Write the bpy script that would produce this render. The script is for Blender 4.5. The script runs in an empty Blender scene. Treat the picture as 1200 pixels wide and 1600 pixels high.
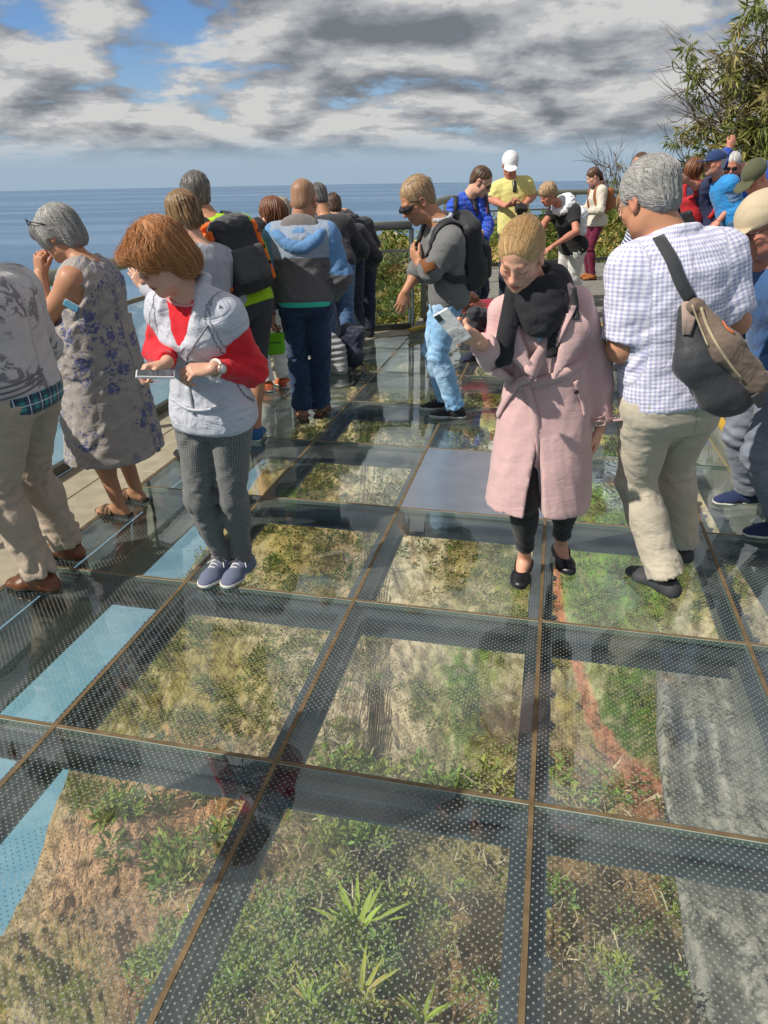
import bpy, math, random
import numpy as np
from mathutils import Vector, Matrix

random.seed(7)
RNG = np.random.default_rng(7)
SC = bpy.context.scene
COL = SC.collection
R = math.radians

# ------------------------------------------------------------------ camera
EYE = np.array([0.0, 0.0, 1.72])
F_PX, PITCH, ROLL, YAW = 1110.0, R(25.57), R(-0.93), R(-13.1)
_fw = np.array([0, math.cos(PITCH), -math.sin(PITCH)])
_rt0 = np.array([1.0, 0, 0]); _up0 = np.cross(_rt0, _fw)
CR = _rt0 * math.cos(ROLL) + _up0 * math.sin(ROLL)
CU = -_rt0 * math.sin(ROLL) + _up0 * math.cos(ROLL)
CF = _fw
cam_d = bpy.data.cameras.new('camera')
cam = bpy.data.objects.new('camera', cam_d); COL.objects.link(cam)
M = Matrix.Identity(4)
for i in range(3):
    M[i][0], M[i][1], M[i][2], M[i][3] = CR[i], CU[i], -CF[i], EYE[i]
cam.matrix_world = M
cam_d.sensor_fit = 'HORIZONTAL'; cam_d.sensor_width = 36.0; cam_d.lens = 36.0 * F_PX / 1200.0
cam_d.clip_start = 0.05; cam_d.clip_end = 200000.0
SC.camera = cam

# ------------------------------------------------------------------ sky, sun, exposure
SUN_AZ, SUN_EL = R(-112), R(42)      # azimuth measured from +Y towards +X: the sun stands to the left, a little behind
SUN_DIR = np.array([math.sin(SUN_AZ) * math.cos(SUN_EL), math.cos(SUN_AZ) * math.cos(SUN_EL), math.sin(SUN_EL)])
sun_d = bpy.data.lights.new('sun', 'SUN'); sun_d.energy = 3.25; sun_d.angle = R(0.6); sun_d.color = (1.0, 0.94, 0.84)
sun = bpy.data.objects.new('sun', sun_d); COL.objects.link(sun)
sun.rotation_euler = Vector((-SUN_DIR[0], -SUN_DIR[1], -SUN_DIR[2])).to_track_quat('-Z', 'Y').to_euler()
SC.view_settings.view_transform = 'Standard'; SC.view_settings.look = 'None'
SC.view_settings.exposure = 0.7; SC.view_settings.gamma = 1.0
SC.view_settings.use_curve_mapping = False
SC.render.engine = 'CYCLES'
SC.cycles.use_denoising = True
SC.cycles.max_bounces = 12; SC.cycles.transparent_max_bounces = 24
SC.cycles.caustics_reflective = False; SC.cycles.caustics_refractive = False
SC.cycles.sample_clamp_indirect = 6.0

# ------------------------------------------------------------------ node helper
class NT:
    def __init__(s, tree): s.t = tree; s.n = tree.nodes; s.l = tree.links
    def new(s, typ, **kw):
        n = s.n.new(typ)
        for k, v in kw.items(): setattr(n, k, v)
        return n
    def put(s, sock, v):
        if v is None: return
        if isinstance(v, bpy.types.NodeSocket): s.l.new(v, sock)
        elif hasattr(sock, 'default_value'):
            if isinstance(v, (tuple, list)) and len(v) == 3 and sock.type == 'RGBA': v = (*v, 1)
            sock.default_value = v
    def math(s, op, a, b=None, c=None, clamp=False):
        n = s.new('ShaderNodeMath', operation=op); n.use_clamp = clamp
        for i, v in enumerate((a, b, c)): s.put(n.inputs[i], v)
        return n.outputs[0]
    def vmath(s, op, a, b=None):
        n = s.new('ShaderNodeVectorMath', operation=op)
        s.put(n.inputs[0], a); s.put(n.inputs[1], b)
        return n.outputs['Value'] if op in ('LENGTH', 'DOT_PRODUCT', 'DISTANCE') else n.outputs[0]
    def mix(s, f, a, b, blend='MIX'):
        n = s.new('ShaderNodeMix', data_type='RGBA', blend_type=blend)
        s.put(n.inputs[0], f); s.put(n.inputs[6], a); s.put(n.inputs[7], b)
        return n.outputs[2]
    def noise(s, vec, scale, detail=4, rough=0.55, dist=0.0, out=0):
        n = s.new('ShaderNodeTexNoise'); s.put(n.inputs['Vector'], vec)
        n.inputs['Scale'].default_value = scale; n.inputs['Detail'].default_value = detail
        n.inputs['Roughness'].default_value = rough; n.inputs['Distortion'].default_value = dist
        return n.outputs[out]
    def voro(s, vec, scale, feature='F1', out=0, rand=1.0):
        n = s.new('ShaderNodeTexVoronoi', feature=feature); s.put(n.inputs['Vector'], vec)
        n.inputs['Scale'].default_value = scale; n.inputs['Randomness'].default_value = rand
        return n.outputs[out]
    def ramp(s, f, stops, interp='LINEAR'):
        n = s.new('ShaderNodeValToRGB'); n.color_ramp.interpolation = interp
        e = n.color_ramp.elements
        while len(e) < len(stops): e.new(0.5)
        for q, (p, c) in zip(e, stops):
            q.position = p; q.color = (c, c, c, 1) if isinstance(c, (int, float)) else (*c, 1)
        s.put(n.inputs[0], f); return n.outputs[0]
    def smooth(s, v, a, b):
        n = s.new('ShaderNodeMapRange', interpolation_type='SMOOTHSTEP')
        s.put(n.inputs[0], v); n.inputs[1].default_value = a; n.inputs[2].default_value = b
        return n.outputs[0]
    def sep(s, v):
        n = s.new('ShaderNodeSeparateXYZ'); s.put(n.inputs[0], v); return n.outputs
    def comb(s, x, y, z):
        n = s.new('ShaderNodeCombineXYZ')
        for i, v in enumerate((x, y, z)): s.put(n.inputs[i], v)
        return n.outputs[0]
    def scalev(s, v, sc):
        n = s.new('ShaderNodeMapping'); s.put(n.inputs[0], v); n.inputs['Scale'].default_value = sc; return n.outputs[0]
    def attr(s, name, out='Vector'):
        n = s.new('ShaderNodeAttribute', attribute_name=name); return n.outputs[out]
    def bump(s, h, strength, dist, normal=None):
        n = s.new('ShaderNodeBump'); n.inputs['Strength'].default_value = strength
        n.inputs['Distance'].default_value = dist; s.put(n.inputs['Height'], h); s.put(n.inputs['Normal'], normal)
        return n.outputs[0]

# ------------------------------------------------------------------ world: Nishita sky under a broken deck of stratocumulus
W = bpy.data.worlds.new('World'); SC.world = W; W.use_nodes = True
wt = NT(W.node_tree); W.node_tree.nodes.clear()
def build_world(t, OFF=(0.4, 5.2)):
    sky = t.new('ShaderNodeTexSky', sky_type='NISHITA'); sky.sun_disc = False
    sky.sun_elevation = SUN_EL; sky.sun_rotation = SUN_AZ
    sky.altitude = 580; sky.air_density = 1.0; sky.dust_density = 1.2; sky.ozone_density = 1.5
    gen = t.new('ShaderNodeTexCoord').outputs['Generated']
    x, y, z = t.sep(gen)
    zz = t.math('MAXIMUM', z, 0.0)
    inv = t.math('DIVIDE', 1.0, t.math('ADD', zz, 0.22))
    P = t.comb(t.math('MULTIPLY', x, inv), t.math('MULTIPLY', y, inv), 0.0)
    P = t.vmath('ADD', P, (OFF[0], OFF[1], 0.0))
    def field(Q):
        big = t.noise(Q, 1.05, 2, 0.5, 0.3); mid = t.noise(Q, 3.1, 12, 0.61, 0.15)
        puff = t.math('SUBTRACT', 1.0, t.voro(t.vmath('ADD', Q, t.vmath('MULTIPLY', t.noise(Q, 5.0, 3, .6, out=1), (.16, .16, 0))), 4.2, 'SMOOTH_F1'))
        return t.math('ADD', t.math('ADD', t.math('MULTIPLY', big, 0.50), t.math('MULTIPLY', mid, 0.52)), t.math('MULTIPLY', puff, 0.16)), mid
    dens, mid = field(P)
    # same field a short way towards the zenith / the sun: the difference gives the lit and the dark sides of the heaps
    d2, mid2 = field(t.vmath('ADD', t.vmath('MULTIPLY', P, (0.985, 0.972, 1)), (-0.015, 0.0, 0)))
    lit = t.math('SUBTRACT', dens, d2)
    cover = t.smooth(dens, 0.465, 0.555)
    low = t.smooth(z, 0.008, 0.05)           # clear band over the horizon
    low = t.math('MULTIPLY', low, t.smooth(t.math('ADD', z, t.math('MULTIPLY', mid, 0.09)), 0.036, 0.066))
    cover = t.math('MULTIPLY', cover, low)
    thick = t.smooth(dens, 0.56, 0.78)
    shade = t.math('ADD', t.math('MULTIPLY', lit, 5.5), t.math('SUBTRACT', 0.70, t.math('MULTIPLY', thick, 0.36)), clamp=True)
    cloud = t.ramp(shade, [(0.0, (1.1, 1.2, 1.36)), (0.35, (1.65, 1.76, 1.94)), (0.62, (2.45, 2.52, 2.64)), (0.85, (3.0, 3.05, 3.12)), (1.0, (3.8, 3.8, 3.76))])
    haze = t.smooth(z, 0.16, 0.0)
    skyc = t.mix(1.0, sky.outputs[0], (0.41, 0.55, 0.74), "MULTIPLY")
    skyc = t.mix(t.math('MULTIPLY', haze, 0.85), skyc, (2.25, 2.95, 3.7))
    col = t.mix(cover, skyc, cloud)
    bg = t.new('ShaderNodeBackground'); t.put(bg.inputs[0], col); bg.inputs[1].default_value = 0.102
    out = t.new('ShaderNodeOutputWorld'); t.l.new(bg.outputs[0], out.inputs[0])
build_world(wt)
# ------------------------------------------------------------------ picture <-> place helpers
def ray(px, py):
    return CF * F_PX + CR * (px - 600.0) + CU * (800.0 - py)
def on_z(px, py, z=0.0):
    d = ray(px, py); return EYE + d * ((z - EYE[2]) / d[2])
def at_y(px, py, y):
    d = ray(px, py); return EYE + d * (y / d[1])
GA = np.array([math.cos(YAW), math.sin(YAW), 0]); GB = np.array([-math.sin(YAW), math.cos(YAW), 0])
def gp(u, v, z=0.0):                       # deck grid coordinates -> world
    p = GA * u + GB * v; return np.array([p[0], p[1], z])
def nrm(v):
    v = np.asarray(v, float); return v / max(np.linalg.norm(v), 1e-9)

# ------------------------------------------------------------------ object helpers
def tag(o, label=None, cat=None, group=None, kind=None):
    if label: o['label'] = label
    if cat: o['category'] = cat
    if group: o['group'] = group
    if kind: o['kind'] = kind
    return o
def empty(name, loc=(0, 0, 0), label=None, cat=None, group=None, kind=None, rz=0.0):
    o = bpy.data.objects.new(name, None); COL.objects.link(o); o.location = [float(q) for q in loc]; o.rotation_euler = (0, 0, rz)
    o.empty_display_size = 0.1
    return tag(o, label, cat, group, kind)
def put_parent(o, parent):
    if parent is not None:
        o.parent = parent
        o.matrix_parent_inverse = parent.matrix_basis.inverted()
def mesh_obj(name, V, F, mats, parent=None, smooth=True, origin=None, mat_idx=None, attrs=None):
    V = np.asarray(V, np.float32).reshape(-1, 3)
    me = bpy.data.meshes.new(name)
    if origin is not None: V = V - np.asarray(origin, np.float32)
    if isinstance(F, np.ndarray):
        nf, k = F.shape
        me.vertices.add(len(V)); me.vertices.foreach_set('co', V.ravel())
        me.loops.add(nf * k); me.loops.foreach_set('vertex_index', F.astype(np.int32).ravel())
        me.polygons.add(nf); me.polygons.foreach_set('loop_start', np.arange(0, nf * k, k, dtype=np.int32))
        me.update(calc_edges=True)
    else:
        me.from_pydata([tuple(map(float, v)) for v in V], [], [tuple(int(i) for i in f) for f in F]); me.update()
    me.polygons.foreach_set('use_smooth', np.full(len(me.polygons), bool(smooth)))
    for m in (mats if isinstance(mats, (list, tuple)) else [mats]): me.materials.append(m)
    if mat_idx is not None: me.polygons.foreach_set('material_index', np.asarray(mat_idx, np.int32))
    for an, arr in (attrs or {}).items():
        if an == 'Col':
            a = me.attributes.new('Col', 'FLOAT_COLOR', 'POINT'); c = np.ones((len(V), 4), np.float32); c[:, :3] = arr
            a.data.foreach_set('color', c.ravel())
        elif np.ndim(arr) == 1:
            a = me.attributes.new(an, 'FLOAT', 'POINT'); a.data.foreach_set('value', np.asarray(arr, np.float32))
        else:
            a = me.attributes.new(an, 'FLOAT_VECTOR', 'POINT'); a.data.foreach_set('vector', np.asarray(arr, np.float32).ravel())
    o = bpy.data.objects.new(name, me); COL.objects.link(o)
    if origin is not None: o.location = [float(q) for q in origin]
    put_parent(o, parent)
    return o

class MB:
    """collects simple solids and links them as ONE mesh object"""
    def __init__(s): s.V = []; s.F = []
    def add(s, V, F):
        n = len(s.V); s.V += [tuple(map(float, v)) for v in V]; s.F += [tuple(i + n for i in f) for f in F]
    def box(s, c, size, X=(1, 0, 0), Y=(0, 1, 0), Z=(0, 0, 1), bev=0.0):
        c = np.asarray(c, float); X, Y, Z = (np.asarray(q, float) for q in (X, Y, Z)); h = np.asarray(size, float) / 2
        if bev <= 0:
            vs = [c + X * h[0] * i + Y * h[1] * j + Z * h[2] * k for k in (-1, 1) for j in (-1, 1) for i in (-1, 1)]
            s.add(vs, [(0, 2, 3, 1), (4, 5, 7, 6), (0, 1, 5, 4), (2, 6, 7, 3), (0, 4, 6, 2), (1, 3, 7, 5)])
        else:
            b = min(bev, h.min() * 0.49)
            ring = lambda x, y: [(-x, -y + b), (-x + b, -y), (x - b, -y), (x, -y + b), (x, y - b), (x - b, y), (-x + b, y), (-x, y - b)]
            vs = []
            for z, q in ((-h[2], b), (-h[2] + b, 0), (h[2] - b, 0), (h[2], b)):
                for (px, py) in ring(h[0] - q, h[1] - q): vs.append(c + X * px + Y * py + Z * z)
            fs = [tuple(range(7, -1, -1)), tuple(range(24, 32))]
            for k in range(3):
                for i in range(8): fs.append((k * 8 + i, k * 8 + (i + 1) % 8, k * 8 + 8 + (i + 1) % 8, k * 8 + 8 + i))
            s.add(vs, fs)
    def bar(s, a, b, w, d, up=(0, 0, 1), bev=0.0):
        a = np.asarray(a, float); b = np.asarray(b, float); Y = nrm(b - a); X = np.cross(Y, up)
        X = nrm(X) if np.linalg.norm(X) > 1e-6 else np.array([1.0, 0, 0]); Z = np.cross(X, Y)
        s.box((a + b) / 2, (w, np.linalg.norm(b - a), d), X, Y, Z, bev)
    def tube(s, pts, rad, n=8, cap=True, flat=1.0, up=None):
        pts = np.asarray(pts, float); m = len(pts)
        rad = np.full(m, rad) if np.isscalar(rad) else np.asarray(rad, float)
        T = np.gradient(pts, axis=0); T /= np.maximum(np.linalg.norm(T, axis=1, keepdims=True), 1e-9)
        ref = np.array([0, 0, 1.0]) if up is None else np.asarray(up, float)
        vs = []; pX = None
        for i in range(m):
            if pX is None or up is not None:
                X = np.cross(T[i], ref)
                if np.linalg.norm(X) < 1e-3: X = np.cross(T[i], [1.0, 0, 0.01])
            else: X = pX - T[i] * (pX @ T[i])
            X = nrm(X); pX = X; Yv = np.cross(T[i], X)
            for k in range(n):
                a = 2 * math.pi * k / n
                vs.append(pts[i] + rad[i] * (X * math.cos(a) + Yv * math.sin(a) * flat))
        fs = [(i * n + k, i * n + (k + 1) % n, (i + 1) * n + (k + 1) % n, (i + 1) * n + k) for i in range(m - 1) for k in range(n)]
        if cap: fs += [tuple(range(n - 1, -1, -1)), tuple((m - 1) * n + k for k in range(n))]
        s.add(vs, fs)
    def ribbon(s, pts, w, normals, th=0.003):
        """flat strap: pts along it, normals = outward direction at each point"""
        pts = np.asarray(pts, float); m = len(pts); T = np.gradient(pts, axis=0)
        normals = np.asarray(normals, float)
        if normals.ndim == 1: normals = np.tile(normals, (m, 1))
        w = np.full(m, w) if np.isscalar(w) else np.asarray(w)
        vs = []
        for i in range(m):
            t = nrm(T[i]); nn = nrm(normals[i] - t * (normals[i] @ t)); sd = np.cross(t, nn)
            for (a, b) in ((-1, 0), (1, 0), (1, 1), (-1, 1)): vs.append(pts[i] + sd * a * w[i] / 2 + nn * b * th)
        fs = [(i * 4 + k, i * 4 + (k + 1) % 4, i * 4 + 4 + (k + 1) % 4, i * 4 + 4 + k) for i in range(m - 1) for k in range(4)]
        fs += [(3, 2, 1, 0), tuple((m - 1) * 4 + k for k in range(4))]
        s.add(vs, fs)
    def prism(s, poly, z0, z1, fr=None):
        """poly in xy, extruded in z; fr = (origin, X, Y, Z)"""
        n = len(poly); P = [np.array([x, y, z]) for z in (z0, z1) for (x, y) in poly]
        if fr is not None: o, X, Y, Z = (np.asarray(q, float) for q in fr); P = [o + X * p[0] + Y * p[1] + Z * p[2] for p in P]
        s.add(P, [tuple(range(n - 1, -1, -1)), tuple(range(n, 2 * n))] + [(i, (i + 1) % n, n + (i + 1) % n, n + i) for i in range(n)])
    def build(s, name, m, parent=None, smooth=False, origin=None):
        V = np.asarray(s.V, np.float32); return mesh_obj(name, s.V, s.F, m, parent, smooth, origin, attrs={'uvw': V - V.mean(0)})

def bez(pts, n=12):
    """Catmull-Rom through the points"""
    P = np.asarray(pts, float); P = np.vstack([2 * P[0] - P[1], P, 2 * P[-1] - P[-2]]); out = []
    for i in range(1, len(P) - 2):
        for t in np.linspace(0, 1, n, endpoint=(i == len(P) - 3)):
            a, b, c, d = P[i - 1], P[i], P[i + 1], P[i + 2]
            out.append(0.5 * (2 * b + (c - a) * t + (2 * a - 5 * b + 4 * c - d) * t * t + (3 * b - a - 3 * c + d) * t ** 3))
    return np.array(out)

# ------------------------------------------------------------------ materials
def new_mat(name):
    m = bpy.data.materials.new(name); m.use_nodes = True; m.node_tree.nodes.clear()
    return m, NT(m.node_tree)
def finish(t, m, base, rough=0.6, metal=0.0, normal=None, spec=0.5, sheen=0.0, coat=0.0, sss=0.0, emis=None):
    b = t.new('ShaderNodeBsdfPrincipled'); t.put(b.inputs['Base Color'], base); t.put(b.inputs['Roughness'], rough)
    b.inputs['Metallic'].default_value = metal; b.inputs['Specular IOR Level'].default_value = spec
    b.inputs['Sheen Weight'].default_value = sheen; b.inputs['Coat Weight'].default_value = coat
    if sss > 0:
        b.inputs['Subsurface Weight'].default_value = sss; b.inputs['Subsurface Radius'].default_value = (0.012, 0.005, 0.003)
        b.inputs['Subsurface Scale'].default_value = 1.0
    t.put(b.inputs['Normal'], normal)
    o = t.new('ShaderNodeOutputMaterial'); t.l.new(b.outputs[0], o.inputs[0]); return m
def obj_co(t): return t.new('ShaderNodeTexCoord').outputs['Object']
def geo_co(t): return t.new('ShaderNodeNewGeometry').outputs['Position']
_mc = {}
def plain(name, col, rough=0.5, metal=0.0, var=0.25, scale=18.0, bump=0.15, spec=0.5, coat=0.0, bd=0.004):
    if name in _mc: return _mc[name]
    m, t = new_mat(name); co = geo_co(t)
    n = t.noise(co, scale, 6, 0.6)
    c = t.mix(t.math('MULTIPLY', t.smooth(n, 0.3, 0.7), var), col, tuple(q * 0.45 for q in col))
    f = t.noise(co, scale * 9, 3, 0.6)
    rr = t.math('ADD', rough - 0.06, t.math('MULTIPLY', f, 0.12))
    _mc[name] = finish(t, m, c, rr, metal, t.bump(f, bump, bd), spec, 0.0, coat); return m
def fabric(name, col, col2=None, pattern='plain', scale=1.0, rough=0.88, wr=0.5, sheen=0.15, col3=None, spec=0.25):
    """cloth; pattern laid out in the garment's own 'uvw' coordinates (metres along and around each limb)"""
    if name in _mc: return _mc[name]
    m, t = new_mat(name); uv = t.attr('uvw'); u, v, w = t.sep(uv); co = geo_co(t)
    n1 = t.noise(uv, 7, 5, 0.6); n2 = t.noise(uv, 90, 3, 0.6)
    fine = t.noise(t.scalev(uv, (900, 900, 900)), 1.0, 2, 0.5)
    c = t.mix(t.math('MULTIPLY', t.smooth(n1, 0.35, 0.7), 0.35), col, tuple(q * 0.72 for q in col))
    c = t.mix(t.math('MULTIPLY', n2, 0.35), c, tuple(min(1, q * 1.25) for q in col))
    hh = fine
    def tri(x, per, off=0.0):                      # 0 at the line, 1 half way between
        return t.math('PINGPONG', t.math('ADD', x, off), per / 2)
    if pattern == 'check':
        lu = t.smooth(tri(u, scale), 0.30 * scale, 0.16 * scale); lv = t.smooth(tri(v, scale), 0.30 * scale, 0.16 * scale)
        s_ = t.math('MULTIPLY', t.math('ADD', lu, lv), 0.5)
        c = t.mix(s_, c, col2)
    elif pattern == 'plaid':
        a = t.smooth(tri(u, scale), 0.20 * scale, 0.16 * scale); b = t.smooth(tri(v, scale * 1.1), 0.20 * scale, 0.16 * scale)
        c = t.mix(t.math('MULTIPLY', a, 0.8), c, col2); c = t.mix(t.math('MULTIPLY', b, 0.7), c, col3)
        d = t.smooth(tri(u, scale, scale * .5), 0.035 * scale, 0.02 * scale); e = t.smooth(tri(v, scale * 1.1, scale * .5), 0.035 * scale, 0.02 * scale)
        c = t.mix(t.math('MAXIMUM', d, e), c, (0.75, 0.8, 0.8))
    elif pattern == 'stripe':
        a = t.smooth(tri(v, scale), 0.27 * scale, 0.23 * scale); c = t.mix(a, c, col2)
    elif pattern == 'dots':
        q = t.comb(t.math('DIVIDE', u, scale), t.math('DIVIDE', v, scale), 0.0)
        d = t.voro(q, 1.0, rand=0.18); c = t.mix(t.smooth(d, 0.40, 0.30), c, col2)
    elif pattern == 'floral':
        q = t.vmath('ADD', uv, t.vmath('MULTIPLY', t.noise(uv, 28, 3, 0.6, out=1), (0.035, 0.035, 0.035)))
        d = t.voro(q, 1 / scale); blob = t.smooth(d, 0.36, 0.31)
        pet = t.smooth(t.voro(q, 4.2 / scale), 0.40, 0.34)
        zone = t.smooth(t.voro(uv, 0.62 / scale), 0.72, 0.60)
        f = t.math('MULTIPLY', t.math('MULTIPLY', t.math('MAXIMUM', blob, t.math('MULTIPLY', pet, t.smooth(d, 0.60, 0.55))), zone), t.smooth(t.noise(uv, 60, 3), 0.36, 0.5))
        st = t.math('MULTIPLY', t.smooth(t.math('ABSOLUTE', t.math('SUBTRACT', t.noise(uv, 9, 2), 0.5)), 0.012, 0.006), 0.8)
        f2 = t.math('MAXIMUM', f, t.math('MULTIPLY', st, zone))
        c = t.mix(t.math('MULTIPLY', f2, 0.9), c, t.mix(t.noise(uv, 26, 2), col2, col3 or col2))
    elif pattern == 'denim':
        wv = t.noise(t.scalev(uv, (700, 90, 200)), 1.0, 2, 0.6); fade = t.smooth(t.noise(uv, 4.2, 4, 0.6), 0.40, 0.66)
        c = t.mix(t.math('MULTIPLY', wv, 0.55), c, tuple(min(1, q * 1.7) for q in col))
        c = t.mix(t.math('MULTIPLY', fade, 0.75), c, col2 or tuple(min(1, q * 2.2) for q in col))
        crease = t.smooth(t.noise(t.scalev(uv, (12, 55, 12)), 1.0, 4, 0.6, 0.5), 0.58, 0.68)
        c = t.mix(t.math('MULTIPLY', crease, 0.4), c, tuple(min(1, q * 2.4 + 0.03) for q in col))
    elif pattern == 'heather':
        h = t.noise(t.scalev(uv, (240, 500, 240)), 1.0, 3, 0.7); c = t.mix(t.smooth(h, 0.35, 0.65), c, col2)
    elif pattern == 'print':
        q = t.noise(uv, 17, 5, 0.65, 1.2); z1 = t.smooth(t.noise(uv, 4.6, 1), 0.52, 0.57)
        c = t.mix(t.math('MULTIPLY', t.math('MULTIPLY', t.smooth(q, 0.50, 0.53), z1), 0.85), c, col2)
    elif pattern == 'quilt':
        p = tri(v, scale); hh = t.math('ADD', t.math('MULTIPLY', t.math('SQRT', t.math('DIVIDE', p, scale)), 9.0), fine)
        c = t.mix(t.smooth(p, 0.06 * scale, 0.0), c, tuple(q * 0.5 for q in col))
    elif pattern == 'lace':
        d = t.voro(uv, 1 / scale, 'DISTANCE_TO_EDGE'); c = t.mix(t.smooth(d, 0.10, 0.05), c, col2)
    wn = t.noise(uv, 16, 3, 0.5, 0.8); wn2 = t.noise(t.scalev(uv, (7, 15, 7)), 1.0, 3, 0.5, 1.2)
    nb = t.bump(t.math('ADD', wn, wn2), wr * .8, 0.012)
    nb = t.bump(hh, 0.35 if pattern != 'quilt' else 0.8, 0.0012 if pattern != 'quilt' else 0.004, nb)
    _mc[name] = finish(t, m, c, rough, 0.0, nb, spec, sheen); return m
def skin_mat():
    if 'skin' in _mc: return _mc['skin']
    m, t = new_mat('skin'); c = t.attr('Col', 'Color'); co = geo_co(t)
    n = t.noise(co, 55, 5, 0.65); n2 = t.noise(co, 420, 3, 0.6)
    c = t.mix(t.math('MULTIPLY', t.smooth(n, 0.4, 0.75), 0.30), c, (0.50, 0.14, 0.09), 'MIX')
    c = t.mix(t.math('MULTIPLY', t.smooth(t.noise(co, 140, 2), 0.62, 0.75), 0.25), c, (0.30, 0.13, 0.08))
    _mc['skin'] = finish(t, m, c, t.math('ADD', 0.42, t.math('MULTIPLY', n, 0.16)), 0.0, t.bump(n2, 0.25, 0.002), 0.4, 0.0, 0.0, 0.12); return m
def hair_mat(name, c1, c2, c3=None, rough=0.42):
    """strand colours run along the hair: 'uvw' = (around, along, tone)"""
    if name in _mc: return _mc[name]
    m, t = new_mat(name); uv = t.attr('uvw'); s = t.noise(t.scalev(uv, (46, 3.0, 10)), 1.0, 5, 0.7, 0.3); g = t.noise(t.scalev(uv, (330, 9, 40)), 1.0, 2, 0.6)
    c = t.mix(t.smooth(s, 0.34, 0.66), c1, c2)
    if c3: c = t.mix(t.math('MULTIPLY', t.smooth(t.noise(t.scalev(uv, (75, 2.2, 10)), 1.0, 3, 0.7), 0.55, 0.68), 0.8), c, c3)
    c = t.mix(t.math('MULTIPLY', g, 0.55), c, tuple(q * 0.35 for q in c1))
    _mc[name] = finish(t, m, c, rough, 0.0, t.bump(t.math('ADD', s, g), 0.5, 0.003), 0.40, 0.1); return m
# ------------------------------------------------------------------ numeric noise for terrain
def _hash(ix, iy, iz, seed):
    h = (ix.astype(np.int64) * 374761393 + iy.astype(np.int64) * 668265263 + iz.astype(np.int64) * 2147483647 + seed * 974634777) & 0xFFFFFFFF
    h = ((h ^ (h >> 13)) * 1274126177) & 0xFFFFFFFF
    return ((h ^ (h >> 16)) & 0xFFFF) / 65535.0
def vnoise(p, seed=0):
    i = np.floor(p); f = p - i; f = f * f * (3 - 2 * f); i = i.astype(np.int64); v = 0
    for a in (0, 1):
        for b in (0, 1):
            for c in (0, 1):
                w = (f[..., 0] if a else 1 - f[..., 0]) * (f[..., 1] if b else 1 - f[..., 1]) * (f[..., 2] if c else 1 - f[..., 2])
                v = v + w * _hash(i[..., 0] + a, i[..., 1] + b, i[..., 2] + c, seed)
    return v
def fbm(p, oct=5, seed=0, gain=.5, ridge=False):
    v = 0; a = 1; n = 0
    for o in range(oct):
        q = vnoise(p * 2.03 ** o + o * 17.3, seed + o)
        if ridge: q = 1 - np.abs(2 * q - 1)
        v = v + a * q; n += a; a *= gain
    return v / n

# ------------------------------------------------------------------ sea
def build_sea():
    m, t = new_mat('sea_water'); co = geo_co(t)
    d = t.vmath('LENGTH', co)
    big = t.noise(t.scalev(co, (0.00012, 0.0006, 1)), 1.0, 5, 0.55, 0.6); mid = t.noise(t.scalev(co, (0.004, 0.010, 1)), 1.0, 6, 0.6)
    c = t.mix(t.smooth(d, 700, 3200), (0.09, 0.31, 0.37), (0.065, 0.15, 0.27))
    c = t.mix(t.math('MULTIPLY', t.smooth(big, .42, .60), .6), c, (0.17, 0.25, 0.36))
    c = t.mix(t.math('MULTIPLY', t.smooth(mid, .62, .75), .25), c, (0.16, 0.30, 0.36))
    fine_ = t.noise(t.scalev(co, (0.02, 0.035, 1)), 1.0, 6, 0.65, .8); c = t.mix(t.math('MULTIPLY', t.smooth(fine_, .48, .68), .45), c, t.mix(.5, c, (0.32, 0.45, 0.50)))
    rough = t.math('ADD', .42, t.math('MULTIPLY', t.smooth(big, .4, .6), .25))
    w = t.noise(t.scalev(co, (0.03, 0.06, 1)), 1.0, 6, 0.6)
    finish(t, m, c, rough, 0, t.bump(w, .6, 3.0), .5)
    V = [(0, 0, -580)]; F = []; rs = [500, 1500, 5000, 15000, 30000, 43500]; n = 120
    for r in rs: V += [(r * math.cos(2 * math.pi * k / n), r * math.sin(2 * math.pi * k / n), -580) for k in range(n)]
    F += [(0, 1 + k, 1 + (k + 1) % n) for k in range(n)]
    for j in range(len(rs) - 1): F += [(1 + j * n + k, 1 + (j + 1) * n + k, 1 + (j + 1) * n + (k + 1) % n, 1 + j * n + (k + 1) % n) for k in range(n)]
    o = mesh_obj('sea', V, F, m, None, False); tag(o, None, None, None, 'structure')
build_sea()

# ------------------------------------------------------------------ the cliff below and beyond the deck
TAU_T = np.array([.03, .062, .10, .16, .25, .37, .50, .65, .82, 1.0, 1.2, 1.4, 1.6, 1.8, 2.1, 2.7, 4.0])
RAD_T = np.array([265, 240, 215, 180, 155, 128, 98, 68, 43, 24, 13.5, 8.2, 5.6, 4.3, 3.2, 2.2, 1.2])
def az_tau(px, py):
    d = ray(px, py); return math.degrees(math.atan2(d[0], d[1])), -d[2] / math.hypot(d[0], d[1])
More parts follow.
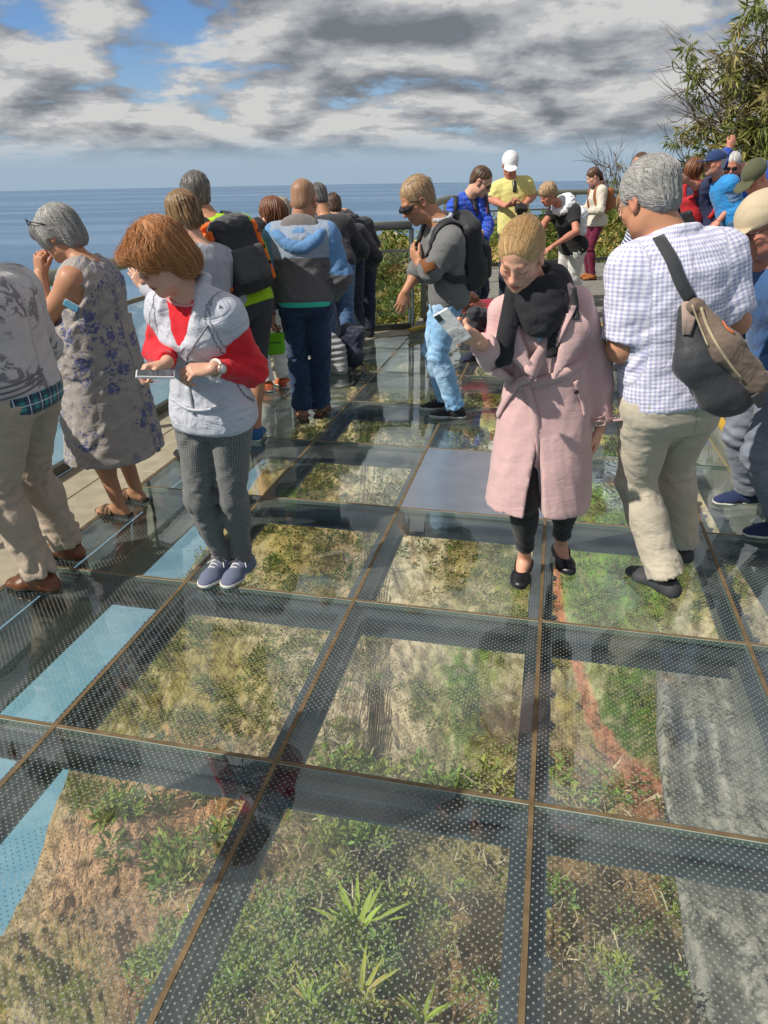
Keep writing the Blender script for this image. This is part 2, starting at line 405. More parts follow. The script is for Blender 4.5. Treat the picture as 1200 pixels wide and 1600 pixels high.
# where the land stops and the sea shows: (picture point on the coast line)
COAST = np.array([az_tau(*q) for q in ((-260, 1760), (0, 1470), (62, 1350), (108, 1200), (190, 1060), (262, 945), (325, 850), (420, 720), (500, 600), (556, 505), (566, 430), (578, 385))])
def tau_end(az):
    a = COAST[:, 0]; e = np.interp(az, a, COAST[:, 1])
    hi = np.interp(az, [a[-1], a[-1] + 1.2, 4, 7, 11, 18, 30, 70], [COAST[-1, 1], .060, .085, .072, .056, .048, .03, .02])
    return np.where(az > a[-1], hi, e)
def terrain_xyz(az, tau):
    r = np.exp(np.interp(tau, TAU_T, np.log(RAD_T))); a = np.radians(az)
    return np.stack([r * np.sin(a), r * np.cos(a), EYE[2] - tau * r], -1), r
def build_cliff():
    na, nt = 520, 520
    az = np.linspace(-62, 66, na); te = tau_end(az)
    s = np.linspace(0, 1, nt)
    hi = 3.6
    tau = np.exp(np.log(hi) + (np.log(te)[:, None] - np.log(hi)) * s[None, :])       # near -> far
    A = np.repeat(az[:, None], nt, 1)
    P, r = terrain_xyz(A, tau)
    q = np.stack([A * .11, np.log(r) * 2.6, np.zeros_like(A)], -1)                     # noise on a log-polar chart keeps detail even
    n1 = fbm(q * 1.3, 5, 3); n2 = fbm(q * np.array([6, 2.6, 1]), 5, 9, .55, True); n3 = fbm(q * np.array([20, 11, 1]), 4, 21, .6); n4 = fbm(q * np.array([60, 40, 1]), 3, 31)
    end = np.clip((1 - s) / .06, 0, 1)[None, :]
    h = r * ((n1 - .5) * .15 + (n2 - .55) * .024 + (n3 - .5) * .012 + (n4 - .5) * .004)
    h *= (.35 + .65 * end) * (1 - .45 * np.exp(-((np.log(tau) - math.log(.55)) / .45) ** 2))
    P[..., 2] += h * .75
    out = np.stack([np.sin(np.radians(A)), np.cos(np.radians(A)), np.zeros_like(A)], -1)
    P += out * (h * .30)[..., None]
    # colour zones of the ground itself (soil, rock, scrub), anchored to directions from the lookout
    rock = np.array([.30, .26, .21]); pale = np.array([.33, .305, .265]); soil = np.array([.27, .15, .10]); scrub = np.array([.085, .10, .022]); grass = np.array([.10, .20, .03]); gold = np.array([.225, .19, .085]); dark = np.array([.035, .045, .018]); pink = np.array([.38, .16, .12]); dry = np.array([.25, .17, .095])
    c = np.empty(P.shape); c[:] = rock
    def mixc(m, col): c[:] = c * (1 - np.clip(m, 0, 1)[..., None]) + col * np.clip(m, 0, 1)[..., None]
    sm = lambda v, a, b: (lambda t: t * t * (3 - 2 * t))(np.clip((v - a) / (b - a), 0, 1))
    mixc(sm(n2, .45, .68) * .8, pale); mixc(sm(n1, .45, .62) * .65, gold)
    mixc(sm(n3, .47, .58) * sm(n1, .38, .50) * .85, scrub)
    lt = np.log(tau)
    def zone(px, py, rx, ry, col, k=1.0, n=n3, lo=.36, hi_=.56):
        a0, t0 = az_tau(px, py); a1, _ = az_tau(px + rx, py); _, t1 = az_tau(px, py - ry)
        d = ((A - a0) / (a1 - a0)) ** 2 + ((lt - math.log(t0)) / (math.log(t1) - math.log(t0))) ** 2
        mixc(np.exp(-d * .8) * k * 1.4 * (.25 + .75 * sm(n, lo, hi_)), col)
    zone(270, 1090, 130, 110, scrub, 1.1); zone(330, 1040, 90, 60, gold, .6, n2, .5, .7); zone(470, 1060, 30, 70, pale, 1.1)
    zone(580, 1120, 90, 120, np.array([.33, .28, .24]), .9, n2); zone(735, 1080, 45, 90, grass * .7, 1.2); zone(660, 1100, 22, 60, dark * 1.6, .8); zone(790, 1160, 40, 70, gold, .8); zone(560, 1170, 90, 50, pale, .7, n2)
    zone(290, 1340, 110, 120, np.array([.40, .21, .125]), 1.6, n2); zone(200, 1420, 110, 150, np.array([.33, .22, .17]), 1.1, n2); zone(240, 1540, 60, 70, np.array([.22, .07, .05]), .7); zone(110, 1540, 60, 80, scrub * 1.4, .8); zone(120, 1240, 30, 40, scrub, 1.0)
    zone(520, 1480, 190, 170, scrub * .8, 1.2); zone(610, 1400, 70, 80, dark, .9); zone(720, 1370, 50, 60, np.array([.22, .21, .045]), 1.2); zone(740, 1510, 60, 110, dry * 1.15, 1.2, n2); zone(940, 1430, 90, 130, dry * 1.1, 1.6, n2); zone(980, 1540, 70, 60, pale * .9, .9, n2)
    zone(890, 1080, 25, 60, gold, .9); zone(930, 1200, 70, 50, dry * 1.2, .9, n2); zone(985, 1110, 50, 80, grass * .55, 1.25); zone(960, 900, 75, 90, grass, 1.5, n4); zone(950, 730, 70, 90, grass * 1.1, 1.5, n4); zone(970, 930, 30, 40, np.array([.04, .10, .06]), .8)
    zone(490, 860, 80, 60, gold, 1.0, n2); zone(545, 870, 45, 60, np.array([.24, .19, .13]), 1.0, n2); zone(650, 880, 60, 70, pale, 1.1, n2); zone(800, 900, 40, 80, scrub * 1.5, 1.0); zone(720, 890, 40, 60, gold, .7)
    zone(500, 745, 40, 40, gold, 1.1); zone(600, 755, 60, 40, pale * 1.1, 1.1, n2); zone(430, 745, 50, 40, gold * .9, 1.1); zone(340, 850, 24, 30, gold, 1.0)
    # red soil path: a strip between picture points, on the ground where those sight lines meet it
    pth = np.array([az_tau(*p_) for p_ in ((868, 870), (872, 960), (905, 1040), (925, 1110), (965, 1180), (1000, 1225), (1015, 1290))])
    wd = np.array([.35, .5, .55, .8, 1.3, 1.8, 2.0])
    ip = np.interp(-lt, -np.log(pth[::1, 1]), pth[:, 0]) if pth[0, 1] > pth[-1, 1] else np.interp(lt, np.log(pth[:, 1]), pth[:, 0])
    iw = np.interp(lt, np.log(pth[:, 1]), wd)
    on = sm(iw * (1.05 + .5 * (n3 - .5)) - np.abs(A - ip + (n1 - .5) * .6), -.10, .22) * sm(tau, pth[0, 1] * .97, pth[0, 1]) * sm(-tau, -pth[-1, 1] * 1.04, -pth[-1, 1])
    mixc(on * .95, pink * (.75 + .5 * n4[..., None]))
    # hill past the railing: bright scrub
    far = sm(-tau, -.40, -.27) * (A > -3)
    mixc(far * sm(n3, .40, .54), np.array([.12, .145, .03])); mixc(far * sm(n1, .50, .62) * .7, np.array([.36, .27, .14]))
    c *= (1.48 + 1.3 * (n4[..., None] - .3)) * np.array([1.10, 1.0, .76]); np.clip(c, 0, .66, out=c)
    V = P.reshape(-1, 3); cc = c.reshape(-1, 3)
    idx = np.arange(na * nt).reshape(na, nt)
    F = np.stack([idx[:-1, :-1], idx[:-1, 1:], idx[1:, 1:], idx[1:, :-1]], -1).reshape(-1, 4)
    # the far side falls to the sea
    last = P[:, -1]; k = 24; extra = []
    for j in range(1, k + 1):
        f = j / k; e = last + out[:, -1] * (r[:, -1] * .02 + 190 * f)[:, None]; e = e.copy(); e[:, 2] = last[:, 2] * (1 - f) - 600 * f - 40 * math.sin(f * 3.14)
        extra.append(e)
    E = np.array(extra).transpose(1, 0, 2); base = len(V)
    V = np.concatenate([V, E.reshape(-1, 3)]); cc = np.concatenate([cc, np.tile(rock * .8, (na * k, 1))])
    ie = base + np.arange(na * k).reshape(na, k); ie = np.concatenate([idx[:, -1:], ie], 1)
    F = np.concatenate([F, np.stack([ie[:-1, :-1], ie[:-1, 1:], ie[1:, 1:], ie[1:, :-1]], -1).reshape(-1, 4)])
    m, t = new_mat('cliff_ground'); co = geo_co(t); col = t.attr('Col', 'Color')
    dl = t.vmath('LENGTH', co); qv = t.vmath('DIVIDE', co, t.comb(*(t.math('POWER', dl, .8),) * 3))
    n = t.noise(qv, 26, 8, .68, .5); nn = t.noise(qv, 90, 5, .65)
    col = t.mix(t.smooth(n, .42, .66), col, t.mix(1.0, col, (.44, .41, .36), 'MULTIPLY'))
    col = t.mix(t.math('MULTIPLY', t.smooth(nn, .55, .70), .6), col, t.mix(1.0, col, (1.45, 1.42, 1.38), 'MULTIPLY'))
    finish(t, m, col, .92, 0, t.bump(t.math('ADD', n, nn), 1.0, .24), .15)
    o = mesh_obj('cliff', V, F[:, ::-1].copy(), m, None, True, attrs={'Col': cc}); tag(o, None, None, None, 'structure')
    return P, A, tau, r, n1, np.where(on > .15, 0.0, np.where((tau > .30) & (c[..., 1] / 1.0 < c[..., 0] / 1.10 * 1.02), n3 * np.where(tau > .95, .80, .90), n3))
CL = build_cliff()

def leaf_mat(name='leaf'):
    if name in _mc: return _mc[name]
    m, t = new_mat(name); c = t.attr('Col', 'Color'); n = t.noise(geo_co(t), 9, 3)
    c = t.mix(t.math('MULTIPLY', n, .4), c, t.mix(1.0, c, (.5, .55, .5), 'MULTIPLY'))
    d = t.new('ShaderNodeBsdfPrincipled'); t.put(d.inputs['Base Color'], c); d.inputs['Roughness'].default_value = .55; d.inputs['Specular IOR Level'].default_value = .3
    tr = t.new('ShaderNodeBsdfTranslucent'); t.put(tr.inputs[0], c)
    mx = t.new('ShaderNodeMixShader'); mx.inputs[0].default_value = .28; t.l.new(d.outputs[0], mx.inputs[1]); t.l.new(tr.outputs[0], mx.inputs[2])
    o = t.new('ShaderNodeOutputMaterial'); t.l.new(mx.outputs[0], o.inputs[0]); _mc[name] = m; return m
def leaf_cloud(cen, rad, n, size, cols, rng, aspect=.42, droop=.0, shell=.55, squash=.8):
    """n leaf-shaped quads through each clump; returns V, F, colours"""
    cen = np.asarray(cen, float); m = len(cen); rad = np.broadcast_to(rad, (m,)); size = np.broadcast_to(size, (m,))
    ci = np.repeat(np.arange(m), n); N = len(ci)
    d = rng.normal(size=(N, 3)); d /= np.linalg.norm(d, axis=1, keepdims=True)
    rr = rad[ci] * (shell + (1 - shell) * rng.random(N)) * (.75 + .5 * rng.random(N))
    p = cen[ci] + d * rr[:, None] * np.array([1, 1, squash])
    ax = d + rng.normal(size=(N, 3)) * .8 + np.array([0, 0, -droop]); ax /= np.linalg.norm(ax, axis=1, keepdims=True)
    sd = np.cross(ax, rng.normal(size=(N, 3))); sd /= np.linalg.norm(sd, axis=1, keepdims=True)
    L = (size[ci] * (.6 + .8 * rng.random(N)))[:, None]; nn = np.cross(ax, sd)
    V = np.stack([p, p + ax * L * .45 + sd * L * aspect * .5 + nn * L * .06, p + ax * L, p + ax * L * .45 - sd * L * aspect * .5 + nn * L * .06], 1).reshape(-1, 3)
    F = np.arange(N * 4).reshape(N, 4)
    cols = np.asarray(cols, float); c = cols[rng.integers(0, len(cols), m)][ci] * (.65 + .7 * rng.random(N))[:, None]
    return V, F, np.repeat(c, 4, 0)

def scatter_scrub():
    P, A, tau, r, n1, n3 = CL; rng = np.random.default_rng(4)
    greens = [(.13, .17, .03), (.19, .21, .045), (.09, .13, .025), (.26, .24, .06), (.14, .23, .04), (.30, .25, .08)]
    # bushes over the far hill, the slopes under the deck and the near bank
    pick = []
    for lo, hi, n, f in ((.02, .40, 3600, lambda a: (a > -2.5) & (a < 45)), (.30, 1.0, 3800, lambda a: (a > -32) & (a < 32)), (1.0, 2.3, 420, lambda a: (a > -30) & (a < 36))):
        ok = np.argwhere((tau > lo) & (tau < hi) & f(A) & (n3 > (.47 if lo > .9 else .46 if lo > .2 else .42)) & ((n1 > .44) | (tau < .4)))
        pick.append(ok[rng.integers(0, len(ok), n)])
    V, F, C = [], [], []; nv = 0
    greens2 = [(.22, .30, .05), (.30, .34, .07), (.16, .22, .04), (.36, .36, .10), (.20, .32, .07)]
    for ok, nl, sc, ls in zip(pick, (26, 22, 62), (.010, .0105, .030), (.0075, .0062, .017)):
        c = P[ok[:, 0], ok[:, 1]]; rr = r[ok[:, 0], ok[:, 1]]; sz = rr * sc * (.5 + 1.0 * rng.random(len(ok)))
        v, f, cc = leaf_cloud(c + np.array([0, 0, 1]) * (sz * .35)[:, None], sz, nl, rr * ls, greens2 if nl > 60 else greens, rng)
        V.append(v); F.append(f + nv); C.append(cc); nv += len(v)
    o = mesh_obj('scrub', np.concatenate(V), np.concatenate(F), leaf_mat(), None, False, attrs={'Col': np.concatenate(C)})
    tag(o, None, None, None, 'stuff')
    # dry grass on the near bank: thin blades
    ok = np.argwhere((tau > .95) & (tau < 2.4) & (A > -26) & (A < 36)); ok = ok[n3[ok[:, 0], ok[:, 1]] < .58]; ok = ok[rng.integers(0, len(ok), 7500)]
    p = P[ok[:, 0], ok[:, 1]]; rr = r[ok[:, 0], ok[:, 1]]; n = len(p)
    d = rng.normal(size=(n, 3)) * np.array([1, 1, .5]) + np.array([0, 0, .7]); d /= np.linalg.norm(d, axis=1, keepdims=True)
    sd = np.cross(d, rng.normal(size=(n, 3))); sd /= np.linalg.norm(sd, axis=1, keepdims=True); L = (rr * .035 * (.5 + rng.random(n)))[:, None]
    b = d * L * .55 + rng.normal(size=(n, 3)) * L * .10
    V = np.stack([p - sd * L * .035, p + sd * L * .035, p + b + sd * L * .03, p + d * L + np.array([0, 0, -1]) * L * .25, p + b - sd * L * .03], 1).reshape(-1, 3)
    F = np.arange(n * 5).reshape(n, 5)
    cc = np.array([(.55, .44, .27), (.44, .32, .18), (.27, .29, .08), (.62, .54, .36), (.20, .26, .06)])[rng.integers(0, 5, n)] * (.7 + .6 * rng.random(n))[:, None]
    o = mesh_obj('dry_grass', V, F, leaf_mat(), None, False, attrs={'Col': np.repeat(cc, 5, 0)}); tag(o, None, None, None, 'stuff')
scatter_scrub()

def ground_at(px, py):
    P, A, tau, r, n1, n3 = CL; a, t = az_tau(px, py)
    i = np.argmin(np.abs(A[:, 0] - a)); j = np.argmin(np.abs(tau[i] - t)); return P[i, j], r[i, j]
def spiky(px, py, size, n, label, seed, col=(.20, .26, .035), group='spiky rosette plants below the glass'):
    p, r = ground_at(px, py); rng = np.random.default_rng(seed)
    root = empty('rosette_plant', p, label, 'plant', group)
    mats = [leaf_mat()]
    me = {}
    for i in range(n):
        az = i * 2.399 + rng.uniform(-.3, .3); el = rng.uniform(.15, 1.25); L = size * rng.uniform(.7, 1.15)
        d = np.array([math.cos(az) * math.cos(el), math.sin(az) * math.cos(el), math.sin(el)]); sd = nrm(np.cross(d, UPV)); V = []; F = []
        for k, f in enumerate((0, .3, .6, .85, 1.0)):
            q = p + d * L * f + UPV * (-.38 * L * f * f + .05); w = size * .055 * (1 - f ** 2.2) * (.6 + f if f < .4 else 1.0)
            V += [q - sd * w, q + UPV * -w * .35, q + sd * w]
            if k: b = k * 3; F += [(b - 3, b - 2, b + 1, b), (b - 2, b - 1, b + 2, b + 1)]
        c0 = np.array(col) * rng.uniform(.7, 1.35) if rng.random() > .12 else np.array((.45, .36, .10))
        o = mesh_obj('leaf', V, F, mats, root, True, p, attrs={'Col': np.tile(c0, (len(V), 1))})
        o.location = (0, 0, 0); o.matrix_parent_inverse = Matrix.Identity(4)
UPV = np.array([0, 0, 1.0])
spiky(556, 1465, .98, 40, 'biggest and brightest green spiky rosette plant seen through the lowest middle pane', 1, (.34, .44, .06))
spiky(562, 1565, .62, 24, 'yellow-green spiky rosette plant just below the biggest rosette', 2, (.42, .44, .06))
spiky(660, 1600, .50, 18, 'spiky green rosette plant at the bottom edge beside the steel joint', 3, (.30, .38, .06))
spiky(600, 1330, .46, 20, 'dark green spiky rosette plant highest of those under the lowest middle pane', 4, (.17, .25, .05))
spiky(480, 1585, .46, 18, 'small spiky rosette plant left of the yellow-green one under the glass', 5, (.24, .33, .05))
def bush(px, py, rad, label, cols, seed, n=14, nl=42, leaf=.055, aspect=.42):
    p, r_ = ground_at(px, py); rng = np.random.default_rng(seed); root = empty('shrub', p, label, 'shrub', None)
    cen = p + np.array([0, 0, rad * .35]) + rng.normal(size=(n, 3)) * rad * np.array([.5, .5, .25])
    V, F, C = leaf_cloud(cen, rad * .42, nl, leaf, cols, rng, aspect)
    o = child_of(mesh_obj('foliage', V, F, leaf_mat(), None, False, p, attrs={'Col': C}), root); o['kind'] = 'stuff'
    mb = MB()
    for c in cen[::2]: mb.tube(bez([p - UPV * .1, (p + c) / 2 + rng.normal(size=3) * rad * .1, c], 3), .010, 5)
    o = child_of(mb.build('stems', plain('twig', (.24, .17, .11), .9), None, True, p), root); o['kind'] = 'stuff'
def child_of(o, parent): o.parent = parent; o.matrix_parent_inverse = Matrix.Identity(4); o.location = (0, 0, 0); return o
for a_ in ((430, 1500, .60, 'grey green leafy shrub at the left of the rosettes under the lowest middle pane', [(.20, .29, .10), (.16, .24, .06), (.28, .34, .15)], 21), (505, 1385, .50, 'fresh green leafy shrub near the top of the lowest middle pane', [(.20, .32, .06), (.14, .24, .04), (.26, .38, .09)], 22),
           (655, 1420, .48, 'dark green shrub right beside the biggest rosette plant', [(.08, .13, .025), (.12, .17, .035), (.18, .22, .06)], 23), (722, 1365, .42, 'rounded yellow-green cushion bush by the right joint of the lowest middle pane', [(.38, .36, .07), (.32, .31, .06), (.44, .40, .12)], 24, 16, 70, .035),
           (945, 1420, .55, 'dry brown brushwood under the lowest right pane', [(.40, .28, .17), (.50, .37, .23), (.30, .20, .12)], 25, 16, 60, .10, .06), (110, 1545, .50, 'low green shrub near the lower left corner under the glass', [(.22, .28, .08), (.30, .33, .12), (.15, .21, .05)], 26),
           (742, 1075, 1.7, 'tall bright green shrub standing on the rock under the middle pane', [(.17, .29, .05), (.12, .22, .035), (.24, .36, .09)], 27, 22, 46, .16), (150, 1245, .8, 'green scrub clump at the cliff edge above the sea under the left pane', [(.17, .21, .05), (.24, .27, .08)], 28, 14, 46, .10)): bush(*a_)

# grey streaked rock face close under the right of the deck
def rock_face():
    L = [(1030, 985, 18.0), (1038, 1100, 14.0), (1040, 1200, 11.6), (1050, 1290, 9.8), (1062, 1370, 8.2), (1078, 1470, 7.0), (1100, 1600, 5.8), (1135, 1780, 4.4)]
    pts = np.array([at_y(*q) for q in L]); pts = bez(pts, 18); n = len(pts); m = 90
    dirr = np.array([.86, -.38, .10]); V = np.zeros((n, m, 3))
    for j in range(m):
        f = j / (m - 1); V[:, j] = pts + dirr * (f * 7.0) + np.array([0, .45, .5]) * math.sin(min(f * 9, 1.57)) * -.25
    x = np.linspace(0, 5, m)[None, :].repeat(n, 0); y = np.linspace(0, 1, n)[:, None].repeat(m, 1)
    q = np.stack([x * 2.6 + 0.4 * fbm(np.stack([x, y * 6, x * 0], -1), 3, 5), y * 4.2, x * 0], -1)
    h = fbm(q, 6, 41, .55, True); h2 = fbm(q * np.array([5, 1.6, 1]), 4, 44)
    V += (np.array([-.45, -.75, .45]) * ((h - .5) * 1.1 + (h2 - .5) * .35)[..., None])
    col = np.array([.15, .15, .135]) * (1 - (h2[..., None] > .55) * .35) + np.array([.25, .235, .19]) * np.clip((h[..., None] - .52) * 3.5, 0, 1)
    idx = np.arange(n * m).reshape(n, m); F = np.stack([idx[:-1, :-1], idx[:-1, 1:], idx[1:, 1:], idx[1:, :-1]], -1).reshape(-1, 4)
    # back skirt gives it body
    back = V[:, 0] + np.array([.5, 1.6, -.6]); Vb = np.concatenate([V.reshape(-1, 3), back]); ib = n * m + np.arange(n)
    F = np.concatenate([F, np.stack([idx[:-1, 0], idx[1:, 0], ib[1:], ib[:-1]], -1)])
    mt, t = new_mat('grey_rock'); co = geo_co(t); nn = t.noise(t.scalev(co, (3.2, 2.4, .45)), 1.0, 9, .72, 1.6)
    c = t.mix(t.smooth(nn, .4, .65), t.attr('Col', 'Color'), (.075, .08, .075)); finish(t, mt, c, .85, 0, t.bump(nn, .9, .06), .3)
    o = mesh_obj('rock_face', Vb, F, mt, None, True, attrs={'Col': np.concatenate([col.reshape(-1, 3), np.tile((.2, .2, .18), (n, 1))])}); tag(o, None, None, None, 'structure')
rock_face()

# ------------------------------------------------------------------ the glass deck
ULN = [-2.375 + .8143 * k for k in range(7)]; VLN = [1.604 + .985 * k for k in range(-2, 8)]
def glass_mat(name, tint, f0, dots=False, dirt=.5, rough=0.0):
    m, t = new_mat(name); lw = t.new('ShaderNodeLayerWeight'); lw.inputs[0].default_value = .5
    fc = lw.outputs['Facing']; fr = t.math('ADD', f0, t.math('MULTIPLY', t.math('POWER', fc, 3.8), 1 - f0))
    co = geo_co(t); n = t.noise(co, 2.2, 6, .65); n2 = t.noise(t.scalev(co, (30, 4, 4)), 1.0, 5, .7, .6)
    tr = t.new('ShaderNodeBsdfTransparent'); t.put(tr.inputs[0], tint)
    gl = t.new('ShaderNodeBsdfGlossy'); t.put(gl.inputs[0], (.95, 1, .98)); t.put(gl.inputs['Roughness'], t.math('ADD', rough, t.math('MULTIPLY', t.smooth(n, .45, .7), .05)))
    df = t.new('ShaderNodeBsdfDiffuse'); t.put(df.inputs[0], (.30, .32, .29))
    wob = t.bump(t.noise(co, 3.0, 2), .06, .03)
    t.put(gl.inputs['Normal'], wob)
    mx = t.new('ShaderNodeMixShader'); t.put(mx.inputs[0], fr); t.l.new(tr.outputs[0], mx.inputs[1]); t.l.new(gl.outputs[0], mx.inputs[2])
    dust = t.math('MULTIPLY', t.math('ADD', t.smooth(n, .40, .75), t.math('MULTIPLY', t.smooth(n2, .62, .72), .6)), dirt * .12)
    mask = dust; dcol = (.40, .44, .38)
    if dots:
        x, y, z = t.sep(co); cs, sn = math.cos(YAW + R(45)), math.sin(YAW + R(45)); per = .0165
        a = t.math('PINGPONG', t.math('ADD', t.math('MULTIPLY', x, cs / per), t.math('ADD', t.math('MULTIPLY', y, sn / per), 400)), .5)
        b = t.math('PINGPONG', t.math('ADD', t.math('MULTIPLY', x, -sn / per), t.math('ADD', t.math('MULTIPLY', y, cs / per), 400)), .5)
        d = t.math('SQRT', t.math('ADD', t.math('MULTIPLY', a, a), t.math('MULTIPLY', b, b)))
        mask = t.math('MAXIMUM', dust, t.math('MULTIPLY', t.smooth(d, .195, .150), .65))
    m2 = t.new('ShaderNodeMixShader'); t.put(m2.inputs[0], mask); t.l.new(mx.outputs[0], m2.inputs[1]); t.l.new(df.outputs[0], m2.inputs[2])
    o = t.new('ShaderNodeOutputMaterial'); t.l.new(m2.outputs[0], o.inputs[0]); return m
GM_TOP = glass_mat('walk_glass_top', (.975, .992, .982), .09, True, 1.7); GM_BOT = glass_mat('walk_glass_under', (.965, .99, .975), .03, False, .0)
GM_EDGE = plain('glass_edge', (.10, .15, .12), .35, 0, .2)
STEEL = plain('deck_steel', (.065, .082, .10), .55, .25, .55, 6, .3); FLANGE = plain('sunlit_flange', (.20, .21, .185), .7, .1, .6, 7, .4); JOINT = plain('joint_brass', (.24, .165, .085), .6, .35, .7, 14, .4)  # lower flanges paler than the steel: sunlight on them painted into the colour
SEAL = plain('joint_seal', (.36, .40, .34), .5, 0, .5, 9)
# outline of the glazed area on the right / far side, from where the yellow edged step runs
STEP = [on_z(*q, .085)[:2] for q in ((640, 516), (664, 509), (748, 492), (850, 486), (940, 508), (985, 552), (1112, 640), (1190, 745), (1330, 900), (1560, 1300))]
def in_glass(p):                                   # left of / in front of the step line
    for a, b in zip(STEP[:-1], STEP[1:]):
        pass
    poly = [gp(-2.38, -1.4)[:2], gp(3.3, -1.4)[:2]] + STEP[::-1] + [gp(-2.38, 8.5)[:2]]
    x, y = p[0], p[1]; ins = False
    for i in range(len(poly)):
        (x1, y1), (x2, y2) = poly[i], poly[i - 1]
        if (y1 > y) != (y2 > y) and x < (x2 - x1) * (y - y1) / (y2 - y1) + x1: ins = not ins
    return ins
deck = empty('glass_deck', gp(0, 4), None, None, None, 'structure')
def build_deck():
    g = .0088; zt, zb = 0.0, -.022
    for i in range(len(ULN) - 1):
        for j in range(len(VLN) - 1):
            u0, u1, v0, v1 = ULN[i] + g, ULN[i + 1] - g, VLN[j] + g, VLN[j + 1] - g
            if not any(in_glass(gp(a, b)) for a in (u0, u1) for b in (v0, v1)): continue
            V = [gp(a, b, z) for z in (zb, zt) for (a, b) in ((u0, v0), (u1, v0), (u1, v1), (u0, v1))]
            F = [(3, 2, 1, 0), (4, 5, 6, 7), (0, 1, 5, 4), (1, 2, 6, 5), (2, 3, 7, 6), (3, 0, 4, 7)]
            if i == 2 and abs(j - 4) < .1:
                o = mesh_obj('metal_panel', V, F, PANEL, deck, False); continue
            mesh_obj('glass_pane', V, F, [GM_TOP, GM_BOT, GM_EDGE], deck, False, mat_idx=[1, 0, 2, 2, 2, 2])
    for i, u in enumerate(ULN):
        vend = VLN[-1] if u < -1.0 else 8.4
        mb = MB(); mb.bar(gp(u, VLN[0], -.009), gp(u, vend, -.009), .0155, .022); mb.build('joint_strip', JOINT, deck)
        for z, w, h in ((-.046, .105, .013), (-.082, .016, .060), (-.119, .100, .014)):
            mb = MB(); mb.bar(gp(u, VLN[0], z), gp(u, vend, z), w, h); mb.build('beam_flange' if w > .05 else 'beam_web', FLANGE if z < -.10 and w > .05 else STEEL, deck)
    for j, v in enumerate(VLN):
        uend = ULN[-1]
        for q, (a, b) in enumerate(zip(ULN[:-1], ULN[1:])):
            if not in_glass(gp((a + b) / 2, v - .1)): continue
            mb = MB(); mb.bar(gp(a + .008, v + .0015, -.0095), gp(b - .008, v + .0015, -.0095), .0125, .022); mb.build('joint_strip', JOINT, deck)
            mb = MB(); mb.bar(gp(a + .008, v - .0068, -.010), gp(b - .008, v - .0068, -.010), .0038, .020); mb.build('joint_seal', SEAL, deck)
            for z, w, h in ((-.048, .10, .012), (-.095, .014, .080), (-.142, .095, .013)):
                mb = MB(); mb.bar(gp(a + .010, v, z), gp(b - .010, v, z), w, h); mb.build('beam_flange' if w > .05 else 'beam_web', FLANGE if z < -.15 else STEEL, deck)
    # wide box girder under the outer column
    mb = MB(); mb.box(gp(-2.32, 3.5, -.31), (.20, 11, .20), GA, GB); mb.build('box_girder', plain('girder', (.10, .115, .10), .6, .1, .6, 3, .3), deck)
    # bolts along the beams near the camera
    mb = MB()
    for u in ULN[1:5]:
        for k in range(26):
            c = gp(u + .055, .3 + k * .17, -.046); mb.prism([(.016 * math.cos(a), .016 * math.sin(a)) for a in np.arange(6) * math.pi / 3], 0, .012, (c, (1, 0, 0), (0, 1, 0), (0, 0, 1)))
    o = mb.build('beam_bolts', STEEL, deck); o['kind'] = 'stuff'
PANEL = plain('sheet_metal', (.52, .54, .60), .30, .8, .25, 5, .1)
build_deck()

# ------------------------------------------------------------------ pale ledge outside the glass, railings, raised platform
STONE = plain('ledge_stone', (.50, .42, .31), .8, 0, .45, 7, .4); RAIL = plain('rail_steel', (.30, .305, .235), .38, .65, .35, 10, .2); RAILD = plain('rail_dark', (.10, .105, .10), .45, .5, .3)
ledge = empty('stone_ledge', gp(-2.7, 3), None, None, None, 'structure')
RUN = [gp(-2.97, -1.5), gp(-2.97, 6.55), gp(-2.16, 8.27), gp(-1.62, 8.56)]
def build_ledge():
    v = -1.0; k = 0; rng = random.Random(3)
    while v < 6.4:
        L = .96
        for (a, b) in ((-2.975, -2.70), (-2.694, -2.39)):
            mb = MB(); mb.box(gp((a + b) / 2, v + L / 2, -.05 + rng.uniform(-.002, .002)), (b - a, L - .006, .10), GA, GB, bev=.004); mb.build('stone_slab', STONE, ledge)
        v += L; k += 1
    for (a, b) in (((-2.975, 6.30), (-2.16, 8.30)), ((-2.16, 8.30), (-1.50, 8.62))):
        p, q = gp(*a), gp(*b); inn = gp(.95, .35) * .0 + nrm(np.array([q[1] - p[1], -(q[0] - p[0]), 0]))
        n = 3; 
        for i in range(n):
            A_, B_ = p + (q - p) * i / n, p + (q - p) * (i + .985) / n
            mb = MB(); mb.prism([tuple((A_ - inn * .06)[:2]), tuple((B_ - inn * .06)[:2]), tuple((B_ + inn * .34)[:2]), tuple((A_ + inn * .34)[:2])][::-1], -.09, .006 + .002 * i); mb.build('stone_slab', STONE, ledge)
build_ledge()
RGLASS = glass_mat('rail_glass', (.94, .97, .955), .05, False, .9)
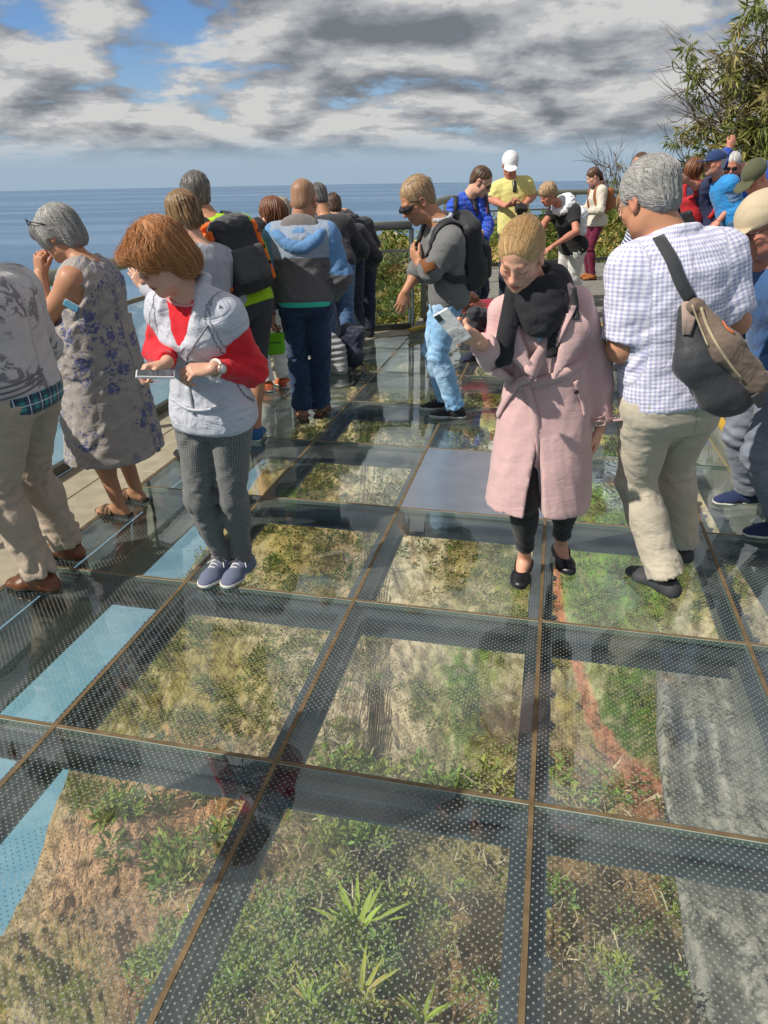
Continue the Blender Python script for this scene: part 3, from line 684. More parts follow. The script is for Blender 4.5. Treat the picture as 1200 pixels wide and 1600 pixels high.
def railing(label, run, zb, h, panels, post_every, glass=True, first_post=True, seg_posts=None):
    c = run[0] + UPV * zb
    r = empty('railing', c, label, 'railing')
    P = lambda q, z: q + UPV * (zb + z)
    mb = MB(); mb.tube([P(q, h) for q in run], .047, 16); mb.build('top_rail', RAIL, r, True)
    for a, b in zip(run[:-1], run[1:]):
        d = nrm(b - a); n = np.cross(d, UPV); L = np.linalg.norm(b - a)
        mb = MB(); mb.bar(P(a, h - .27), P(b, h - .27), .030, .030); mb.build('mid_rail', RAIL, r)
        mb = MB(); mb.bar(P(a, .045), P(b, .045), .045, .06); mb.build('bottom_rail', RAILD, r)
        k = max(1, round(L / post_every)); gp0 = None
        for i in range(k + 1):
            q = a + (b - a) * (i / k)
            for off in (-.022, .022):
                mb = MB(); mb.bar(P(q + d * off + n * .015, .0), P(q + d * off * .6 + n * .005, h - .03), .062, .012, up=d); mb.build('post', RAIL, r)
            if i < k and glass:
                e = a + (b - a) * ((i + 1) / k); mb = MB(); mb.bar(P((q + d * .06), (h - .21) / 2), P((e - d * .06), (h - .21) / 2), .012, h - .36); mb.build('glass_panel', [RGLASS], r)
    return r
railing('tubular steel railing with glass infill along the pale stone ledge above the sea', RUN, .0, 1.17, 3, 1.95)
run2 = [gp(-1.50, 8.66), np.array([1.0, 11.6, 0]), np.array([1.9, 13.6, 0]), np.array([5.2, 14.6, 0]), np.array([9.5, 14.0, 0]), np.array([13, 11.5, 0])]
railing('long steel railing behind the raised platform in front of the green slope', run2, .12, 1.22, 3, 2.2, glass=False)
def perforated():
    a = gp(-1.42, 8.80, .2); b = a + nrm(run2[1] - run2[0]) * 1.15; d = nrm(b - a); n = np.cross(d, UPV); r = empty('perforated_panel', a, 'grey perforated metal sheet on the railing behind the man in jeans', 'metal panel')
    mb = MB(); nx, nz, h = 20, 15, .80
    for i in range(nx + 1): q = a + d * (1.15 * i / nx); mb.bar(q, q + UPV * h, .030, .006, up=d)
    o = mb.build('vertical_strip', RAILD, r); o['kind'] = 'stuff'
    mb = MB()
    for k in range(nz + 1): q = a + UPV * (h * k / nz) + n * .0035; mb.bar(q, q + d * 1.15, .006, .028)
    o = mb.build('cross_strip', RAILD, r); o['kind'] = 'stuff'
    for k in range(3):
        mb = MB(); q = a + UPV * (.12 + .26 * k) - d * .22; mb.bar(q, q + d * .20, .03, .03); mb.build('bracket', RAIL, r)
perforated()
YEL = plain('yellow_paint', (.58, .36, .03), .5, 0, .35, 14); PLANK = plain('grey_plank', (.235, .225, .195), .85, 0, .6, 9, .5)
plat = empty('raised_platform', (2.5, 10, 0), None, None, None, 'structure')
def build_platform():
    pts = [np.array([p[0], p[1]]) for p in STEP]
    edge = pts + [np.array([14, 1.0]), np.array([14, 11.2]), np.array([9.5, 14.2]), np.array([5.2, 14.8]), np.array([1.9, 13.8]), np.array([1.0, 11.8])]
    MBp = MB(); MBp.prism([tuple(p) for p in edge], -.55, .068); o = MBp.build('platform_slab', plain('platform_concrete', (.26, .25, .21), .85, 0, .5, 5, .4), plat)
    for a, b in zip(pts[:-1], pts[1:]):
        A_, B_ = np.array([*a, .085]), np.array([*b, .085]); mb = MB(); mb.bar(A_, B_, .05, .03); mb.build('step_nosing', YEL, plat)
    MBu = MB(); MBu.prism([(3.75, 8.0), (3.55, 10.2), (4.2, 11.6), (13, 11.0), (13, 4.2), (5.2, 6.0)][::-1], .07, .26); MBu.build('upper_step', plain('platform_concrete', (.26, .25, .21)), plat)
    # planks laid across
    y = 2.2
    while y < 14.4:
        xs = []
        n = len(edge)
        for i in range(n):
            (x1, y1), (x2, y2) = edge[i], edge[i - 1]
            if (y1 > y) != (y2 > y): xs.append((x2 - x1) * (y - y1) / (y2 - y1) + x1)
        xs.sort()
        for k in range(0, len(xs) - 1, 2):
            if xs[k + 1] - xs[k] > .5:
                mb = MB(); mb.box(((xs[k] + xs[k + 1]) / 2, y, .084 + .002 * math.sin(y * 37)), (xs[k + 1] - xs[k] - .12, .120, .026), bev=.004); mb.build('plank', PLANK, plat)
        y += .14
build_platform()
# bank behind the platform carries the far trees and bushes
# ------------------------------------------------------------------ trees and shrubs at the right
BARK = plain('bark', (.21, .16, .115), .9, 0, .6, 8, .7)
def tree(px_list, base, label, seed, n_leaf, leaf_len, cols, clump_r, group=None, name='tree', twig_r=.012, trunk_r=.11, extra_branches=(), droop=.9, bare=()):
    """trunk from base, limbs to each crown clump (picture point, depth)"""
    rng = np.random.default_rng(seed); base = np.asarray(base, float)
    root = empty(name, base, label, 'tree' if name == 'tree' else 'shrub', group)
    cl = [at_y(*q[:3]) for q in px_list]; top_ = np.mean(cl, 0)
    mb = MB(); mids = []
    tr = bez([base, base + (top_ - base) * .35 + rng.normal(size=3) * .08, base + (top_ - base) * .7 + rng.normal(size=3) * .1, top_], 6)
    mb.tube(tr, np.linspace(trunk_r, trunk_r * .35, len(tr)), 9); mb.build('trunk', BARK, root, True)
    mb = MB()
    for c in list(cl) + [at_y(*q) for q in bare]:
        a = tr[int(len(tr) * rng.uniform(.45, .9))]; m = (a + c) / 2 + rng.normal(size=3) * np.linalg.norm(c - a) * .12
        pts = bez([a, m, c], 6); mb.tube(pts, np.linspace(trunk_r * .28, twig_r * .6, len(pts)), 6)
        for k in range(5):
            s = pts[int(len(pts) * rng.uniform(.4, .95))]; e = c + rng.normal(size=3) * clump_r * .9; q = bez([s, (s + e) / 2 + rng.normal(size=3) * clump_r * .2, e], 4); mb.tube(q, np.linspace(twig_r, twig_r * .3, len(q)), 4)
            for kk in range(3):
                s2 = q[int(len(q) * rng.uniform(.3, .9))]; e2 = s2 + (e - s) * .35 + rng.normal(size=3) * clump_r * .35; mb.tube([s2, (s2 + e2) / 2 + rng.normal(size=3) * .02, e2], [twig_r * .5, twig_r * .35, twig_r * .2], 4)
    o = mb.build('branches', BARK, root, True); o['kind'] = 'stuff'
    sub = []; rad = []
    for c, q in zip(cl, px_list):
        k = max(2, round((q[3] if len(q) > 3 else 6) * .72))
        for i in range(k): sub.append(c + rng.normal(size=3) * clump_r * .62); rad.append(clump_r * rng.uniform(.22, .48))
    V, F, C = leaf_cloud(sub, np.array(rad), n_leaf, leaf_len, cols, rng, .20, droop, .25, 1.0)
    o = mesh_obj('crown', V, F, leaf_mat(), root, False, attrs={'Col': C}); o['kind'] = 'stuff'
    return root
EUC = [(.28, .28, .08), (.36, .33, .11), (.19, .22, .06), (.44, .38, .15), (.23, .27, .07)]
c_ = [(1195, 15, 14.5, 7), (1180, 60, 14.5, 3), (1150, 100, 15, 9), (1190, 130, 15, 12), (1130, 130, 15, 7), (1165, 160, 15, 14), (1205, 180, 14.5, 14), (1140, 190, 15, 12), (1180, 215, 15, 14), (1120, 170, 15.2, 6), (1215, 90, 15, 12), (1230, 140, 15, 12), (1195, 245, 15, 12), (1150, 230, 15.5, 10), (1240, 220, 15, 12), (1230, 30, 15, 8), (1085, 118, 15.2, 3), (1125, 95, 15.2, 3)]
tree(c_, (10.6, 15.5, -.6), 'tall olive-green eucalyptus with drooping leaves behind the group at the right', 11, 40, .20, EUC, .42, trunk_r=.16, bare=[(1050, 95, 15), (1075, 180, 15), (1070, 150, 15), (1100, 80, 15)])
tree([(1080, 222, 15.5, 5), (1068, 250, 15.5, 5), (1095, 262, 15.5, 5), (1075, 285, 15.5, 4), (1115, 240, 15.5, 5)], (7.6, 16.3, -.6), 'smaller loose eucalyptus sapling at the left foot of the tall tree', 12, 46, .16, EUC, .28, trunk_r=.05, twig_r=.008, bare=[(1062, 205, 15)])
tree([(965, 272, 16.5, 4), (985, 268, 16.5, 4), (975, 285, 16.5, 4)], (5.6, 17.2, -.5), 'half bare shrub with thin grey twigs above the railing', 13, 36, .10, [(.22, .22, .05), (.28, .24, .07)], .20, None, 'shrub', .008, .03, bare=[(922, 240, 16.5), (935, 250, 16.5), (950, 242, 16.5), (945, 262, 16.5), (962, 246, 16.5)])
# ------------------------------------------------------------------ implicit surfaces: smooth unions of tapered limbs, meshed once per garment
class SDF:
    def __init__(s): s.P = []; s.B = []; s.disp = None; s.amp = 0.0
    def _u(s, fn, k, op, c=None, r=None):
        s.P.append((fn, k, op))
        if op == 'u': s.B.append((np.asarray(c, float), float(r)))
        return s
    def cone(s, a, b, r1, r2=None, k=0.02, op='u', flat=(0, 0), sq=None):
        """tapered limb a->b; flat=(start,end) cuts the ends square; sq=(dir, factor) flattens along dir"""
        a = np.asarray(a, np.float32); b = np.asarray(b, np.float32); r2 = r1 if r2 is None else r2
        ab = b - a; L2 = max(float(ab @ ab), 1e-10); L = math.sqrt(L2)
        sd, sf = (nrm(sq[0]).astype(np.float32), sq[1]) if sq else (None, 1)
        def fn(p):
            q = p - a
            h = (q @ ab) / L2; t = np.clip(h, 0, 1)
            w = q - t[..., None] * ab
            if sd is not None: w = w + (w @ sd)[..., None] * (sf - 1.0) * sd
            d = np.sqrt(np.einsum('...i,...i', w, w)) - (r1 + (r2 - r1) * t)
            if flat[0]: d = np.maximum(d, -h * L)
            if flat[1]: d = np.maximum(d, (h - 1) * L)
            return d
        return s._u(fn, k, op, (a + b) / 2, L / 2 + max(r1, r2))
    def path(s, pts, rad, k=0.01, op='u'):
        for i in range(len(pts) - 1): s.cone(pts[i], pts[i + 1], rad[i] if not np.isscalar(rad) else rad, rad[i + 1] if not np.isscalar(rad) else rad, k, op)
        return s
    def ell(s, c, r, A=None, k=0.02, op='u'):
        c = np.asarray(c, np.float32); r = np.asarray(r, np.float32); A = np.eye(3, dtype=np.float32) if A is None else np.asarray(A, np.float32)
        M1 = (A.T / r).astype(np.float32); M2 = (A.T / (r * r)).astype(np.float32)
        def fn(p):
            q = p - c; u = q @ M1; v = q @ M2
            k0 = np.sqrt(np.einsum('...i,...i', u, u)); k1 = np.sqrt(np.einsum('...i,...i', v, v)) + 1e-9
            return k0 * (k0 - 1) / k1
        return s._u(fn, k, op, c, r.max())
    def box(s, c, h, A=None, rad=0.01, k=0.01, op='u'):
        c = np.asarray(c, np.float32); h = np.asarray(h, np.float32) - rad; A = np.eye(3, dtype=np.float32) if A is None else np.asarray(A, np.float32)
        def fn(p):
            q = np.abs((p - c) @ A.T) - h
            return np.sqrt((np.maximum(q, 0) ** 2).sum(-1)) + np.minimum(q.max(-1), 0) - rad
        return s._u(fn, k, op, c, np.linalg.norm(h) + rad)
    def half(s, o, n, k=0.0, op='i'):
        o = np.asarray(o, np.float32); n = nrm(n).astype(np.float32)
        return s._u(lambda p: (p - o) @ n, k, op)
    def loft(s, a, b, r0, r1, ts, hw, hf, hb, k=0.03, op='u', ex=2.2, bulge=0.0, t0=None, t1=None, edge=0.004):
        """elliptic sections along a->b; right vector turns from r0 to r1; ts/hw/hf/hb: half width, half depth front / back"""
        a = np.asarray(a, np.float32); b = np.asarray(b, np.float32); L = float(np.linalg.norm(b - a)); U = ((b - a) / L).astype(np.float32)
        r0 = nrm(np.asarray(r0) - U * (np.asarray(r0) @ U)).astype(np.float32); r1 = nrm(np.asarray(r1) - U * (np.asarray(r1) @ U)).astype(np.float32)
        t0 = ts[0] if t0 is None else t0; t1 = ts[-1] if t1 is None else t1
        def fn(p):
            q = p - a; t = (q @ U) / L; tc = np.clip(t, ts[0], ts[-1]); tt = np.clip(t, 0, 1)[..., None]
            r = r0 + (r1 - r0) * tt; r = r / np.sqrt(np.einsum('...i,...i', r, r))[..., None]
            f = np.cross(U, r)
            x = np.einsum('...i,...i', q, r); y = np.einsum('...i,...i', q, f) - bulge * 4 * np.clip(t, -.3, 1.2) * (1 - np.clip(t, -.3, 1.2))
            w = np.interp(tc, ts, hw); d = np.where(y > 0, np.interp(tc, ts, hf), np.interp(tc, ts, hb))
            m = (np.abs(x / w) ** ex + np.abs(y / d) ** ex) ** (1 / ex)
            dd = (m - 1) * np.minimum(w, d) * 0.95
            return np.maximum(dd, np.maximum((t0 - t) * L, (t - t1) * L)).astype(np.float32)
        c = a + (b - a) * (t0 + t1) / 2
        return s._u(fn, k, op, c, math.hypot(L * (t1 - t0) / 2, max(max(hw), max(hf) + abs(bulge), max(hb) + abs(bulge))))
    @staticmethod
    def comb(d, e, k, op):
        if op == 'u':
            if k <= 0: return np.minimum(d, e)
            h = np.maximum(k - np.abs(d - e), 0) / k; return np.minimum(d, e) - h * h * k * 0.25
        if op == 's': e = -e
        if k <= 0: return np.maximum(d, e)
        h = np.maximum(k - np.abs(d - e), 0) / k; return np.maximum(d, e) + h * h * k * 0.25
    def mesh(s, vox):
        lo = np.min([c - r for c, r in s.B], 0) - 0.02 - s.amp; hi = np.max([c + r for c, r in s.B], 0) + 0.02 + s.amp
        n8 = 8; bs = n8 * vox; nb = np.ceil((hi - lo) / bs).astype(int) + 1
        lo = lo - bs * 0.25
        ix = np.stack(np.meshgrid(*[np.arange(q) for q in nb], indexing='ij'), -1).reshape(-1, 3)
        C = (lo + (ix + 0.5) * bs).astype(np.float32); hd = 0.87 * bs
        d = np.full(len(C), 9.0, np.float32); un = d.copy(); Dc = []
        for fn, k, op in s.P:
            e = fn(C); Dc.append(e)
            if op == 'u': un = np.minimum(un, e)
            d = s.comb(d, e, k, op)
        keep = np.abs(d) < hd * 1.35 + 0.02 + s.amp
        ix = ix[keep]; un = un[keep]; C = C[keep]
        g = np.arange(n8 + 1, dtype=np.float32) * vox
        G = np.stack(np.meshgrid(g, g, g, indexing='ij'), -1).reshape(-1, 3)
        P = (lo + ix * bs).astype(np.float32)[:, None, :] + G[None]
        D = np.full(P.shape[:2], 9.0, np.float32)
        for (fn, k, op), e in zip(s.P, Dc):
            e = e[keep]
            m = (e - hd * 1.3) < un + hd * 1.3 + k if op == 'u' else (e < hd * 1.3 + k if op == 's' else e > -(hd * 1.3 + k))
            if not m.any(): continue
            D[m] = s.comb(D[m], fn(P[m]), k, op)
        if s.disp is not None:
            D = D + s.disp(P).astype(np.float32)
        N = n8 + 1; D = D.reshape(-1, N, N, N); ins = D < 0
        cs = [(0, 0, 0), (1, 0, 0), (0, 1, 0), (1, 1, 0), (0, 0, 1), (1, 0, 1), (0, 1, 1), (1, 1, 1)]
        cnt = np.zeros(D[:, :-1, :-1, :-1].shape, np.int8)
        for (i, j, l) in cs: cnt += ins[:, i:i + n8, j:j + n8, l:l + n8]
        act = np.argwhere((cnt > 0) & (cnt < 8))
        if len(act) == 0: return np.zeros((0, 3)), np.zeros((0, 4), int)
        v8 = np.stack([D[act[:, 0], act[:, 1] + i, act[:, 2] + j, act[:, 3] + l] for (i, j, l) in cs], 1)
        acc = np.zeros((len(act), 3), np.float32); num = np.zeros(len(act), np.float32)
        for a in range(8):
            for b in range(a + 1, 8):
                df = np.array(cs[b]) - np.array(cs[a])
                if df.min() < 0 or df.sum() != 1: continue
                x = (v8[:, a] < 0) != (v8[:, b] < 0); t = np.where(x, v8[:, a] / np.where(x, v8[:, a] - v8[:, b], 1), 0)
                acc += np.where(x[:, None], np.array(cs[a], np.float32) + t[:, None] * df.astype(np.float32), 0); num += x
        gl = ix[act[:, 0]] * n8 + act[:, 1:]
        V = lo + (gl + acc / num[:, None]) * vox
        S = nb * n8 + 2
        key = (gl[:, 0] * S[1] + gl[:, 1]) * S[2] + gl[:, 2]
        order = np.argsort(key); sk = key[order]
        def look(kk):
            i = np.minimum(np.searchsorted(sk, kk), len(sk) - 1); return np.where(sk[i] == kk, order[i], -1)
        sx = np.array([S[1] * S[2], S[2], 1]); Fs = []
        for ax, c1 in ((0, 1), (1, 2), (2, 4)):
            x = (v8[:, 0] < 0) != (v8[:, c1] < 0)
            if not x.any(): continue
            kk = key[x]; b_, c_ = sx[(ax + 1) % 3], sx[(ax + 2) % 3]
            q = np.stack([look(kk), look(kk - b_), look(kk - b_ - c_), look(kk - c_)], 1)
            flip = v8[x, 0] >= 0; q[flip] = q[flip][:, ::-1]
            Fs.append(q[(q >= 0).all(1)])
        return V.astype(np.float32), np.concatenate(Fs)

def unit(v): return nrm(v)
def head_v(deg): return np.array([math.sin(R(deg)), math.cos(R(deg)), 0.0])
def rot_about(v, ax, ang):
    ax = nrm(ax); v = np.asarray(v, float); c, s_ = math.cos(ang), math.sin(ang)
    return v * c + np.cross(ax, v) * s_ + ax * (ax @ v) * (1 - c)
def ik(a, c, l1, l2, hint):
    a = np.asarray(a, float); c = np.asarray(c, float); d = c - a; L = np.linalg.norm(d)
    if L > (l1 + l2) * 0.999: c = a + d / L * (l1 + l2) * 0.999; L = (l1 + l2) * 0.999; d = c - a
    x = (l1 * l1 - l2 * l2 + L * L) / (2 * L); h = math.sqrt(max(l1 * l1 - x * x, 0)); u = d / L
    w = np.asarray(hint, float); w = nrm(w - u * (w @ u))
    return a + u * x + w * h, c

UP = np.array([0, 0, 1.0])
def stand(base, face, H=1.72, fem=False, lean=4, side=0, chest=None, head=(None, 25, 0), ank=None, toe=(12, 12), crouch=0.0,
          arms=None, pel_off=(0, 0), pelp=None, shp=None, hdp=None, hints=None):
    """joints of a standing figure. head=(heading or None, pitch down, roll); ank=((x,y),(x,y)) ground points left, right;
    arms={'L':(target in chest axes or world dict, hint)}"""
    J = {}; s = H / 1.75; J['s'] = s; J['hs'] = 1.06; J['H'] = H; J['fem'] = fem; base = np.asarray(base, float)
    F = head_v(face); Rv = np.array([F[1], -F[0], 0.0]); J['pF'] = F; J['pR'] = Rv
    ah = 0.075 * s
    if ank is None:
        ank = (base[:2] - Rv[:2] * 0.09 * s, base[:2] + Rv[:2] * 0.09 * s)
    an = {'L': np.array([*ank[0][:2], base[2] + ah + (ank[0][2] if len(ank[0]) > 2 else 0)]), 'R': np.array([*ank[1][:2], base[2] + ah + (ank[1][2] if len(ank[1]) > 2 else 0)])}
    mid = (an['L'] + an['R']) / 2
    pel = np.array([mid[0], mid[1], base[2] + 0.525 * H - crouch]) + Rv * pel_off[0] + F * pel_off[1]
    l1, l2 = 0.245 * H, 0.243 * H
    if pelp is not None:
        pel = np.asarray(pelp, float).copy()
        if crouch == 0:
            zz = [an[k][2] + math.sqrt(max(((l1 + l2) * q) ** 2 - ((an[k] - pel)[:2] ** 2).sum(), .04)) for k in 'LR' for q in (.990,)]
            pel[2] = min(zz) + .012
    hip = {k: pel + Rv * sg * (0.052 if not fem else 0.050) * H + UP * -0.012 for k, sg in (('L', -1), ('R', 1))}
    for k in 'LR':                                   # lower the pelvis until both feet reach the ground
        d = an[k] - hip[k]; h2 = (l1 + l2) ** 2 * 0.995 - d[0] ** 2 - d[1] ** 2
        need = -d[2] - math.sqrt(max(h2, 0.01))
        if need > 0:
            pel = pel - UP * need; hip = {q: hip[q] - UP * need for q in 'LR'}
    U = rot_about(UP, Rv, -R(lean)); U = rot_about(U, F, R(side))
    if shp is not None: U = nrm(np.asarray(shp, float) - pel)
    cR = Rv if chest is None else np.array([head_v(chest)[1], -head_v(chest)[0], 0.0])
    cR = nrm(cR - U * (cR @ U)); cF = np.cross(U, cR)
    sh = pel + U * 0.285 * H if shp is None else np.asarray(shp, float)
    J.update(pel=pel, sh=sh, U=U, cR=cR, cF=cF, hip=hip, an=an)
    sw = (0.096 if not fem else 0.084) * H
    J['shd'] = {'L': sh - cR * sw - U * 0.048 * s, 'R': sh + cR * sw - U * 0.048 * s}
    hy, hp, hr = head
    hF = cF.copy() if hy is None else head_v(hy)
    hF = nrm(np.array([hF[0], hF[1], 0])); hR = np.array([hF[1], -hF[0], 0])
    hU = rot_about(UP, hR, -R(hp)); hR = rot_about(hR, hF, R(hr)); hU = rot_about(hU, hF, R(hr)); hF = np.cross(hU, hR)
    neck = sh + U * 0.028 * s + cF * 0.012
    nd = nrm(U * 0.6 + hU * 0.9 + cF * 0.12)
    J['neck'] = neck; J['head'] = neck + nd * 0.088 * s + hU * 0.066 * s + hF * 0.018 * s
    if hdp is not None: J['head'] = np.asarray(hdp, float)
    J['hA'] = np.stack([hR, hF, hU])                # rows: right, forward, up
    J['kn'] = {}
    for k, t in zip('LR', toe):
        sg = -1 if k == 'L' else 1
        td = head_v(face + sg * t); J['toe' + k] = td
        J['kn'][k], J['an'][k] = ik(hip[k], an[k], l1, l2, nrm(F + td * 0.6) if not hints or k not in hints else hints[k])
    J['el'] = {}; J['wr'] = {}; J['hd'] = {}; J['pn'] = {}
    arms = arms or {}
    for k, sg in (('L', -1), ('R', 1)):
        a = arms.get(k, {})
        if 'w' in a: tgt = np.asarray(a['w'], float)
        else:
            t = a.get('t', (0.06, 0.02, -0.53))
            tgt = J['shd'][k] + cR * sg * t[0] * s + cF * t[1] * s + U * t[2] * s if 'w' not in a else a['w']
        hint = a.get('hint', None)
        hint = cR * sg * 0.5 - cF * 0.7 - UP * 0.6 if hint is None else (np.asarray(hint, float))
        J['el'][k], J['wr'][k] = ik(J['shd'][k], tgt, 0.172 * H, 0.150 * H, hint)
        if 'e' in a:
            J['el'][k] = np.asarray(a['e'], float)
            if 'w' in a: J['wr'][k] = np.asarray(a['w'], float)
        fd = nrm(J['wr'][k] - J['el'][k])
        J['hd'][k] = nrm(a['dir']) if 'dir' in a else fd
        pn = np.asarray(a.get('palm', -sg * cR), float); pn = nrm(pn - J['hd'][k] * (pn @ J['hd'][k])); J['pn'][k] = pn
        J['curl' + k] = a.get('curl', 0.35)
    return J

# torso sections: t along pelvis -> shoulders
TT = [-0.24, -0.12, 0.0, 0.22, 0.45, 0.68, 0.88, 1.0, 1.07]
TM = dict(w=[.105, .158, .166, .155, .150, .166, .172, .140, .075], f=[.060, .095, .105, .108, .105, .118, .105, .070, .050], b=[.085, .122, .122, .098, .092, .108, .108, .082, .058])
TF = dict(w=[.110, .158, .164, .145, .132, .146, .150, .122, .066], f=[.062, .098, .105, .098, .092, .130, .095, .062, .045], b=[.095, .132, .128, .092, .084, .098, .098, .074, .052])
def torso(S, J, e=0.0, t0=None, t1=None, girth=1.0, belly=0.0, k=0.03, flare=0.0, op='u', drop=None):
    T = TF if J['fem'] else TM; s = J['s'] * girth
    tt = np.array(TT); bl = belly * np.exp(-((tt - 0.28) / 0.26) ** 2)
    fl = flare * np.clip(0.45 - tt, 0, 1)
    w = np.array(T['w']) * s + e + bl * 0.55 + fl; f = np.array(T['f']) * s + e + bl + fl; b = np.array(T['b']) * s + e + bl * 0.25 + fl
    if drop is not None:                               # a skirt below the hips: (t, extra) pairs extend the sections downwards
        tt = np.concatenate([[q[0] for q in drop], tt[3:]]); w = np.concatenate([[q[1] for q in drop], w[3:]]); f = np.concatenate([[q[2] for q in drop], f[3:]]); b = np.concatenate([[q[3] for q in drop], b[3:]])
    S.loft(J['pel'], J['sh'], J['pR'], J['cR'], list(tt), list(w), list(f), list(b), k, op, 2.25, J.get('hunch', -0.012), t0, t1)
    return S

HEADP = dict(neck=0.058)
def head_prims(S, J, fem=False, age=0.3, k0=0.012):
    c = J['head']; A = J['hA']; s = J['s'] * (0.97 if fem else 1.0) * J.get('hs', 1.0)
    P = lambda x, y, z: c + s * (A[0] * x + A[1] * y + A[2] * z)
    E = lambda p, r, k=k0, op='u': S.ell(P(*p), np.array(r) * s, A, k * s, op)
    E((0, -.012, .036), (.077, .098, .088), .02)
    E((0, .030, -.040), (.063, .060, .078), .03)
    E((0, .045, -.075), (.046 if fem else .052, .042, .040), .03)
    E((0, .076, -.100), (.017 if fem else .021, .016, .016), .025)
    for x in (-1, 1):
        E((x * .042, .058, -.022), (.024, .024, .022), .02)
        E((x * .050, .020, -.070), (.016, .030, .028), .02)
    S.cone(P(-.034, .083, .026), P(.034, .083, .026), (.008 if fem else .012) * s, None, .014 * s)
    for x in (-1, 1): E((x * .031, .100, .010), (.017, .018, .0125), .012, 's')
    for x in (-1, 1): E((x * .031, .078, .008), (.0145, .0135, .0125), .003)
    S.cone(P(0, .088, .016), P(0, .110, -.022), .007 * s, .0115 * s, .012 * s)
    E((0, .111, -.024), (.0125, .012, .011), .008)
    for x in (-1, 1): E((x * .0125, .099, -.028), (.0085, .011, .0085), .006)
    E((0, .086, -.048), (.020, .014, .018), .014)
    S.cone(P(-.020, .086, -.0585), P(0, .0965, -.056), .0055 * s, .0075 * s, .006 * s); S.cone(P(.020, .086, -.0585), P(0, .0965, -.056), .0055 * s, .0075 * s, .006 * s)
    S.cone(P(-.018, .086, -.0685), P(.018, .086, -.0685), .006 * s, None, .006 * s); E((0, .0925, -.069), (.013, .007, .0072), .006)
    S.cone(P(-.024, .094, -.0635), P(.024, .094, -.0635), .0022 * s, None, .003 * s, 's'); S.cone(P(-.012, .1005, -.0632), P(.012, .1005, -.0632), .0026 * s, None, .003 * s, 's')
    for x in (-1, 1):
        E((x * .079, -.006, -.004), (.010, .021, .033), .008)
        E((x * .086, -.002, -.002), (.006, .012, .020), .006, 's')
        E((x * .078, .002, -.030), (.008, .010, .012), .006)
    nb = J['neck']; r = (.050 if fem else .059) * s
    S.cone(nb - J['U'] * .03, P(0, -.022, -.055), r * 1.08, r, .03)
    return P, s

def hand_prims(S, J, k, curl=None, s=None, thumb=0.3, spread=1.0, point=None):
    s = (J['s'] * (0.93 if J['fem'] else 1.0)) if s is None else s
    w = J['wr'][k]; y = J['hd'][k]; back = -J['pn'][k]; x = np.cross(back, y) if k == 'R' else np.cross(y, back)
    x = nrm(x); back = nrm(np.cross(x, y) if k == 'L' else np.cross(y, x)); back = back if back @ J['pn'][k] < 0 else -back
    P = lambda a, b, c: w + s * (x * a + y * b + back * c)
    cl = J['curl' + k] if curl is None else curl
    cl = [cl] * 4 if np.isscalar(cl) else cl
    kn = [(.029, .090, .002), (.0095, .094, .005), (-.010, .089, .003), (-.028, .079, -.001)]
    ln = [(.043, .026, .021), (.047, .030, .022), (.043, .028, .021), (.034, .021, .019)]
    S.ell(P(0, .045, -.002), np.array((.040, .050, .0155)) * s, np.stack([x, y, back]), .012 * s)
    for i in range(4):
        S.cone(P(kn[i][0] * .6, .012, 0), P(*kn[i]), .0125 * s, .0115 * s, .010 * s)
        p = np.array(kn[i]); a = 0.0; r = .0098 - .0008 * (i == 3); dx = (.10, .02, -.06, -.14)[i] * spread
        for q in range(3):
            a += cl[i] * (0.95, 1.25, 0.85)[q]
            d = np.array([dx * math.cos(a), math.cos(a), -math.sin(a)]); e = p + d * ln[i][q]
            S.cone(P(*p), P(*e), r * s, (r - .0011) * s, .0045 * s); p = e; r -= .0011
    t0 = np.array([.020, .022, -.006]); tl = (.042, .034, .027); r = .0135
    S.ell(P(.024, .032, -.010), np.array((.017, .028, .015)) * s, np.stack([x, y, back]), .012 * s)
    for q in range(3):
        ang = (0.75, 0.45, 0.25)[q] * (1 - thumb * .5); dn = (0.15, 0.35, 0.55)[q] * (0.6 + thumb * 1.4)
        d = nrm(np.array([math.sin(ang), math.cos(ang), -dn])); e = t0 + d * tl[q]
        S.cone(P(*t0), P(*e), r * s, (r - .0017) * s, .006 * s); t0 = e; r -= .0017
    return P

def foot_prims(S, J, k, e=0.0, toes=False):
    a = J['an'][k]; f = J['toe' + k]; s = J['s'] * (0.92 if J['fem'] else 1.0); g = a[2] - 0.075 * J['s'] + J.get('lift', 0.0)
    r = np.array([f[1], -f[0], 0]); P = lambda x, y, z: np.array([a[0], a[1], g]) + s * (f * y + r * x + UP * z)
    S.cone(P(0, -.040, .034), P(0, .020, .045), (.031 + e) , (.034 + e), .02)
    S.cone(P(0, .0, .060), P(0, .115, .028), (.034 + e), (.030 + e), .025)
    S.cone(P(.006, .110, .024), P(-.010, .165, .020), (.036 + e), (.026 + e), .025, sq=(UP, 1.45))
    S.cone(P(-.008, .110, .022), P(.006, .150, .018), (.034 + e), (.024 + e), .025, sq=(UP, 1.45))
    if toes:
        sg = -1 if k == 'R' else 1
        for i, (x, y, rr) in enumerate(((.026, .196, .0125), (.009, .198, .0095), (-.007, .190, .009), (-.021, .180, .0085), (-.034, .168, .0082))):
            S.cone(P(x * sg, .145, .016), P(x * sg, y, .012), rr * s, rr * .9 * s, .006)
    return P

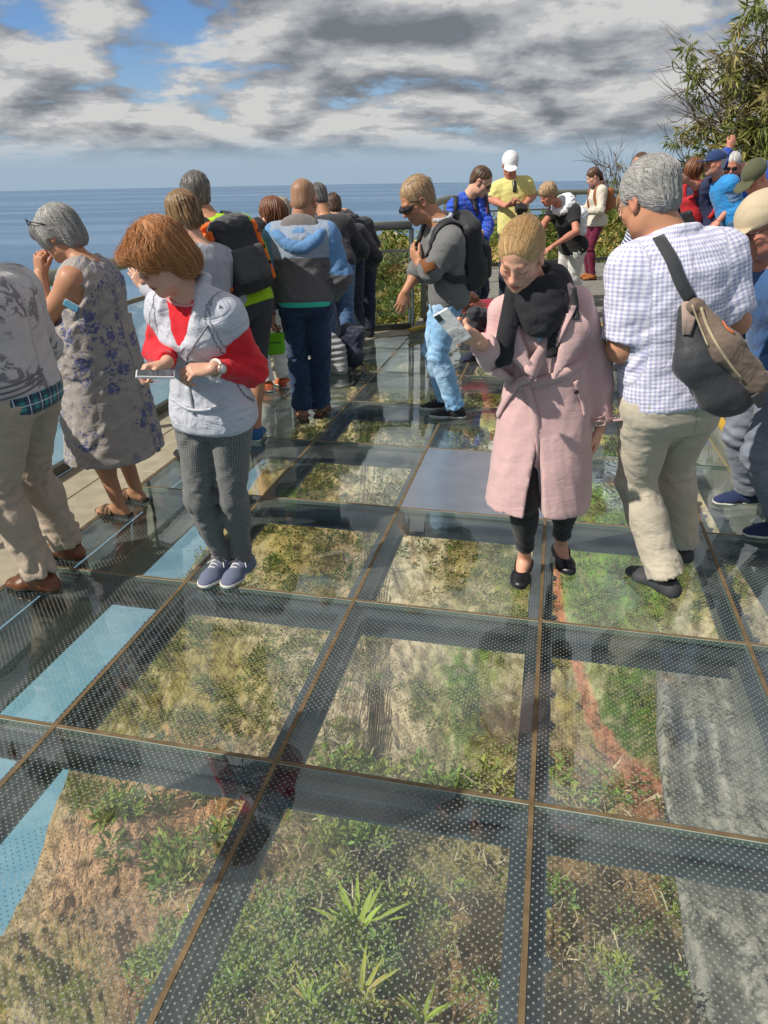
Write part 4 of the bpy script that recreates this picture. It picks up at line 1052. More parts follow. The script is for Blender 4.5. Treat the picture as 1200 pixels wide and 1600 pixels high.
ARM = {False: (.051, .045, .042, .029), True: (.045, .039, .037, .025)}
LEG = {False: (.090, .058, .056, .037), True: (.086, .056, .055, .034)}
def arm_prims(S, J, k, e=0.0, upto=2.0, girth=1.0, kk=0.03, cut=True, e2=None):
    """upper arm and forearm, inflated by e; upto: 0..1 upper arm, 1..2 forearm"""
    a0, a1, b0, b1 = [q * J['s'] * girth for q in ARM[J['fem']]]; sh, el, wr = J['shd'][k], J['el'][k], J['wr'][k]
    e2 = e if e2 is None else e2
    sg = -1 if k == 'L' else 1
    S.cone(J['neck'] + (J['cR'] * sg * .035 - J['U'] * .022 - J['cF'] * .012) * J['s'], sh, .046 * J['s'] + e * .7, a0 * .98 + e, kk * 1.4)
    u = min(upto, 1.0); ex = e + (e2 - e) * u
    S.cone(sh, sh + (el - sh) * u, a0 + e, a0 + (a1 - a0) * u + ex, kk * 1.8, flat=(0, 1 if upto < 1 and cut else 0))
    if upto > 1:
        u = upto - 1; d = wr - el
        S.cone(el, el + d * u, b0 + e2, b0 + (b1 - b0) * u + e2, kk * .8, flat=(0, 1 if cut else 0))
        if u > .5: S.ell(el + d * 0.28, np.array([b0 * 1.06 + e2, b0 * 1.06 + e2, np.linalg.norm(d) * 0.26]), frame_z(d), .02)
def frame_z(d):
    z = nrm(d); x = nrm(np.cross(z, [0.31, 0.52, 0.79])); return np.stack([x, np.cross(z, x), z])
def leg_prims(S, J, k, e=0.0, upto=2.0, girth=1.0, e2=None, kk=0.03, hem=None):
    t0, t1, c0, c1 = [q * J['s'] * girth for q in LEG[J['fem']]]; h, kn, an = J['hip'][k], J['kn'][k], J['an'][k]
    e2 = e if e2 is None else e2; u = min(upto, 1.0)
    hs = h - UP * 0.02
    S.cone(hs, hs + (kn - hs) * u, t0 + e, t0 + (t1 - t0) * u + e, kk, flat=(0, 1 if upto < 1 else 0))
    if upto > 1:
        u = upto - 1; d = an - kn; r1 = (c0 + (c1 - c0) * u + e2) if hem is None else hem
        S.cone(kn, kn + d * u, c0 + e, r1, kk * .8, flat=(0, 1))
        bk = -J['pF'] * 0.014
        S.ell(kn + d * .30 + bk, np.array([c0 * 1.02 + e, c0 * 1.02 + e, np.linalg.norm(d) * .27]), frame_z(d), .03)

# crumple: a few warped plane waves, stronger near the given joints
def crumple(seed, amp=0.0035, joints=(), jr=0.09, jamp=0.008, scale=1.0, vert=1.0, calm=()):
    calm = [(np.asarray(o, np.float32), nrm(n).astype(np.float32), w) for o, n, w in calm]
    r = np.random.default_rng(seed)
    K = []
    for i in range(5):
        d = nrm(r.normal(size=3) * np.array([1, 1, 1.6 * vert])); K.append((d * (2 * math.pi / (r.uniform(.045, .13) * scale)), r.uniform(0, 6.28)))
    Wp = [(nrm(r.normal(size=3)) * 2 * math.pi / r.uniform(.15, .3), r.uniform(0, 6.28), r.normal(size=3) * .02) for _ in range(3)]
    js = [np.asarray(j, np.float32) for j in joints]
    def fn(p):
        q = p
        for kv, ph, am in Wp: q = q + np.sin(p @ kv.astype(np.float32) + np.float32(ph))[..., None] * am.astype(np.float32)
        v = 0
        for i, (kv, ph) in enumerate(K):
            w = np.sin(q @ kv.astype(np.float32) + np.float32(ph)); v = v + (.85 - 1.75 * np.abs(w) ** .85 if i % 2 else np.sign(w) * np.abs(w) ** 1.2)
        v = v / 3.0
        w = amp
        if js:
            wj = 0
            for j in js:
                e = p - j; wj = np.maximum(wj, np.exp(-np.einsum('...i,...i', e, e) / (jr * jr)))
            w = amp + jamp * wj
        for o, n, wd in calm: w = w * np.clip(np.abs((p - o) @ n) / wd, .12, 1)
        return v * w
    return fn

def cloth_uv(V, J, bones):
    """coordinates in metres around / along the nearest bone; bones: list of (a, b, right, forward, r, v0)"""
    best = np.full(len(V), 9.0); uv = np.zeros((len(V), 3), np.float32)
    for i, (a, b, rr, ff, rad, bias) in enumerate(bones):
        a = np.asarray(a); b = np.asarray(b); d = b - a; L = np.linalg.norm(d); d = d / L
        x = rr - d * (rr @ d); x = nrm(x); y = np.cross(d, x)
        q = V - a; h = q @ d; t = np.clip(h / L, 0, 1)
        dist = np.linalg.norm(q - t[:, None] * (b - a), axis=1) - bias
        ang = np.arctan2(q @ x, q @ y)
        m = dist < best; best[m] = dist[m]
        uv[m] = np.stack([ang * rad, h + i * 0.37, np.full(len(V), i * 0.21)], 1)[m]
    return uv
def bones_of(J, parts):
    B = []; g = J.get('girth', 1.0)
    if 'T' in parts: B.append((J['pel'], J['sh'], J['cR'], J['cF'], 0.155 * g, 0.10 * g))
    for k in 'LR':
        if 'U' in parts: B.append((J['shd'][k], J['el'][k], J['cR'], J['cF'], 0.06, 0.045))
        if 'F' in parts: B.append((J['el'][k], J['wr'][k], J['cR'], J['cF'], 0.045, 0.03))
        if 'G' in parts: B.append((J['hip'][k] + UP * .1, J['kn'][k], J['pR'], J['pF'], 0.085, 0.06)); B.append((J['kn'][k], J['an'][k], J['pR'], J['pF'], 0.06, 0.04))
    return B
def garment(name, S, J, vox, m, parent, parts, uvf=None):
    V, F = S.mesh(vox)
    if len(F) == 0: return None
    uv = uvf(V) if uvf else cloth_uv(V, J, bones_of(J, parts))
    return mesh_obj(name, V, F, m, parent, True, parent.location, attrs={'uvw': uv})

SK = {'fair': (.62, .36, .25), 'tan': (.46, .23, .13), 'red': (.52, .22, .145), 'brown': (.36, .17, .095), 'pale': (.66, .42, .32)}
def skin_colors(V, J, tone, brow=None, beard=0.0, lips=(.45, .13, .12), hairc=None, stubble=None):
    c = np.tile(np.array(SK.get(tone, tone), np.float32), (len(V), 1))
    q = (V - J['head']) @ J['hA'].T / (J['s'] * (0.97 if J['fem'] else 1) * J.get('hs', 1.0))
    x, y, z = q[:, 0], q[:, 1], q[:, 2]; ax = np.abs(x)
    front = y > 0.05
    def blend(mask, col):
        mask = np.clip(mask, 0, 1)[:, None]; c[:] = c * (1 - mask) + np.array(col, np.float32) * mask
    g = lambda cx, cy, sx, sy: np.exp(-(((ax - cx) / sx) ** 2 + ((z - cy) / sy) ** 2))
    blend(.22 * g(.045, -.025, .022, .02) * front, (.62, .20, .15)); blend(.35 * g(0, -.022, .013, .014) * (y > .09), (.62, .20, .15))
    blend(.35 * (ax > .076) * (np.abs(z) < .05) * (y < .03), (.60, .20, .15))
    lipm = ((ax < .021) & (z < -.051) & (z > -.077) & (y > .080)) * np.clip(1.3 - ((ax / .021) ** 2 + ((z + .064) / .012) ** 2) ** 2, 0, 1)
    blend(lipm, lips)
    blend(((np.abs(z + .0632) < .0016) & (ax < .021) & (y > .08)) * .8, (.16, .04, .04))
    if brow is not None:
        arch = .0285 + .004 * np.sin(np.clip((ax - .014) / .036, 0, 1) * 3.1)
        blend(((ax > .013) & (ax < .052) & (y > .05)) * np.clip(1.5 - np.abs(z - arch) / .0034, 0, 1) * .85, brow)
    lash = ((ax - .031) / .0155) ** 2
    blend(front * np.clip(1.6 - np.abs(z - (.0015 - .003 * (1 - lash))) / .0022, 0, 1) * (lash < 1) * .85, (.05, .03, .025))
    if stubble is not None:
        b = front * np.clip((-.034 - z) / .014, 0, 1) * np.clip((z + .125) / .02, 0, 1) * (1 - lipm)
        blend(b * stubble[1], stubble[0])
    return c
def body(label, J, tone='fair', vox=0.0075, feet=False, legs=True, brow=(.10, .06, .035), hands=True, curl=None, name='person', cat='person', thumb=None, group=None, girth=1.0, stubble=None, lips=(.45, .15, .13), toes=False, belly=0.0, head=True, base_z=0.0):
    """the one continuous skin: head, trunk, limbs, hands"""
    S = SDF(); g = girth; J['girth'] = girth
    torso(S, J, -0.006, girth=g, belly=belly)
    for k in 'LR':
        arm_prims(S, J, k, 0.0, 2.0, girth=g, cut=False)
        if legs: leg_prims(S, J, k, -0.004, 2.0, girth=g)
        if legs and feet: foot_prims(S, J, k, -0.004, toes)
    head_prims(S, J, J['fem'])
    for k in 'LR':
        if hands and k in hands if isinstance(hands, str) else hands:
            hand_prims(S, J, k, None, thumb=(thumb or {}).get(k, 0.3))
    V, F = S.mesh(vox)
    base = np.array([J['pel'][0], J['pel'][1], base_z])
    o = mesh_obj(name, V, F, skin_mat(), None, True, base, attrs={'Col': skin_colors(V, J, tone, brow, lips=lips, stubble=stubble)})
    tag(o, label, cat, group)
    return o

def top(name, J, m, parent, vox=0.011, sleeve=2.0, e=0.012, hem=0.0, t1=1.06, girth=1.0, belly=0.0, cr=(0.0035, 0.008), seed=1, e2=None, flare=0.0, neck=None, cuff=None, extra=None, open_v=None, scale=1.0, armg=1.0):
    S = SDF(); torso(S, J, e, hem, t1, girth, belly, flare=flare)
    smax = sleeve if np.isscalar(sleeve) else max(sleeve.values())
    if smax > 0:
        for k in 'LR': arm_prims(S, J, k, e, sleeve if np.isscalar(sleeve) else sleeve[k], girth * armg, 0.035, True, e2)
    if extra: extra(S)
    if neck is not None:                                 # round neck opening (centre offset forward, up; radius)
        c = J['neck'] + J['cF'] * neck[0] + J['U'] * neck[1]; S.ell(c, (neck[2], neck[2], neck[2] * neck[3] if len(neck) > 3 else neck[2]), np.stack([J['cR'], J['cF'], J['U']]), 0.006, 's')
    if open_v is not None:                               # front opening: depth point, half width at the top
        a = J['neck'] + J['cF'] * (open_v[2] if len(open_v) > 2 else .12) + J['U'] * .03; b = J['neck'] + J['cF'] * .17 - J['U'] * open_v[0]
        S.cone(a, b, open_v[1], .006, 0.006, 's')
    js = [J['el']['L'], J['el']['R'], J['pel'] + J['U'] * .12]
    calm = [(J['pel'] + (J['sh'] - J['pel']) * hem, J['U'], .05), (J['pel'] + (J['sh'] - J['pel']) * t1, J['U'], .05)]
    S.disp = crumple(seed, cr[0], js, .10, cr[1], scale, 1.0, calm); S.amp = sum(cr)
    return garment(name, S, J, vox, m, parent, ("TUF" if smax > 1 else ("TU" if smax > 0 else "T")))
def trousers(name, J, m, parent, vox=0.011, e=0.014, waist=0.20, upto=1.95, e2=None, girth=1.0, belly=0.0, cr=(0.003, 0.010), seed=3, hem=None, scale=1.0, legs='LR'):
    S = SDF(); torso(S, J, e - 0.002, -0.24, waist, girth, belly)
    for k in legs: leg_prims(S, J, k, e, upto, girth, e2, 0.03, hem)
    js = [J['kn'][k] for k in legs] + [J['an'][k] + UP * .05 for k in legs] + [J['hip'][k] - UP * .06 + J['pF'] * .05 for k in legs]
    S.disp = crumple(seed, cr[0], js, .11, cr[1], scale, 1.4); S.amp = sum(cr)
    return garment(name, S, J, vox, m, parent, 'G')
def shoes(name, J, parent, upper, sole, vox=0.006, e=0.005, low=False, collar=0.0, laces=None, sole_h=0.022, foot='LR', flat=False):
    out = []
    for k in foot:
        S = SDF(); P = foot_prims(S, J, k, e)
        if flat:                                          # ballet flat: cut away the instep
            S.ell(P(0, .03, .085), (.040, .088, .062), np.stack([np.array([J['toe' + k][1], -J['toe' + k][0], 0]), J['toe' + k], UP]), .006, 's')
        elif collar > 0: S.cone(P(0, -.004, .05), P(0, -.012, .075 + collar), .046, .046, .02, flat=(0, 1))
        if not flat and collar <= 0: S.ell(P(0, -.012, .098), (.040, .045, .030), None, .006, 's')
        S.half(P(0, 0, .010), -UP)
        S.disp = crumple(hash(k) % 7 + 2, .0008, (), scale=.8); S.amp = .001
        V, F = S.mesh(vox)
        ft = J['toe' + k]; rt = np.array([ft[1], -ft[0], 0]); o0 = P(0, 0, 0)
        uv = np.stack([(V - o0) @ rt, (V - o0) @ ft, (V - o0)[:, 2]], 1)
        o = mesh_obj(name, V, F, upper, parent, True, parent.location, attrs={'uvw': uv})
        if sole is not None:
            S2 = SDF(); foot_prims(S2, J, k, e + .0035); S2.half(P(0, 0, sole_h), UP); S2.half(P(0, 0, 0.001), -UP)
            V2, F2 = S2.mesh(vox); put = mesh_obj('sole', V2, F2, sole, None, True, parent.location); put.parent = o; put.matrix_parent_inverse = Matrix.Identity(4); put.location = (0, 0, 0)
        if laces is not None:
            mb = MB()
            for q in range(5):
                y = .030 + q * .020; z = .098 - q * .0105 + e
                mb.tube(bez([P(-.028, y - .006, z - .016), P(-.012, y, z + .004), P(.012, y + .005, z + .004), P(.028, y + .011, z - .016)], 4), .0034, 6)
            for sg in (-1, 1): mb.tube(bez([P(0, .024, .102), P(sg * .030, .040, .112), P(sg * .046, .024, .088), P(sg * .02, .018, .10), P(sg * .055, .060, .070)], 5), .0028, 6)
            lo = mb.build('laces', laces, None, True, parent.location); lo.parent = o; lo.matrix_parent_inverse = Matrix.Identity(4); lo.location = (0, 0, 0)
        out.append(o)
    return out

def hair(J, m, parent, prims, cut=None, vox=0.0055, amp=0.0022, seed=5, locks=None, name='hair', freq=1.0, short=True, back=False):
    """prims in head axes: ('e', centre, radii[, k]) or ('c', a, b, r1, r2[, k]); cut: list of the same, taken away"""
    c = J['head']; A = J['hA']; s = J['s'] * (0.97 if J['fem'] else 1.0) * J.get('hs', 1.0); S = SDF()
    P = lambda p: c + s * (A[0] * p[0] + A[1] * p[1] + A[2] * p[2])
    def put(q, op):
        k = (q[-1] if (q[0] == 'e' and len(q) > 3) or (q[0] == 'c' and len(q) > 5) else .02) * s
        if q[0] == 'e': S.ell(P(q[1]), np.array(q[2]) * s, A, k, op)
        elif q[0] == 'h': S.half(P(q[1]), A[0] * q[2][0] + A[1] * q[2][1] + A[2] * q[2][2])
        else: S.cone(P(q[1]), P(q[2]), q[3] * s, q[4] * s, k, op)
    for q in prims: put(q, 'u')
    for q in (cut or []): put(q, 'i' if q[0] == 'h' else 's')
    r = np.random.default_rng(seed); fr = [(r.uniform(9, 38) * freq, r.uniform(0, 6.28), r.uniform(-26, 26)) for _ in range(6)]
    cA = (A / s).astype(np.float32); cc = c.astype(np.float32)
    def flow(p):
        q = (p - cc) @ cA.T
        if back: return np.arctan2(q[..., 0], q[..., 2] + .05) * 1.6, q
        return np.arctan2(q[..., 0], q[..., 1] + .03), q
    def disp(p):
        ph, q = flow(p); v = 0
        for f, o_, tw in fr: v = v + np.sin(ph * round(f) + o_ + (.15 if back else 1) * (tw * q[..., 2] + 7 * np.sin(q[..., 1] * 14 + o_)))
        if short:
            for f, o_, tw in fr[:4]: v = v + 0.9 * np.sin(q[..., 0] * f * 11 + q[..., 1] * tw * 9 + o_) * np.sin(q[..., 2] * f * 8 + o_ * 2)
        return v * amp * .45 * s
    S.disp = disp; S.amp = amp * 2
    V, F = S.mesh(vox)
    if len(F) == 0: return None
    ph, q = flow(V); uv = np.stack([ph * .09, -q[:, 1] if back else q[:, 2] - .5 * q[:, 1], q[:, 0]], 1)
    o = mesh_obj(name, V, F, m, parent, True, parent.location, attrs={'uvw': uv})
    if locks:
        mb = MB(); UV = []
        for pts, r0 in locks(r, V, q):
            pp = np.array([P(x) for x in pts]); n = len(pp); n0 = len(mb.V)
            mb.tube(pp, [r0 * s * w for w in np.interp(np.linspace(0, 1, n), [0, .25, .7, 1], [.5, 1, .8, .15])], 5, up=None)
            a = r.uniform(-1, 1); UV += [(a, v_, a) for v_ in np.repeat(np.linspace(0, .2, n), 5)]
        lo = mesh_obj('hair_locks', mb.V, mb.F, m, None, True, parent.location, attrs={'uvw': np.array(UV)})
        lo['kind'] = 'stuff'
        lo.parent = o; lo.matrix_parent_inverse = Matrix.Identity(4); lo.location = (0, 0, 0)
    return o

# ------------------------------------------------------------------ dressing aids: points laid onto a garment's surface
from mathutils.bvhtree import BVHTree
def surf(*objs):
    V = []; F = []
    for o in objs:
        M_ = o.matrix_basis if o.parent is None else o.parent.matrix_basis @ o.matrix_parent_inverse @ o.matrix_basis
        n = len(V); V += [M_ @ v.co for v in o.data.vertices]; F += [[i + n for i in p.vertices] for p in o.data.polygons]
    return BVHTree.FromPolygons(V, F)
def drape(bvh, pix, n=8, off=.004, smooth=True):
    """picture points -> points and normals on the surface they fall on"""
    P, N = [], []
    for q in pix:
        h, nn, i, d = bvh.ray_cast(Vector(EYE), Vector(nrm(ray(*q[:2]))))
        if h is None: continue
        P.append(np.array(h) + np.array(nn) * off); N.append(np.array(nn))
    if len(P) < 2: return (np.array(P), np.array(N))
    return (bez(P, n), bez(N, n)) if smooth else (np.array(P), np.array(N))
def snap(bvh, pts, off=.004):
    P, N = [], []
    for p in pts:
        h, nn, i, d = bvh.find_nearest(Vector(p)); P.append(np.array(h) + np.array(nn) * off); N.append(np.array(nn))
    return np.array(P), np.array(N)
def strap(name, bvh, pix, w, m, parent, th=.003, off=.003, n=6, kind=None):
    P, N = drape(bvh, pix, n, off)
    if len(P) < 2: return None
    mb = MB(); mb.ribbon(P, w, N, th); return mb.build(name, m, parent, True, parent.location if parent else None)
def child(o, parent):
    o.parent = parent; o.matrix_parent_inverse = Matrix.Identity(4); o.location = (0, 0, 0); return o
def field_locks(dirfn, n, steps=7, step=.022, r0=.0045, zmin=-9, lift=.002, pick=None):
    def gen(r, V, q):
        pts = q[::max(1, len(q) // 6000)]; ok = pts[pts[:, 2] > zmin]
        if pick is not None: ok = ok[pick(ok)]
        out = []
        for i in range(n):
            p = ok[r.integers(len(ok))].astype(float); P = [p]
            for k in range(steps):
                d = dirfn(p, r); t = p + nrm(d) * step
                j = np.argmin(((pts - t) ** 2).sum(1)); t2 = pts[j] * .75 + t * .25; out_ = nrm(t2 - np.array([0, -.01, .0])); p = t2 + out_ * lift * (1 if k < steps - 1 else 2.0); P.append(p)
            out.append((bez(P, 2), r0 * r.uniform(.6, 1.5)))
        return out
    return gen
def solid(name, m, parent, fn, vox=.006, disp=None, amp=0.0, label=None, cat=None, group=None, origin=None, uv=None, kind=None):
    """one implicit solid as an object (a thing when parent is None)"""
    S = SDF(); fn(S); S.disp = disp; S.amp = amp; V, F = S.mesh(vox)
    og = origin if origin is not None else (parent.location if parent is not None else V.mean(0))
    o = mesh_obj(name, V, F, m, parent, True, og, attrs={'uvw': V - np.asarray(og, np.float32) if uv is None else uv(V)}); tag(o, label, cat, group, kind)
    return o
def basis(y, z):
    y = nrm(y); z = np.asarray(z, float); z = nrm(z - y * (z @ y)); return np.stack([np.cross(y, z), y, z])
def phone(label, c, along, normal, m_back, size=(.072, .148, .009), group=None):
    A = basis(along, normal); root = empty('phone', c, label, 'phone', group)
    mb = MB(); mb.box(c, size, *A, bev=.004); child(mb.build('case', m_back, None, False, c), root)
    mb = MB(); mb.box(np.asarray(c) - A[2] * (size[2] / 2 + .0006), (size[0] - .007, size[1] - .010, .001), *A); child(mb.build('screen', plain('screen_glass', (.012, .014, .02), .08, 0, 0, 9, 0), None, False, c), root)
    mb = MB(); mb.box(np.asarray(c) + A[2] * (size[2] / 2 + .001) + A[1] * size[1] * .38 - A[0] * .018, (.024, .028, .003), *A, bev=.001); child(mb.build('camera_bump', plain('black_gloss', (.015, .015, .017), .2, 0, 0, 9, 0), None, False, c), root)
    return root
def camera_body(label, c, fwd_, up_, strap_pts=None, strap_m=None):
    A = basis(fwd_, up_); root = empty('camera', c, label, 'camera'); BK = plain('camera_black', (.018, .018, .02), .45, 0, .2, 60, .3)
    P = lambda x, y, z: np.asarray(c) + A[0] * x + A[1] * y + A[2] * z
    child(solid('camera_body', BK, None, lambda S: (S.box(P(0, 0, 0), (.068, .030, .046), A, .012, .01), S.box(P(0, .002, .048), (.028, .026, .018), A, .008, .012), S.box(P(-.054, .02, -.003), (.017, .030, .042), A, .012, .012)), .004, origin=c), root)
    mb = MB(); mb.tube([P(.006, .028, 0), P(.006, .06, 0), P(.006, .062, 0), P(.006, .095, 0)], [.034, .034, .037, .036], 16); child(mb.build('lens', plain('black_gloss', (.015, .015, .017), .2, 0, 0, 9, 0), None, True, c), root)
    mb = MB(); mb.tube([P(.006, .0951, 0), P(.006, .0965, 0)], [.029, .028], 16); child(mb.build('lens_glass', plain('lens_coating', (.03, .02, .06), .05, 0, 0, 9, 0), None, True, c), root)
    return root
def glasses(J, parent, dark=True, frame=(.02, .02, .022)):
    c = J['head']; A = J['hA']; s = J['hs'] * J['s'] * (.97 if J['fem'] else 1); P = lambda x, y, z: c + s * (A[0] * x + A[1] * y + A[2] * z)
    fm = plain('glasses_frame', frame, .3, 0, 0, 9, 0); lm = plain('dark_lens', (.012, .013, .016), .08, 0, 0, 9, 0)
    mb = MB()
    for x in (-1, 1):
        ring = [P(x * .033 + .026 * math.cos(a), .103 - .010 * abs(x * .033 + .026 * math.cos(a)) / .06, .008 + .019 * math.sin(a)) for a in np.linspace(0, 6.283, 15)]
        mb.tube(ring, .0020 * s, 5, False)
        mb.tube([P(x * .058, .094, .014), P(x * .078, .060, .013), P(x * .084, -.005, .010), P(x * .080, -.030, -.012)], .0022 * s, 5)
    mb.tube([P(-.009, .104, .012), P(0, .109, .013), P(.009, .104, .012)], .002 * s, 5)
    o = child(mb.build('glasses', fm, None, True, parent.location), parent)
    if dark:
        for x in (-1, 1):
            mb = MB(); ring = [P(x * .033 + .025 * math.cos(a), .1035 - .010 * abs(x * .033 + .025 * math.cos(a)) / .06, .008 + .018 * math.sin(a)) for a in np.arange(14) * math.pi / 7]
            mb.add(ring + [q + A[1] * .0015 for q in ring], [tuple(range(14)), tuple(range(27, 13, -1))] + [(i, (i + 1) % 14, 14 + (i + 1) % 14, 14 + i) for i in range(14)])
            l = mb.build('lens', lm, None, True, parent.location); l.parent = o; l.matrix_parent_inverse = Matrix.Identity(4); l.location = (0, 0, 0)
    return o
def cap(J, parent, m, brim=.075, flat=False, up=.0):
    def f(S):
        c = J['head']; A = J['hA']; s = J['hs'] * J['s'] * (.97 if J['fem'] else 1); P = lambda x, y, z: c + s * (A[0] * x + A[1] * y + A[2] * z)
        S.ell(P(0, -.012, .046 + up), np.array((.092, .113, .092 if not flat else .078)) * s, A, .01); S.half(P(0, 0, .030 + up), -(A[2] + A[1] * .12))
        S.ell(P(0, .095 + brim * .45, .034 + up), np.array((.074, .045 + brim * .55, .006)) * s, A, .012)
        if flat: S.ell(P(0, .0, .030 + up), np.array((.125, .15, .007)) * s, basis(A[1] + A[2] * -.12, A[2]), .015)
    return child(solid('cap', m, None, f, .005, crumple(3, .0012, ()), .001, origin=parent.location), parent)

def strand_hair(dirfn, n, steps=9, step=.016, r0=.0010, pick=None, lift=(.0, .005), wob=.25, seed=3):
    """many thin three sided strands combed over a hair volume: dirfn(points) -> directions, all strands at once"""
    def make(J, o, m, parent):
        rng = np.random.default_rng(seed); me = o.data; c = J['head']; A = J['hA']; s_ = J['s'] * (0.97 if J['fem'] else 1.0) * J['hs']
        co = np.zeros(len(me.vertices) * 3, np.float32); me.vertices.foreach_get('co', co); Wc = co.reshape(-1, 3) + np.array(parent.location)
        q = (Wc - c) @ A.T / s_; pts = q[::max(1, len(q) // 5000)]
        from mathutils.kdtree import KDTree
        kd = KDTree(len(pts)); [kd.insert(Vector(v), i) for i, v in enumerate(pts)]; kd.balance()
        ok = pts if pick is None else pts[pick(pts)]
        p = ok[rng.integers(0, len(ok), n)].astype(float); L = rng.uniform(*lift, n)[:, None]; jit = rng.normal(size=(n, 3)) * wob; path = [p.copy()]
        for k in range(steps):
            d = dirfn(p) + jit; d /= np.linalg.norm(d, axis=1, keepdims=True); tq = p + d * step
            near = np.array([kd.find(Vector(v))[0] for v in tq]); p = near * .8 + tq * .2; path.append(p.copy())
        S = np.stack(path, 1); out = S - np.array([0, -.015, .0]); out /= np.linalg.norm(out, axis=2, keepdims=True)
        S = S + out * (L[:, :, None] * np.linspace(.6, 1.3, steps + 1)[None, :, None] + .0008)
        Wp = c + s_ * (S @ A); T = np.gradient(Wp, axis=1); T /= np.linalg.norm(T, axis=2, keepdims=True) + 1e-9
        N_ = out @ A; Bn = np.cross(T, N_); Bn /= np.linalg.norm(Bn, axis=2, keepdims=True) + 1e-9; N_ = np.cross(Bn, T)
        rad = (r0 * s_ * rng.uniform(.6, 1.5, n))[:, None, None] * np.interp(np.linspace(0, 1, steps + 1), [0, .2, .7, 1], [.5, 1, .9, .2])[None, :, None]
        ring = np.stack([Wp + rad * (Bn * math.cos(a) + N_ * math.sin(a)) for a in (0.5, 2.6, 4.7)], 2)
        V = ring.reshape(-1, 3); K = steps + 1; i0 = (np.arange(n) * K * 3)[:, None, None] + (np.arange(steps) * 3)[None, :, None]; j = np.arange(3)[None, None, :]; j2 = (j + 1) % 3
        F = np.stack([i0 + j, i0 + j2, i0 + j2 + 3, i0 + j + 3], -1).reshape(-1, 4)
        tone = rng.uniform(-1, 1, n); uv = np.stack([np.repeat(tone[:, None], K, 1) * .5, np.repeat(np.linspace(0, .15, K)[None], n, 0), np.repeat(tone[:, None], K, 1)], -1)
        uv = np.repeat(uv[:, :, None, :], 3, 2).reshape(-1, 3)
        so = mesh_obj('hair_strands', V, F, m, None, True, parent.location, attrs={'uvw': uv}); so['kind'] = 'stuff'
        so.parent = o; so.matrix_parent_inverse = Matrix.Identity(4); so.location = (0, 0, 0)
    return make
# ------------------------------------------------------------------ people
def G(px, py, z=0.0): return on_z(px, py, z)
BLK = plain('black_rubber', (.02, .02, .022), .6, 0, .3, 30, .3); WSOLE = plain('white_rubber', (.66, .64, .58), .6, 0, .35, 30, .2); LACE = plain('shoe_lace', (.72, .70, .66), .8, 0, .2, 80, .2)
BROWN_L = plain('brown_leather', (.20, .065, .025), .35, 0, .6, 14, .3); DARK_L = plain('dark_leather', (.035, .022, .017), .45, 0, .4, 20, .3); BLACK_L = plain('black_leather', (.014, .014, .018), .32, 0, .3, 30, .2)
NYLON = fabric('black_nylon', (.022, .023, .027), rough=.62, wr=.5, sheen=.05, spec=.4)
def short_hair(J, m, b, vol=0.0, seed=5, amp=.0016, locks=0, **k):
    v = vol
    return hair(J, m, b, [('e', (0, -.024, .043 + v * .4), (.082 + v, .104 + v, .090 + v)), ('e', (0, -.062, -.025), (.062 + v * .6, .046 + v * .5, .055), .03)],
                [('e', (0, .122, -.016), (.080, .072, .102), .03), ('e', (.078, .018, -.040), (.030, .040, .052), .01), ('e', (-.078, .018, -.040), (.030, .040, .052), .01), ('h', (0, -.05, -.068), (0, .35, -1))], amp=amp, seed=seed,
                locks=field_locks(lambda p, r: np.array([p[0] * 2 + r.normal() * .3, -.45 + r.normal() * .3, -.55 + r.normal() * .2]), locks, 4, .013, .0019, lift=.0022) if locks else None, **k)
def long_hair(J, m, b, length=.16, vol=.012, seed=6, locks=60):
    v = vol
    return hair(J, m, b, [('e', (0, -.02, .043), (.084 + v, .106 + v, .092 + v)), ('c', (0, -.062, .0), (0, -.072, -length), .072 + v, .058, .04), ('c', (-.058, -.02, .0), (-.060, -.02, -length * .8), .036, .026, .03), ('c', (.058, -.02, .0), (.060, -.02, -length * .8), .036, .026, .03)],
                [('e', (0, .125, -.055), (.062, .075, .135), .014)], amp=.003, seed=seed, short=False,
                locks=field_locks(lambda p, r: np.array([p[0] * 3, -.25 if p[2] > .05 else r.normal() * .1, -1.0]), locks, 7, .022, .0045) if locks else None)
HR = dict(grey=hair_mat('hair_grey', (.40, .385, .37), (.66, .65, .62), (.80, .79, .77)), brown=hair_mat('hair_brown', (.055, .028, .015), (.15, .078, .038)), dark=hair_mat('hair_dark', (.020, .014, .010), (.065, .045, .032)),
          red=hair_mat('hair_red', (.44, .16, .045), (.74, .34, .12), (.88, .58, .28)), blonde=hair_mat('hair_blonde', (.48, .27, .10), (.76, .51, .24), (.32, .16, .06)), auburn=hair_mat('hair_auburn', (.12, .040, .016), (.27, .105, .04)),
          sand=hair_mat('hair_sand', (.27, .16, .08), (.46, .31, .17)), chest=hair_mat('hair_chestnut', (.14, .075, .032), (.34, .20, .09), (.48, .32, .16)), bald=hair_mat('hair_cropped', (.33, .17, .095), (.42, .23, .135)))

